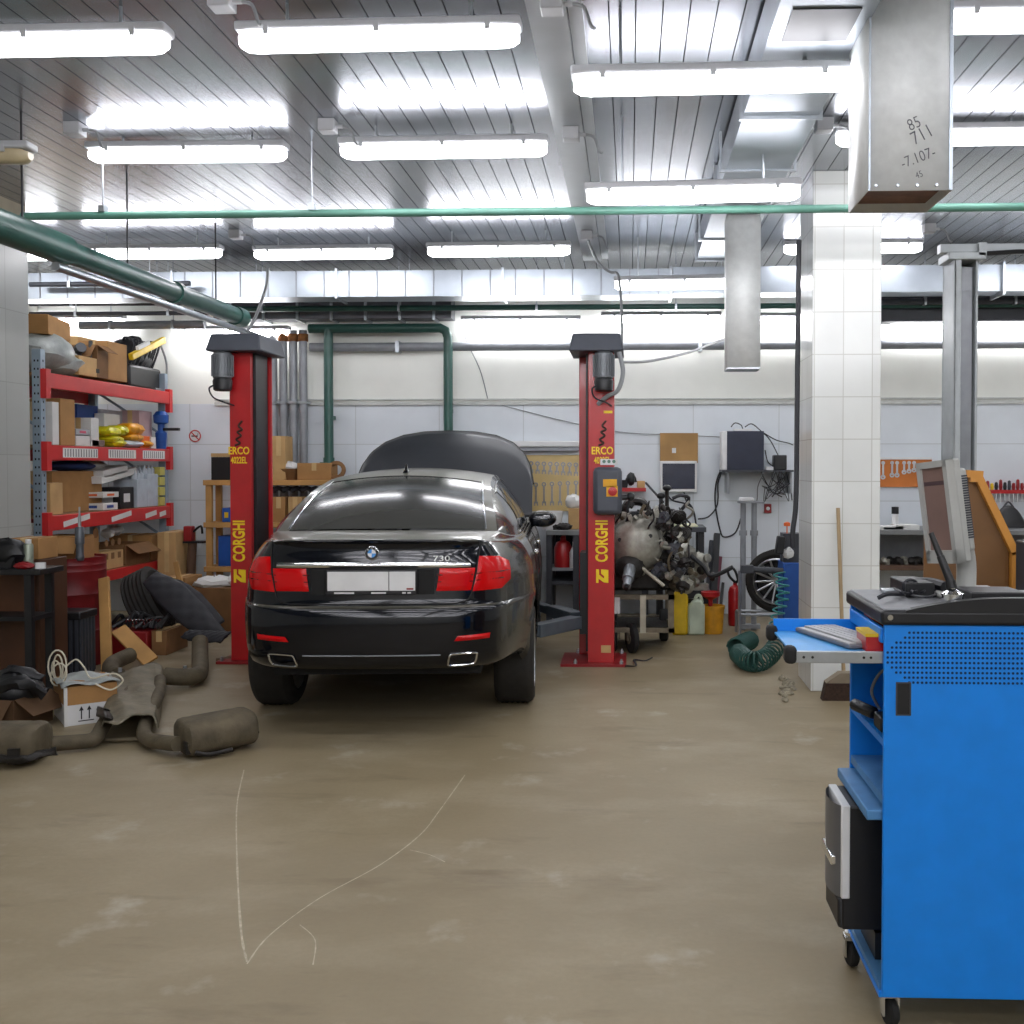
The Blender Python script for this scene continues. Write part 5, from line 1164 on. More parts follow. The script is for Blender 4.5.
for i, pix in enumerate([[(731,427,11.2),(735,423,11.2),(741,425,11.2),(743,430,11.2)], [(745,427,11.2),(752,424,11.2),(762,432,11.2),(770,440,11.2),(778,455,11.1)], [(764,433,11.2),(776,440,11.2),(788,443,11.3),(793,445,11.37)],
            [(765,450,11.1),(768,462,11.1),(775,467,11.1)], [(760,469,11.02),(766,482,11.0),(775,494,11.0),(784,488,11.0),(790,483,11.0),(780,488,11.0),(772,497,11.0)], [(780,470,11.0),(778,480,11.0),(784,486,11.0),(775,492,11.0),(782,497,11.0)],
            [(786,470,11.0),(788,480,11.1),(791,492,11.2),(792,500,11.3)], [(774,470,11.0),(772,478,11.0),(778,485,11.0),(776,492,11.0)], [(764,473,11.0),(758,486,11.1),(757,500,11.2),(752,505,11.2)]]):
    cable(['black cable looping over the computer case from its top', 'long black cable arching from the computer to the small black box', 'black cable from the computer towards the pillar', 'short black cable between computer and small black box', 'tangled black cable coil hanging below the right end of the wall shelf',
           'wavy black cable hanging in the middle of the tangle under the wall shelf', 'black cable hanging down beside the pillar', 'short wavy cable hanging under the small black box', 'pale cable running from the shelf down to the stand'][i], pix, .006, M_gcable if i == 8 else None)
random.seed(12)
for k in range(5):
    x_, y_ = random.uniform(766, 786), 470; pix = [(x_, y_, 11.0)]
    for j in range(4): pix.append((min(793, max(762, x_+random.uniform(-14, 14))), random.uniform(476, 502), random.uniform(10.98, 11.2)))
    o = cable('thin looping cable in the tangle hanging under the small black box', pix, .004); o['group'] = 'tangled cables under the wall shelf'
cable('thick black cable dropping from the computer shelf along the wall', [(722,468,11.3),(717,480,11.36),(715,495,11.37),(716,510,11.37),(720,530,11.37),(724,537,11.37),(735,533,11.3),(741,518,11.2),(742,508,11.1)], .009)
cable('second black cable dropping beside the thick one', [(723,469,11.33),(718,483,11.37),(718,498,11.37),(716,508,11.37),(708,517,11.37),(698,519,11.37)], .008)
cable('long thin cable drawn along the wall from post to computer', [(490,402,11.38),(560,420,11.38),(620,432,11.38),(680,435,11.38),(720,437,11.37)], .005, M_gcable)
cable('thin slack cable on the upper wall left of the right post', [(463,328,11.3),(467,342,11.38),(480,370,11.38),(488,400,11.38)], .006, M_gcable)
t = wallthing('fire_call_point', 'small red call point on the wall right of the grey stand', 'alarm button', 768, 508)
wbox(764.5, 504, 771.5, 513, BW-.05, .045).build('box', M_dred, t, bevel=.006); K = face(W(768, 508.5, BW-.05), (1,0,0), (0,0,1)); MB().lathe([(.02,0),(.02,.008),(0,.01)], K, 14).build('button', M_white, t)
# --- vertical stand (two tubes), tyre changer, alloy wheel, extinguisher
Ys = 10.3
def tz(px, py, Y=Ys): return W(px, py, Y)
t = thing('tube_stand', 'grey stand of two upright tubes with white parts on its top plate', 'stand', (tz(748,620).x, Ys, 0))
zt = tz(745, 503).z; xa, xb = tz(743, 560).x, tz(754, 560).x
for xx in (xa, xb): MB().cyl((xx, Ys, .0), (xx, Ys, zt), .028, 12).build('tube', M_gpipe, t); MB().lathe([(.04,0),(.04,.05),(.028,.05)], Matrix.Translation((xx, Ys, zt-.32)), 12).build('collar', M_gpipe, t)
MB().box(xa-.05, Ys-.08, zt, xb+.09, Ys+.08, zt+.018).build('top_plate', M_gpipe, t)
MB().box(xa-.06, Ys-.05, .02, xb+.06, Ys+.05, .06).build('foot', M_gpipe, t)
o = mk('white_block', MB().box(xa-.04, Ys-.06, zt+.02, xa+.10, Ys+.04, zt+.055), M_white, 'white block on the top plate of the grey tube stand', 'block', bevel=.01)
Yc = 9.5
t = thing('tyre_changer', 'blue tyre changer with a teal coiled hose, partly behind the tiled pillar', 'tyre machine', (W(790,630,Yc).x, Yc+.2, 0))
a, b_ = W(783, 640, Yc), W(797, 563, Yc)
MB().box(a.x, Yc, 0, b_.x+.1, Yc+.35, W(790, 563, Yc).z).build('cabinet', M_dblue, t, bevel=.01)
p = W(789, 545, Yc); MB().box(p.x-.045, Yc+.05, W(790,563,Yc).z, p.x+.12, Yc+.25, W(788,534,Yc).z).build('column', M_dgrey, t)
p = W(780, 545, Yc-.05); q = MB().box(-.035, -.05, -.08, .035, .05, .08, Matrix.Translation(p) @ Matrix.Rotation(R(8), 4, 'Y')); q.build('control_head', M_black, t, bevel=.01)
p, p2 = W(744, 569, Yc), W(783, 571, Yc); MB().tube([p, p2], .028, 10).build('swing_arm', M_dgrey, t); MB().box(p.x-.03, Yc-.05, p.z-.035, p.x+.08, Yc+.05, p.z+.035).build('arm_joint', M_dgrey, t)
p = W(787, 526, Yc+.1); MB().lathe([(.006,-.12),(.006,0),(.03,.0),(.03,.03),(0,.04)], Matrix.Translation(p), 10).build('orange_knob', M_orange, t)
p = W(788, 553, Yc-.02); MB().ell(p, (.05, .03, .05)).jag(.008).build('white_gauge', M_white, t)
q = MB(); pts = []
hx_, N_ = W(780, 600, Yc-.12), 9
for i in range(N_*14+1):
    a_ = 2*math.pi*i/14; v_ = i/(N_*14); py = 572+62*v_; c = W(779+4*math.sin(v_*5), py, Yc-.14); pts.append((c.x+.055*math.cos(a_), c.y+.05*math.sin(a_), c.z))
q.tube(pts, .008, 6); q.build('coiled_hose', mat('teal_hose', '#3f8f8c', .4), t)
# ring frame of stand
t = thing('tyre_stand', 'low silver tube frame carrying the alloy wheel', 'wheel stand', (W(762,620,9.9).x, 9.9, 0))
zl = W(760, 617, 9.75).z; xl, xr = W(741, 617, 9.75).x, W(783, 617, 9.75).x
MB().tube([(xl, 9.88, zl), (xr+.02, 9.88, zl), (xr+.02, 10.16, zl), (xl, 10.16, zl)], .014, 8, closed=True).build('ring_frame', M_steel, t)
for xx, yy in ((xl, 9.88), (xr+.02, 9.88), (xl, 10.16), (xr+.02, 10.16)): MB().cyl((xx, yy, 0), (xx, yy, zl+(.0 if xx > xl or yy > 10 else .42)), .016, 8).build('leg', M_steel, t)
# alloy wheel
wc = W(778, 586, 10.02); wr = .30; wx = wc.x; wz = zl+.014+wr
Mw = Matrix.Translation((wx, 10.02, wz)) @ Matrix.Rotation(R(-20), 4, 'Z') @ Matrix.Rotation(math.pi/2, 4, 'X')
o = tyre(Mw, wr, .10, 'black tyre with silver multi spoke alloy rim standing left of the blue machine', 'alloy_wheel'); o['category'] = 'wheel'
q = MB().lathe([(.208,.09),(.222,.085),(.222,.10),(.208,.105),(.195,.07),(.208,.09)], Mw, 40)
q.lathe([(.0,.055),(.045,.055),(.045,.075),(.0,.08)], Mw, 20); q.build('rim', M_rim, o)
q = MB()
for k in range(14):
    a_ = 2*math.pi*k/14; q.tube([Mw @ Vector((.03*math.cos(a_), .03*math.sin(a_), .07)), Mw @ Vector((.205*math.cos(a_+.06), .205*math.sin(a_+.06), .088))], .0115, 6)
q.build('spokes', M_rim, o)
MB().lathe([(0,.0),(.200,.0),(.200,.01),(0,.01)], Mw, 30).build('dark_inside', M_black, o)
a = W(735, 620, 10.6)
o = mk('fire_extinguisher', MB().lathe([(0,.0),(.065,0),(.07,.02),(.07,.34),(.055,.39),(.02,.41),(.02,.44),(0,.44)], Matrix.Translation((a.x, 10.6, 0)), 24), M_red, 'red fire extinguisher standing on the floor against the back wall', 'fire extinguisher')
MB().tube([(a.x+.0, 10.6, .43), (a.x+.05, 10.57, .47), (a.x+.08, 10.56, .42)], .014, 6, 3).build('lever', M_black, o); MB().tube([(a.x, 10.58, .44), (a.x-.06, 10.56, .50), (a.x-.075, 10.56, .56), (a.x-.04, 10.56, .59), (a.x-.0, 10.56, .55), (a.x+.03, 10.55, .45)], .013, 8, 6).build('hose', M_black, o)
# rods leaning on the wall
for i, (p0, q0, r_, m_, lb) in enumerate([((711,628),(717,534),.045,M_black,'black bar leaning on the wall beside the extinguisher'), ((706,628),(712,541),.04,M_dgrey,'shorter dark bar leaning beside the tallest black bar'), ((715,628),(720,557),.03,mat('wine_red_paint','#6a2236',.5),'wine red bar leaning on the wall'), ((721,625),(723,583),.02,M_black,'thin short black stick standing right of the wine red bar')]):
    a = G(p0[0], p0[1]); a = Vector((W(p0[0], 620, 10.9).x, 10.75+.11*i, .0)); b = W(q0[0], q0[1], 11.12+.08*i); M_ = MB().tube([a+Vector((0,0,r_*.2)), b], r_, 4); o = mk('bar', M_, m_, lb, 'bar')
# --- jerrycans and bucket
Yj = 9.95
def can(px0, px1, pyb, pyt, m, label, Y=Yj, name='jerrycan'):
    a, b = W(px0, pyb, Y), W(px1, pyt, Y); w = (b.x-a.x)/2; cx = (a.x+b.x)/2; h = b.z
    poly = [(-w,0),(w,0),(w,h*.74),(w*.55,h*.9),(-w*.35,h*.9),(-w,h*.72)]; M_ = face((cx, Y, 0), (1,0,0), (0,0,1))
    q = MB().prism(poly, -.17, M_); o = mk(name, q, m, label, 'canister', bevel=.022)
    MB().lathe([(.03,0),(.03,.04),(0,.042)], Matrix.Translation((cx-w*.55, Y+.08, h*.80)), 14).build('cap', M_black, o)
    MB().tube([(cx-w*.1, Y+.08, h*.88), (cx+w*.1, Y+.08, h*.98), (cx+w*.5, Y+.08, h*.97), (cx+w*.75, Y+.08, h*.8)], .016, 8, 5).build('handle', m, o); return o
can(672, 688, 622, 583, M_yellow, 'yellow jerrycan under the engine, left of the white jerrycan')
can(688, 705, 622, 596, mat('milky_plastic', '#b9c4ae', .4), 'milky white jerrycan between the yellow jerrycan and the yellow bucket')
a = W(713, 622, 10.05); o = mk('bucket', MB().lathe([(0,0),(.095,0),(.115,.24),(.12,.24),(.12,.27),(.108,.27),(.09,.015),(0,.015)], Matrix.Translation((a.x, 10.1, 0)), 24), mat('dirty_yellow_plastic', '#c98e1a', .5, 0, .25, 12), 'dirty yellow bucket with a red funnel beside the white jerrycan', 'bucket')
mk('funnel', MB().lathe([(.0,.005),(.02,.0),(.02,.06),(.09,.10),(.095,.14),(.085,.14),(.02,.08),(.0,.06)], Matrix.Translation((a.x-.02, 10.1, .262)), 20), M_red, 'red funnel resting in the dirty yellow bucket', 'funnel')
a = W(697, 585, 10.1)
t = thing('gearbox_parts', 'pale metal gearbox parts piled on crates above the jerrycans', 'engine part', (a.x, 10.15, 0))
MB().box(a.x-.26, 10.2, 0, a.x+.14, 10.5, .40).build('support_crate', M_black, t)
q = MB().ell((a.x-.1, 10.3, .56), (.17, .14, .17)).ell((a.x+.03, 10.28, .62), (.10, .12, .15)).lathe([(0,0),(.12,0),(.10,.10),(.05,.15),(0,.15)], Matrix.Translation((a.x-.12, 10.2, .75)) @ Matrix.Rotation(R(70), 4, 'X'), 16).box(a.x-.28, 10.2, .40, a.x+.12, 10.4, .46).jag(.012); q.build('housing', M_alu, t)
for k in range(9):
    c = Vector((a.x-.25+.05*k, 10.18, .48+.06*(k*7 % 5))); MB().lathe([(0,-.02),(.035,-.02),(.045,0),(.045,.02),(.02,.03),(0,.03)], Matrix.Translation(c) @ Matrix.Rotation(R(80), 4, 'X') @ Matrix.Rotation(k, 4, 'Y'), 10).build('fitting', M_alu if k % 2 else M_oily, t)
p, q_, r_ = W(703, 566, 10.0), W(712, 576, 9.95), W(733, 567, 9.9); MB().tube([p+Vector((-.12,0,.1)), p, q_, r_], .022, 8, 4).build('black_handle', M_black, t)
# --- engine on a cart
t = thing('engine_cart', 'rusty steel cart on wheels carrying the engine behind the right red post', 'cart', (.1, 9.1, 0))
xa, xb = -.22, W(672, 610, 9.5).x; ya, yb = 8.95, 9.75; zlo_, zhi_ = W(640, 628, 8.95).z, W(640, 595, 8.95).z
M_cart = mat('dirty_cart_steel', '#6f6757', .6, .4, .3, 14, .2)
for z in (zlo_, zhi_):
    q = MB().box(xa, ya, z-.04, xb, ya+.05, z).box(xa, yb-.05, z-.04, xb, yb, z).box(xa, ya, z-.04, xa+.05, yb, z).box(xb-.05, ya, z-.04, xb, yb, z); q.build('frame', M_cart, t)
MB().box(xa+.03, ya+.03, zlo_-.03, xb-.03, yb-.03, zlo_-.015).build('tray', M_oily, t)
for xx, yy in ((xa+.02, ya+.02), (xb-.03, ya+.02), (xa+.02, yb-.03), (xb-.03, yb-.03), (W(643,600,8.95).x, ya)): MB().box(xx-.025, yy-.02, zlo_-.04, xx+.025, yy+.025, zhi_).build('post', M_cart if yy > ya else mat('pale_cart_paint', '#a8a493', .5, .2, .2, 10), t)
MB().box(xa, ya-.02, zhi_-.16, W(620,600,8.95).x, ya-.01, zhi_-.02).build('label_plate', M_white, t)
def caster(x, y, z, r=.12, w=.03, rot=0):
    M = Matrix.Translation((x, y, r)) @ Matrix.Rotation(rot, 4, 'Z') @ Matrix.Rotation(math.pi/2, 4, 'Y')
    c = MB().lathe([(.04,-w),(r-.02,-w),(r,-w*.6),(r,w*.6),(r-.02,w),(.04,w),(.04,-w)], M, 28).build('caster', M_rub, t)
    MB().lathe([(0,-w-.006),(.05,-w-.006),(.05,w+.006),(0,w+.006)], M, 14).build('hub', M_cart, c); Mz = Matrix.Translation((x, y, 0)) @ Matrix.Rotation(rot, 4, 'Z')
    MB().box(-w-.022, -.025, r-.02, -w-.012, .025, z, Mz).box(w+.012, -.025, r-.02, w+.022, .025, z, Mz).box(-w-.022, -.03, z-.012, w+.022, .03, z, Mz).build('fork', M_cart, c)
caster(W(632, 640, 8.75).x, 8.98, zlo_-.04, .13, .028, R(20)); caster(xb-.07, yb-.12, zlo_-.04, .15, .04); caster(xa+.06, yb-.15, zlo_-.04, .15, .04); caster(xa+.08, ya+.12, zlo_-.04, .13, .03)
ec_ = W(636, 545, 9.05); zE = zhi_+.006
t = thing('engine', 'dismounted engine with pale bell housing standing on the rusty cart', 'engine', (ec_.x, 9.3, zE))
Mh = Matrix.Translation((ec_.x, 9.02, ec_.z)) @ Matrix.Rotation(R(90), 4, 'X')      # axis towards the viewer (-y)
bh = MB().lathe([(.255,-.20),(.265,-.18),(.265,-.15),(.245,-.14),(.235,-.05),(.20,.02),(.13,.055),(.085,.068),(.04,.072),(0,.072)], Mh, 40)
for k in range(14):
    a_ = 2*math.pi*k/14; bh.lathe([(0,-.20),(.03,-.20),(.03,-.13),(.018,-.125),(0,-.125)], Mh @ Matrix.Translation((.255*math.cos(a_), .255*math.sin(a_), 0)), 8)
for k in range(8):
    a_ = 2*math.pi*k/8+.2; bh.box(.09, -.006, -.02, .235, .006, .045-.02, Mh @ Matrix.Rotation(a_, 4, 'Z'))
bh.build('bell_housing', M_alu, t)
q = MB()
for k in range(3): a_ = 2.2*k+.6; q.lathe([(0,.0),(.018,.0),(.018,.03),(0,.03)], Mh @ Matrix.Translation((.15*math.cos(a_), .15*math.sin(a_), .02)), 10)
q.build('dark_bolt', M_black, t)
s0, s1 = W(630, 568, 8.95), W(626, 589, 8.72)
d = s1-s0
MB().tube([s0, s0+d*.55, s0+d*.56, s0+d*.9], lambda v: .05 if v < .5 else .036, 18).build('output_shaft', mat('shaft_grey', '#8f959b', .35, .6), t); MB().tube([s0+d*.9, s1], .022, 14).build('shaft_tip', M_black, t)
MB().ell((s0.x, 9.0, s0.z), (.13, .08, .12)).build('rear_cover', M_oily, t)
MB().box(ec_.x-.22, 9.2, zE, ec_.x+.22, 9.66, ec_.z+.12).build('cylinder_block', M_oily, t, bevel=.03)
for s in (1, -1):
    Mb_ = Matrix.Translation((ec_.x+s*.17, 9.42, ec_.z+.16)) @ Matrix.Rotation(R(42*s), 4, 'Y')
    MB().box(-.10, -.24, -.10, .10, .24, .14, Mb_).build('cylinder_head', M_alu, t, bevel=.02)
    MB().box(-.085, -.23, .14, .085, .23, .19, Mb_).build('valve_cover', mat('brown_black_plastic', '#35302c', .5, 0, .2, 10), t, bevel=.02)
    for k in range(4): MB().tube([Mb_ @ Vector((s*.10, -.18+.12*k, .02)), Mb_ @ Vector((s*.2, -.18+.12*k, -.02)), Mb_ @ Vector((s*.22, -.16+.10*k, -.14)), Mb_ @ Vector((s*.16, -.1+.07*k, -.24))], .026, 8, 5).build('exhaust_runner', M_rust if k % 2 else M_oily, t)
for k in range(4):
    yy = 9.24+.1*k; MB().tube([(ec_.x-.12, yy, ec_.z+.26), (ec_.x-.06, yy, ec_.z+.36), (ec_.x+.06, yy, ec_.z+.36), (ec_.x+.12, yy, ec_.z+.26)], .035, 8, 5).build('intake_runner', M_oily, t)
MB().lathe([(.0,0),(.055,0),(.06,.02),(.05,.04),(.02,.05),(0,.05)], Matrix.Translation((W(633,515,9.2).x, 9.2, W(633,517,9.2).z)), 16).build('filler_cap', M_black, t)
random.seed(21)
for k in range(34):
    px, py = random.uniform(614, 690), random.uniform(498, 545); Y0 = random.uniform(8.98, 9.25); b = W(px, py, Y0); b2 = W(px+random.uniform(-16, 16), py+random.uniform(4, 30), Y0+random.uniform(0,.12))
    m_ = b.lerp(b2, .5)+Vector((random.uniform(-.05,.05), -.04, random.uniform(-.02,.06)))
    if py > 520 and px < 655: continue
    MB().tube([b, m_, b2, W(648, 545, 9.3)], random.choice((.008, .011, .016)), 7, 6).build('hose' if k % 2 else 'pipe', random.choice((M_black, M_oily, M_alu, M_cable, M_rust)), t)
for k in range(44):
    px, py = random.uniform(655, 690), random.uniform(512, 592); b = W(px, py, 9.0+random.uniform(0, .22))
    if px+abs(py-560)*.3 > 695: continue
    sc0 = random.uniform(.5, 1.1)
    q = MB().lathe([(0,-.04),(.03,-.04),(.03,-.03),(.06,-.02),(.06,.02),(.03,.03),(.03,.05),(.012,.05),(.012,.07),(0,.07)], Matrix.Translation(b) @ Euler((random.uniform(0,3), random.uniform(0,3), 0)).to_matrix().to_4x4() @ Matrix.Scale(sc0, 4), 12)
    q.cbox(b+Vector((random.uniform(-.04,.04), 0, random.uniform(-.04,.04))), (.05*sc0, .06, .09*sc0), (random.uniform(0,3), random.uniform(0,3), 0)); q.build('accessory', random.choice((M_alu, M_oily, M_oily, M_dgrey, M_rust, M_oily)), t)
for k in range(12):
    b = W(random.uniform(616, 652), random.uniform(505, 522), random.uniform(8.95, 9.1)); MB().cbox(b, (.04, .05, .03), (random.uniform(0,3), random.uniform(0,3), 0)).build('bracket', random.choice((M_alu, M_oily)), t, bevel=.005)
MB().box(ec_.x+.2, 9.25, zE, ec_.x+.40, 9.66, ec_.z-.12).build('side_block', M_oily, t, bevel=.03)
for px, py0, py1 in ((667, 488, 530), (661, 496, 530), (672, 512, 540)): 
    a, b = W(px, py1, 9.4), W(px, py0, 9.4); MB().tube([a, b], .018, 8).build('sensor_stem', M_oily, t)
    MB().ell(b, (.04, .04, .03), 10).build('sensor_cap', M_black, t)
p, q_ = W(640, 566, 8.98), W(664, 586, 8.9); MB().tube([p, q_], .016, 8).build('support_bar', mat('pale_cart_paint', '#a8a493'), t)
cable('black cable on the floor at the foot of the right red post', [(612,667,8.5),(625,666,8.35),(636,665,8.3),(634,660,8.6),(645,661,8.6),(652,658,8.75)], .009)
o = bpy.data.objects[[x.name for x in COL.objects if x.get('label','').startswith('black cable on the floor at')][0]]
for v in o.data.vertices: v.co.z = max(.004, min(v.co.z, .022)) if True else v.co.z
# --- green coiled hose on the floor, rubble
t = thing('coiled_air_hose', 'dark green coiled air hose lying on the floor left of the pillar', 'hose', (G(755,668).x, G(755,668).y, 0))
q = MB(); pts = []; cpath = crom([G(739,664), G(747,671), G(759,672), G(770,665), G(778,653)], 12); r0 = .075; n_ = len(cpath)
for i in range(26*12+1):
    v_ = (i/(26*12))**1.7 if True else 0; k = v_*(n_-1); j = min(int(k), n_-2); c = cpath[j].lerp(cpath[j+1], k-j); tg = (cpath[min(j+1,n_-1)]-cpath[max(j-1,0)]).normalized(); nn = Vector((-tg.y, tg.x, 0)); a_ = 2*math.pi*i/12
    pts.append(c+nn*r0*math.cos(a_)+Vector((0,0,r0+.01+r0*math.sin(a_))))
q.tube(pts, .0095, 6); q.build('coil', mat('dark_green_hose', '#1d4a42', .45), t)
pts = []; b0, b1 = G(737, 660), G(752, 652)
for i in range(16*12+1):
    v_ = i/(16*12); c = b0.lerp(b1, v_); a_ = 2*math.pi*i/12; tg = (b1-b0).normalized(); nn = Vector((-tg.y, tg.x, 0)); pts.append(c+nn*r0*math.cos(a_)+Vector((0,.12,r0+.01+r0*math.sin(a_))))
MB().tube(pts, .0095, 6).build('coil_end', mat('dark_green_hose', '#1d4a42'), t)
random.seed(5); q = MB()
for k in range(46):
    p = G(random.gauss(789, 6), random.gauss(687, 6)); 
    if p.x > 1.20 and p.y > 7.4: continue
    q.ell((p.x, p.y, .012), (random.uniform(.01,.035), random.uniform(.01,.03), random.uniform(.008,.025)), 7)
o = mk('rubble', q.jag(.004), mat('plaster_rubble', '#8a8370', .85, 0, .3, 30), 'small heap of plaster rubble at the foot of the tiled pillar', 'rubble', flat=True); o['kind'] = 'stuff'
# broom
a = G(850, 702); t = thing('broom', 'wooden handled broom with dark brush leaning on the tiled pillar', 'broom', (a.x, a.y, 0))
tp = W(838, 508, 7.44); bt_ = W(844, 682, 7.28)
MB().tube([bt_, tp], .014, 10).build('handle', mat('old_wood_handle', '#a08a68', .6, 0, .15, 8), t)
pl = [(-.10,0),(.10,0),(.085,.09),(.03,.14),(-.03,.14),(-.08,.09)]
cbm = W(840, 703, 7.24)
MB().prism([(-.15,.0),(.15,.0),(.135,.13),(-.125,.13)], .08, face((cbm.x+.02, 7.28, .0), (1,0,0), (0,-.1,1))).build('bristles', mat('dark_bristles', '#3b2a20', .9, 0, .4, 60, .6), t)
MB().prism([(-.125,.13),(.135,.13),(.06,.20),(-.03,.20)], .07, face((cbm.x+.02, 7.28, .0), (1,0,0), (0,-.1,1))).build('brush_head', mat('grey_brush_head', '#857a68', .8), t)
# black cable down the pillar
cable('thick black cable clipped down the left edge of the tiled pillar', [(799,240,7.47),(798,320,7.47),(797,420,7.47),(796,500,7.47),(793,530,7.47),(793,548,7.47)], .018, n=8)
# --- grey lift column at right
Yl = 8.3
t = thing('grey_lift_column', 'pale grey steel lift column with arm at its top, behind the monitor', 'car lift', (W(958,500,Yl).x, Yl+.12, 0))
a, b_ = W(941, 500, Yl+.3), W(960, 500, Yl); zt = W(957, 252, Yl).z
M_lg = mat('pale_lift_paint', '#a3a9ab', .45, .1, .08)
c_ = W(974, 500, Yl+.05)
MB().box(a.x, Yl, 0, b_.x, Yl+.02, zt).box(a.x, Yl, 0, a.x+.02, Yl+.30, zt).box(a.x, Yl+.28, 0, c_.x+.02, Yl+.30, zt).box(c_.x, Yl+.05, 0, c_.x+.02, Yl+.28, zt-.02).build('column', M_lg, t, bevel=.006)
MB().box(b_.x-.01, Yl+.10, .1, c_.x-.01, Yl+.22, zt-.1).build('slide', M_gpipe, t)
MB().box(a.x-.15, Yl-.1, 0, c_.x+.15, Yl+.4, .02).build('base_plate', M_lg, t)
z1 = W(980, 243, Yl).z
MB().box(a.x-.1, Yl+.02, zt, XR-.4, Yl+.12, zt+.07).build('cross_beam', M_lg, t, bevel=.005)
MB().box(a.x-.05, Yl-.02, zt-.06, c_.x+.06, Yl+.26, zt).build('top_bracket', M_lg, t, bevel=.008)
MB().tube([(c_.x-.05, Yl+.0, zt-.02), (c_.x+.3, Yl+.0, zt+.0), (XR-.5, Yl+.0, zt-.01)], .018, 8).build('black_rod', M_black, t)
MB().box(c_.x+.0, Yl-.02, zt-.03, c_.x+.06, Yl+.02, zt+.07).build('cable_clip', M_lg, t)
# --- right back: orange tool board, bench
t = wallthing('orange_tool_board', 'orange tool board with hanging wrenches right of the tiled pillar', 'tool board', 905, 472)
wbox(876, 459, 932, 487, Yw, .03).build('board', mat('orange_board', '#c4712c', .55, 0, .1, 5), t); wbox(876, 457.5, 932, 459.5, Yw-.01, .04).build('rail', M_white, t)
for k, (px, y1) in enumerate(((883, 478), (892, 476), (897, 476), (904, 473), (909, 472), (914, 471))):
    a, b = W(px, 461, Yw), W(px, y1, Yw); q = MB().box(a.x-.01, Yw-.01, b.z+.01, a.x+.01, Yw-.002, a.z-.01); q.lathe([(.011,0),(.026,0),(.026,.009),(.011,.009),(.011,0)], face((a.x, Yw-.001, b.z+.01), (1,0,0), (0,0,1)), 12).lathe([(.008,0),(.02,0),(.02,.009),(.008,.009),(.008,0)], face((a.x, Yw-.001, a.z-.02), (1,0,0), (0,0,1)), 12)
    tag(q.build('wrench', mat('bright_wrench', '#c9ccd0', .3, .8), None), '%s bright wrench from the left on the orange tool board' % ('first','second','third','fourth','fifth','sixth')[k], 'wrench', None)
Yb2 = 10.6; rz_ = W(900, 530, Yb2).z; s2 = W(900, 566, Yb2).z
t = thing('workbench', 'grey workbench against the back wall right of the tiled pillar', 'workbench', (4.2, 11, 0))
x0 = W(840, 530, 10.8).x
MB().box(x0, Yb2, rz_-.05, XR-.3, BW-.01, rz_).build('bench_top', mat('bench_top_grey', '#7c7f80'), t, bevel=.004); MB().box(x0+.05, Yb2+.05, s2-.05, XR-.35, BW-.02, s2).build('lower_shelf', mat('brown_shelf', '#5a4334', .7, 0, .2, 5), t)
MB().box(x0+.05, BW-.04, s2, XR-.35, BW-.015, rz_-.05).build('back_panel', M_gpipe, t)
for xx in (x0+.05, 3.4, 5.2, XR-.4): MB().box(xx-.04, Yb2+.03, 0, xx+.04, Yb2+.1, rz_-.05).build('leg', M_dgrey, t)
a = W(895, 527, 10.9); o = mk('silicone_tube', MB().lathe([(0,0),(.034,0),(.034,.16),(.036,.16),(.036,.22),(0,.22)], Matrix.Translation((a.x, 10.9, rz_)), 16), M_white, 'white tube with black cap standing on the grey workbench', 'tube')
MB().lathe([(.037,.15),(.037,.222),(0,.224)], Matrix.Translation((a.x, 10.9, rz_)), 16).build('cap', M_black, o)
for k, (px, w_) in enumerate(((884, .12), (891, .10), (905, .12))): a = W(px, 528, 10.8); mk('paper_stack', MB().box(a.x-w_, 10.7, rz_, a.x+w_, 10.95, rz_+.02+.012*k), M_paper, ('left','middle','right')[k]+' paper stack on the grey workbench', 'paper')
random.seed(3)
for k in range(9):
    a = W(885+7*k, 566, 10.7); MB2 = MB().ell((a.x, 10.75+.05*(k % 2), s2+.04), (random.uniform(.03,.06), .04, .04), 10).lathe([(0,0),(.03,0),(.03,.06),(0,.06)], Matrix.Translation((a.x+.03, 10.75+.05*(k % 2), s2)), 10)
    mk('metal_part', MB2.jag(.005), (M_oily, M_alu)[k % 3 == 0], 'small metal part in the row on the lower shelf of the grey workbench', 'car part', 'metal parts on the lower shelf')
p = W(1000, 492, 11.2); t = thing('tool_rack', 'red wall rack of screwdrivers above the black tyre at right', 'tool rack', (p.x, 11.25, p.z))
wbox(984, 490, 1060, 493.5, 11.2, .19).build('rack_rail', M_red, t)
random.seed(9)
for k in range(16):
    px = 987+4.3*k; a = W(px, 491, 11.24); c = random.choice((M_black, M_black, M_yellow, M_dred, M_dgrey)); h = random.uniform(.06, .11)
    o = mk('screwdriver', MB().lathe([(0,0),(.014,0),(.02,.03),(.016,h),(0,h+.01)], Matrix.Translation((a.x, 11.22, a.z+.012)), 10), c, 'screwdriver standing in the red wall rack', 'screwdriver', 'screwdrivers in the red wall rack')
    MB().cyl((a.x, 11.22, a.z-.12), (a.x, 11.22, a.z+.012), .005, 6).build('shaft', M_chrome, o)
a = W(1010, 525, 11.0)
o = mk('black_bag', MB().grid(lambda u, v: Vector((a.x-.16+.32*u, 10.95+.2*v, rz_+.004+.23*(math.sin(math.pi*u)*math.sin(math.pi*v))**.5)), 14, 10), M_black, 'domed black bag on the grey workbench under the red screwdriver rack', 'bag')
MB().tube([(a.x-.06, 11.05, rz_+.2), (a.x, 11.05, rz_+.27), (a.x+.06, 11.05, rz_+.2)], .01, 6, 4).build('handle', M_dgrey, o)
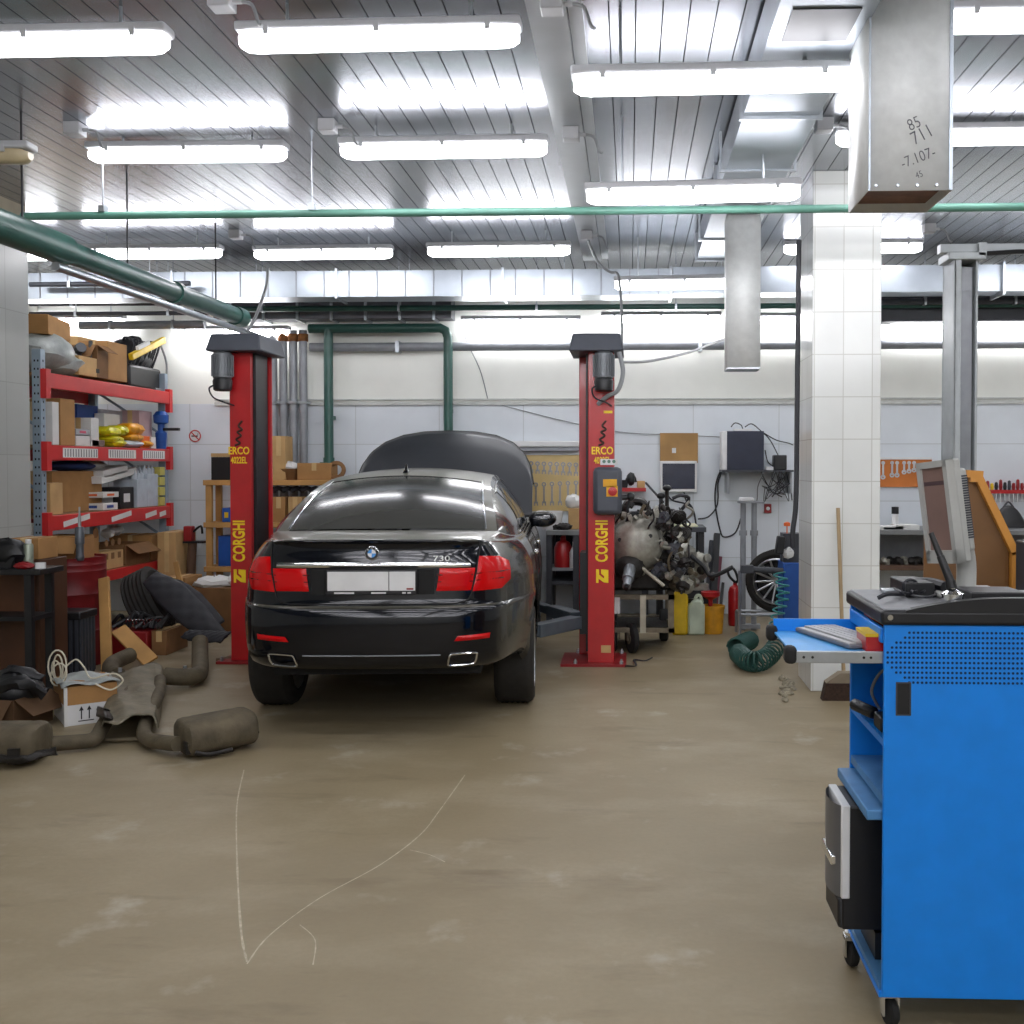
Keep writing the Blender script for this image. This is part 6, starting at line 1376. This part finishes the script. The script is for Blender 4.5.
# ================================================================== blue diagnostic trolley
CY0, CY1 = 2.96, 3.42
e0 = W(884, 700, CY0); CX0 = e0.x; CX1 = CX0+.72
ztop_c = W(886, 608.5, CY0).z; zt0 = W(886, 625, CY0).z; zbot = W(886, 998, CY0).z
t = thing('diagnostic_trolley', 'tall bright blue workshop trolley with black top at the right picture edge', 'trolley', (CX0+.36, (CY0+CY1)/2, 0))
TB = .016
MB().box(CX0, CY0, zbot, CX1, CY0+TB, zt0).build('side_panel', M_blue, t, bevel=.004)
fp_ = [c for c in t.children][-1]
q = MB(); x = W(899, 640, CY0).x; 
zp0, zp1 = W(960, 633, CY0).z, W(960, 683, CY0).z
nx, nz = 31, 11; px0, px1 = W(905, 650, CY0).x, W(1035, 650, CY0).x
for i in range(-6, 34):
    for j in range(nz):
        xx = px0+(px1-px0)*i/30; zz = zp0+(zp1-zp0)*j/(nz-1)
        lim = {0:1,1:0,2:-2,3:-3,4:-4,5:-4,6:-4,7:-3,8:-2,9:0,10:1}[j]
        if i < lim or xx > CX1-.03: continue
        q.cyl((xx, CY0-.0008, zz), (xx, CY0+.002, zz), .0038, 8)
q.build('perforation', mat('hole_shadow', '#0a2a52', .8), fp_)
a, b_ = W(897, 714, CY0), W(909.5, 683.5, CY0)
MB().box(a.x, CY0-.0015, a.z, b_.x, CY0+.004, b_.z).build('slot_recess', M_black, fp_)
q = MB().box(a.x-.004, CY0-.003, a.z-.004, b_.x+.004, CY0-.0005, a.z).box(a.x-.004, CY0-.003, b_.z, b_.x+.004, CY0-.0005, b_.z+.004).box(a.x-.004, CY0-.003, a.z, a.x, CY0-.0005, b_.z).box(b_.x, CY0-.003, a.z, b_.x+.004, CY0-.0005, b_.z); q.build('slot_rim', M_dgrey, fp_)
MB().box(CX0, CY1-TB, zbot, CX1, CY1, zt0).build('far_panel', M_blue, t, bevel=.004)
MB().box(CX1-TB, CY0+TB, zbot, CX1, CY1-TB, zt0).build('back_panel', M_blue, t)
MB().box(CX0-.012, CY0-.012, zt0, CX1+.012, CY1+.012, ztop_c-.004).build('top_tray', M_black, t, bevel=.01)
MB().box(CX0+.0, CY0+.0, ztop_c-.006, CX1, CY1, ztop_c).build('top_mat', mat('dusty_top', '#7f8184', .55, 0, .12, 14), t, bevel=.003)
# arched lip along the near edge
q = MB(); xs0, xs1 = W(905, 605, CY0).x, CX1; n = 24; vs = []
for i in range(n+1):
    u = i/n; xx = xs0+(xs1-xs0)*u; h = .036*min(1, (1-(1-min(1, u*2.2))**2)); vs += [(xx, CY0-.012, ztop_c-.01), (xx, CY0-.012, ztop_c-.004+h), (xx, CY0+.02, ztop_c-.004+h), (xx, CY0+.02, ztop_c-.01)]
q.add(vs, [(i*4+k, i*4+(k+1) % 4, (i+1)*4+(k+1) % 4, (i+1)*4+k) for i in range(n) for k in range(4)]+[(3,2,1,0)]).build('arched_lip', M_black, t)
MB().cyl((CX0+.012, CY0-.012, (zt0+ztop_c)/2), (CX0+.012, CY0-.018, (zt0+ztop_c)/2), .008, 12).build('screw', M_chrome, t)
# keyboard drawer pulled out to the left
zk = W(848, 655, CY0+.03).z; XK = W(793, 657, CY0+.02).x; 
d0 = W(768, 634, CY1-.03)
dr = MB().box(XK, CY0+.03, zk, CX0+.30, CY1-.03, zk+.006).build('keyboard_drawer', mat('pale_blue_tray', '#4a9ad8', .4), t)
MB().box(XK, CY1-.036, zk+.006, CX0+.30, CY1-.028, zk+.045).build('drawer_side', M_blue, dr)
MB().box(XK+.005, CY0+.018, zk-.022, CX0+.36, CY0+.03, zk+.012).build('slide_rail', M_steel, dr, bevel=.002); MB().box(XK+.005, CY1-.028, zk-.022, CX0+.36, CY1-.017, zk+.012).build('slide_rail', M_steel, dr)
q = MB()
for xx in (.03, .055, .20, .22): q.cyl((XK+xx, CY0+.0175, zk-.005), (XK+xx, CY0+.0165, zk-.005), .004, 8)
q.build('rail_hole', M_black, dr)
for yy in (CY0+.035, CY1-.035): MB().cbox((XK-.006, yy, zk), (.035, .05, .05)).build('corner_bumper', M_rub, dr, bevel=.012)
# roll-up front flap and inner shelves
MB().box(CX0-.006, CY0+.02, zt0-.055, CX0+.01, CY1-.02, zt0-.012).build('upper_rail', M_blue, t, bevel=.004)
z_a = W(884, 747, CY0+.03).z if False else W(850, 705, CY1-.02).z
MB().box(CX0+.002, CY0+TB, z_a-.02, CX1-TB, CY1-TB, z_a).build('shelf', M_blue, t); shelf_a = z_a
z_b = W(849, 755, CY1-.02).z
MB().box(CX0+.002, CY0+TB, z_b-.025, CX1-TB, CY1-TB, z_b).build('shelf', mat('worn_blue_shelf', '#4f86b8', .5, .1, .15, 10), t)
z_c = W(838, 772, CY1-.03).z+.012; xc = W(838, 772, CY1-.03).x
MB().box(xc, CY0+.02, z_c-.03, CX0+.3, CY1-.02, z_c).build('pull_out_shelf', mat('worn_blue_shelf', '#4f86b8'), t, bevel=.004)
z_d = zbot+.034
MB().box(CX0-.005, CY0+TB, z_d-.03, CX1-TB, CY1-TB, z_d).build('bottom_shelf', mat('worn_blue_shelf', '#4f86b8'), t)
MB().box(CX0-.008, CY0+.004, zbot-.0, CX0+.01, CY1-.004, z_d-.02).build('base_rail', M_blue, t)
for xx, yy in ((CX0+.035, CY0+.05), (CX0+.0, CY1-.05), (CX1-.08, CY0+.05), (CX1-.08, CY1-.06)):
    r = .042; M = Matrix.Translation((xx, yy, r)) @ Matrix.Rotation(R(12), 4, 'Z') @ Matrix.Rotation(math.pi/2, 4, 'Y')
    c = MB().lathe([(0,-.014),(r-.006,-.014),(r,-.008),(r,.008),(r-.006,.014),(0,.014)], M, 24).build('caster', M_rub, t)
    MB().box(xx-.024, yy-.015, r-.01, xx-.018, yy+.02, .095).box(xx+.018, yy-.015, r-.01, xx+.024, yy+.02, .095).box(xx-.024, yy-.02, .088, xx+.024, yy+.022, .1).lathe([(.022,.1),(.022,max(.112, zbot)),(0,max(.112, zbot))], Matrix.Translation((xx, yy, 0)), 14).build('fork', M_chrome, c)
# keyboard
kz = zk+.008; a = W(802, 641, CY1-.10); 
Mk = Matrix.Translation((XK+.185, (CY0+CY1)/2+.03, kz)) @ Matrix.Rotation(R(-72), 4, 'Z')
t2 = thing('keyboard', 'grey computer keyboard on the pulled out blue drawer', 'keyboard', Mk.translation)
MB().box(-.17, -.07, 0, .17, .07, .014, Mk).build('case', mat('keyboard_grey', '#6e6f74', .5), t2, bevel=.004)
for r_ in range(5):
    q = MB()
    for k in range(15): q.box(-.160+.0215*k, -.042+.0215*r_, .014, -.141+.0215*k, -.024+.0215*r_, .020, Mk)
    q.build('key_row', mat('keycap_light', '#b4b5b6', .5), t2)
MB().box(-.16, -.066, .014, .16, -.047, .0155, Mk).build('palm_rest', mat('keycap_light', '#b4b5b6'), t2)
# red box with yellow band, pen
a = W(864, 646, CY0+.07)
t2 = mk('red_box', MB().box(a.x, CY0+.045, zk+.006, a.x+.16, CY0+.17, zk+.058), M_red, 'small red box with a yellow band at the drawer root', 'box', bevel=.003)
MB().box(a.x-.002, CY0+.043, zk+.05, a.x+.162, CY0+.172, zk+.059).build('yellow_band', M_yellow, t2)
mk('red_box', MB().box(a.x+.05, CY0+.20, zk+.006, a.x+.18, CY0+.30, zk+.095), M_red, 'taller red box standing behind the banded red box in the trolley', 'box', bevel=.003)
mk('black_pen', MB().tube([(a.x-.05, CY0+.12, zk+.014), (a.x-.0, CY0+.10, zk+.014)], .008, 8), M_black, 'black plug lying between keyboard and red box', 'plug')
# things on the inner shelf
o = mk('black_scanner', MB().box(CX0+.01, CY0+.08, shelf_a+.001, CX0+.2, CY0+.17, shelf_a+.045).tube([(CX0+.02, CY0+.2, shelf_a+.03), (CX0-.02, CY0+.3, shelf_a+.035)], .02, 8), M_black, 'black handheld tool with an orange end lying on the upper shelf of the trolley', 'tool', bevel=.006)
MB().box(CX0+.075, CY0+.072, shelf_a+.0, CX0+.12, CY0+.08, shelf_a+.046).build('orange_end', M_orange, o)
o = MB().tube([(CX0+.06, CY0+.3, shelf_a+.02), (CX0+.03, CY0+.28, shelf_a+.08), (CX0+.05, CY0+.26, shelf_a+.14), (CX0+.08, CY0+.25, shelf_a+.16)], .005, 6, 6).build('cable', M_gcable); tag(o, 'pale cable standing up on the upper shelf of the trolley', 'cable')
mk('white_sheet', MB().box(CX0+.01, CY0+.03, z_b+.001, CX0+.16, CY0+.036, z_b+.09), M_paper, 'white card standing on the middle shelf behind the blue panel', 'card')
# computer tower protruding at the bottom
t2 = thing('computer_tower', 'black computer tower with silver front sticking out of the trolley bottom', 'computer', (CX0+.1, 3.2, z_d))
a = W(843, 800, CY0+.15)
tx0 = a.x; ty0, ty1 = CY0+.15, CY0+.36; tzt = z_c-.034; tzb = W(843, 930, ty0).z
MB().box(tx0, ty0, tzb, tx0+.42, ty1, tzt).build('case', M_black, t2, bevel=.005)
zfb = W(843, 899, ty0).z
MB().box(tx0+.10, ty0+.01, z_d, tx0+.40, ty1-.01, tzb-.012).build('riser_block', M_black, t)
MB().box(tx0-.004, ty0-.002, zfb, tx0+.022, ty1+.002, tzt+.004).build('silver_edge', M_white, t2, bevel=.004)
pr = [(-.0, zfb), (-.022, zfb+.03), (-.026, (zfb+tzt)/2), (-.022, tzt-.03), (0, tzt)]
q = MB().grid(lambda u, v: Vector((tx0-.004-.024*math.sin(math.pi*min(1, max(0, u)))**.6, ty0+.01+(ty1-ty0-.02)*u, zfb+(tzt-zfb)*v)), 12, 6); q.build('front_cover', mat('dark_silver', '#6d6f74', .35, .5), t2)
MB().box(tx0-.012, ty0+.004, tzb, tx0+.01, ty1-.004, zfb).build('lower_grille', M_black, t2, bevel=.012)
MB().box(tx0-.03, ty0+.03, zfb+.09, tx0-.01, ty1-.03, zfb+.12).build('button_bar', M_chrome, t2, bevel=.004)
for x_ in (tx0+.14, tx0+.38):
    for y_ in (ty0+.03, ty1-.03): MB().cyl((x_, y_, tzb-.012), (x_, y_, tzb), .014, 8).build('foot', M_rub, t2)
# --- touch monitor on the trolley top
zt_ = ztop_c+.001
Ym = 3.20
tl_, tr_, bl_, br_ = W(917, 460, Ym+.10), W(947, 456, Ym-.03), W(926, 560, Ym+.10), W(955, 574, Ym-.03)
t2 = thing('monitor', 'thick beige grey monitor with brownish screen standing on the trolley', 'monitor', (W(950,580,Ym).x, Ym, zt_))
R_, U_ = (tr_-tl_), (tl_-bl_); w_ = R_.length; h_ = U_.length
fr = R_.normalized(); up = (U_-fr*U_.dot(fr)).normalized(); nb = fr.cross(up)          # nb points out of the screen
Mm = Matrix(((fr.x,up.x,nb.x,0),(fr.y,up.y,nb.y,0),(fr.z,up.z,nb.z,0),(0,0,0,1))); Mm.translation = (bl_+br_+tl_+tr_)/4
wide = .30
Mm = Mm; M_bez = mat('beige_grey_plastic', '#a9aaa6', .5, 0, .06)
hw, hh = w_/2, h_/2
q = MB()
for b4 in ((-hw,-hh,-hw+.018,hh),(hw-.018,-hh,hw,hh),(-hw,hh-.02,hw,hh),(-hw,-hh,hw,-hh+.04)): q.box(b4[0], b4[1], -.03, b4[2], b4[3], 0, Mm)
q.build('bezel', M_bez, t2, bevel=.003)
MB().box(-hw+.016, -hh+.036, -.02, hw-.016, hh-.018, -.008, Mm).build('screen', mat('brown_screen', '#836a62', .3, 0, .12, 6), t2)
MB().box(-hw+.02, hh-.075, -.008, hw-.02, hh-.062, -.0075, Mm).build('screen_bar', mat('dim_screen_bar', '#554246', .4), t2)
MB().box(-hw, -hh, -.055, hw, hh, -.03, Mm).build('back_shell', M_bez, t2, bevel=.006)
MB().box(-hw+.02, -hh+.03, -.085, hw-.01, hh-.03, -.055, Mm).build('rear_housing', M_bez, t2, bevel=.01)
q = MB()
for k in range(26): zz = -hh+.07+k*(h_-.12)/26; q.box(hw-.0105, zz, -.082, hw-.0085, zz+.005, -.058, Mm)
q.build('vent_slots', M_dgrey, t2)
bc_ = (bl_+br_)/2; 
MB().tube([Mm @ Vector((.02, -hh+.06, -.07)), (bc_.x+.09, Ym+.07, zt_+.10), (bc_.x+.09, Ym+.07, zt_+.02)], .03, 10, 4).build('stand_neck', M_bez, t2)
MB().box(bc_.x-.02, Ym-.05, zt_, bc_.x+.20, Ym+.19, zt_+.018).build('stand_base', M_bez, t2, bevel=.008)
# black boxes, cables, antenna
a, b_ = W(902, 570, Ym+.05), W(948, 590, CY0+.16)
o = mk('black_case', MB().box(a.x, CY0+.24, zt_, W(955,580,3.2).x-.06, CY1-.02, zt_+.045), M_black, 'flat black box lying under the monitor on the trolley top', 'case', bevel=.004)
o = mk('black_case', MB().box(W(962,590,3.1).x, CY0+.05, zt_, W(1016,590,3.1).x, CY0+.20, zt_+.04), M_black, 'flat black box right of the antenna on the trolley top', 'case', bevel=.004)
a = W(952, 594, CY0+.06)
t2 = thing('antenna', 'black stick antenna on a round silver foot at the front of the trolley top', 'antenna', (a.x, CY0+.055, zt_))
MB().lathe([(0,0),(.032,0),(.032,.006),(.018,.014),(.01,.02),(.01,.035),(0,.037)], Matrix.Translation((a.x, CY0+.055, zt_+.03)), 24).lathe([(.03,0),(.03,.03)], Matrix.Translation((a.x, CY0+.055, zt_)), 20).build('foot', M_chrome, t2)
p0, p1 = Vector((a.x-.002, CY0+.055, zt_+.06)), W(931, 533, CY0+.10)
MB().tube([p0, p0.lerp(p1, .55), p0.lerp(p1, .56), p1], lambda v: .013-.005*v, 10).build('rod', M_black, t2); MB().tube([p0+Vector((0,0,-.01)), p0.lerp(p1, .08)], .015, 10).build('hinge', M_black, t2)
for i, (pix, r_) in enumerate([([(893,588),(902,592),(915,594),(925,590),(918,585),(908,588),(912,595),(928,597),(936,594)], .004), ([(905,586),(914,592),(922,588),(931,589),(940,592)], .005), ([(878,598),(888,594),(902,594)], .007)]):
    pts = [G(x, y, zt_+.01+.012*(k % 2)) for k, (x, y) in enumerate(pix)]; o = MB().tube(pts, r_, 6, 6).build('cable', M_cable); tag(o, ('thin black cable tangle on the trolley top', 'thicker black cable running under the antenna on the trolley top', 'short black cable end at the left of the trolley top')[i], 'cable')
q = MB()
for k in range(3): c = G(911, 587, zt_+.03); q.tube([(c.x+.022*math.cos(a_), c.y+.004*k, c.z+.022*math.sin(a_)) for a_ in [2*math.pi*i/20 for i in range(20)]], .004, 6, closed=True)
mk('cable', q, M_cable, 'small upright black cable loop on the trolley top', 'cable')
a = G(938, 594, zt_); o = mk('red_plug', MB().box(a.x-.025, a.y-.012, zt_, a.x+.025, a.y+.012, zt_+.016), M_red, 'small red plug beside the antenna foot', 'plug', bevel=.004)
a = G(893, 594, zt_); mk('silver_adapter', MB().box(a.x-.03, a.y, zt_, a.x+.05, a.y+.05, zt_+.014), M_steel, 'flat silver adapter at the left end of the trolley top', 'adapter', bevel=.004)
mk('black_handset', MB().tube([G(915,583,zt_+.03), G(930,583,zt_+.035), G(945,587,zt_+.03)], .017, 8, 4), M_black, 'black handset lying in front of the flat black box under the monitor', 'handset')
# --- tilted wooden panel behind the monitor
p = [W(966, 470, 4.3), W(979, 471, 4.3), W(1018, 552, 4.3), W(1012, 600, 4.3), W(963, 620, 4.3)]
t2 = thing('storage_cabinet', 'orange brown wooden cabinet with slanted front edge standing behind the monitor', 'cabinet', (p[4].x+.1, 4.5, 0))
def yz(pt, Y): return Vector((pt.x, Y, pt.z))
front = [(p[0].x, p[0].z), (p[1].x, p[1].z), (p[2].x, p[2].z), (p[2].x, 0), (p[0].x, 0)]
MB().prism([(x_, z_) for x_, z_ in [(p[0].x, p[0].z-.01), (p[1].x-.02, p[1].z-.01), (p[2].x-.03, p[2].z), (p[2].x-.03, 0), (p[0].x, 0)]], -.6, face((0, 4.31, 0), (1,0,0), (0,0,1))).build('side_board', mat('brown_wood_face', '#73502a', .5, 0, .25, 3), t2, bevel=.006)
d = p[2]-p[1]; 
q = MB()
for A_, B_ in ((p[1], p[2]), (p[0], p[1]+Vector((.012, 0, 0)))):
    dd = (B_-A_).normalized(); nn = Vector((dd.z, 0, -dd.x)) if True else None
    q.add([yz(A_, 4.28), yz(B_, 4.28), yz(B_, 4.92), yz(A_, 4.92)]+[yz(A_-nn*.03*(-1 if nn.z < 0 else 1), 4.28), yz(B_-nn*.03*(-1 if nn.z < 0 else 1), 4.28), yz(B_-nn*.03*(-1 if nn.z < 0 else 1), 4.92), yz(A_-nn*.03*(-1 if nn.z < 0 else 1), 4.92)], [(0,1,2,3),(7,6,5,4),(0,4,5,1),(1,5,6,2),(2,6,7,3),(3,7,4,0)])
q.box(p[1].x-.04, 4.279, p[1].z-.045, p[1].x+.010, 4.92, p[1].z-.001); q.build('edge_board', mat('orange_wood_edge', '#c98a3a', .45, 0, .12, 4), t2)
MB().prism([(p[2].x-.03, p[2].z), (p[2].x, p[2].z), (p[2].x, 0), (p[2].x-.03, 0)], -.64, face((0, 4.28, 0), (1,0,0), (0,0,1))).build('edge_board', mat('orange_wood_edge', '#c98a3a'), t2)
o = MB().box(W(1015,560,4.2).x, 3.85, 0, W(1060,560,3.9).x, 4.2, W(1014,545,3.9).z).build('case', mat('charcoal_case', '#33353b', .5), None, bevel=.01); o.name = 'charcoal_cabinet'; tag(o, 'charcoal grey cabinet at the right picture edge behind the trolley', 'cabinet')
MB().box(W(1015,560,4.2).x+.03, 3.84, .1, W(1060,560,3.9).x-.03, 3.85, W(1014,545,3.9).z-.05).build('door', mat('charcoal_door', '#3a3c43', .5), o)
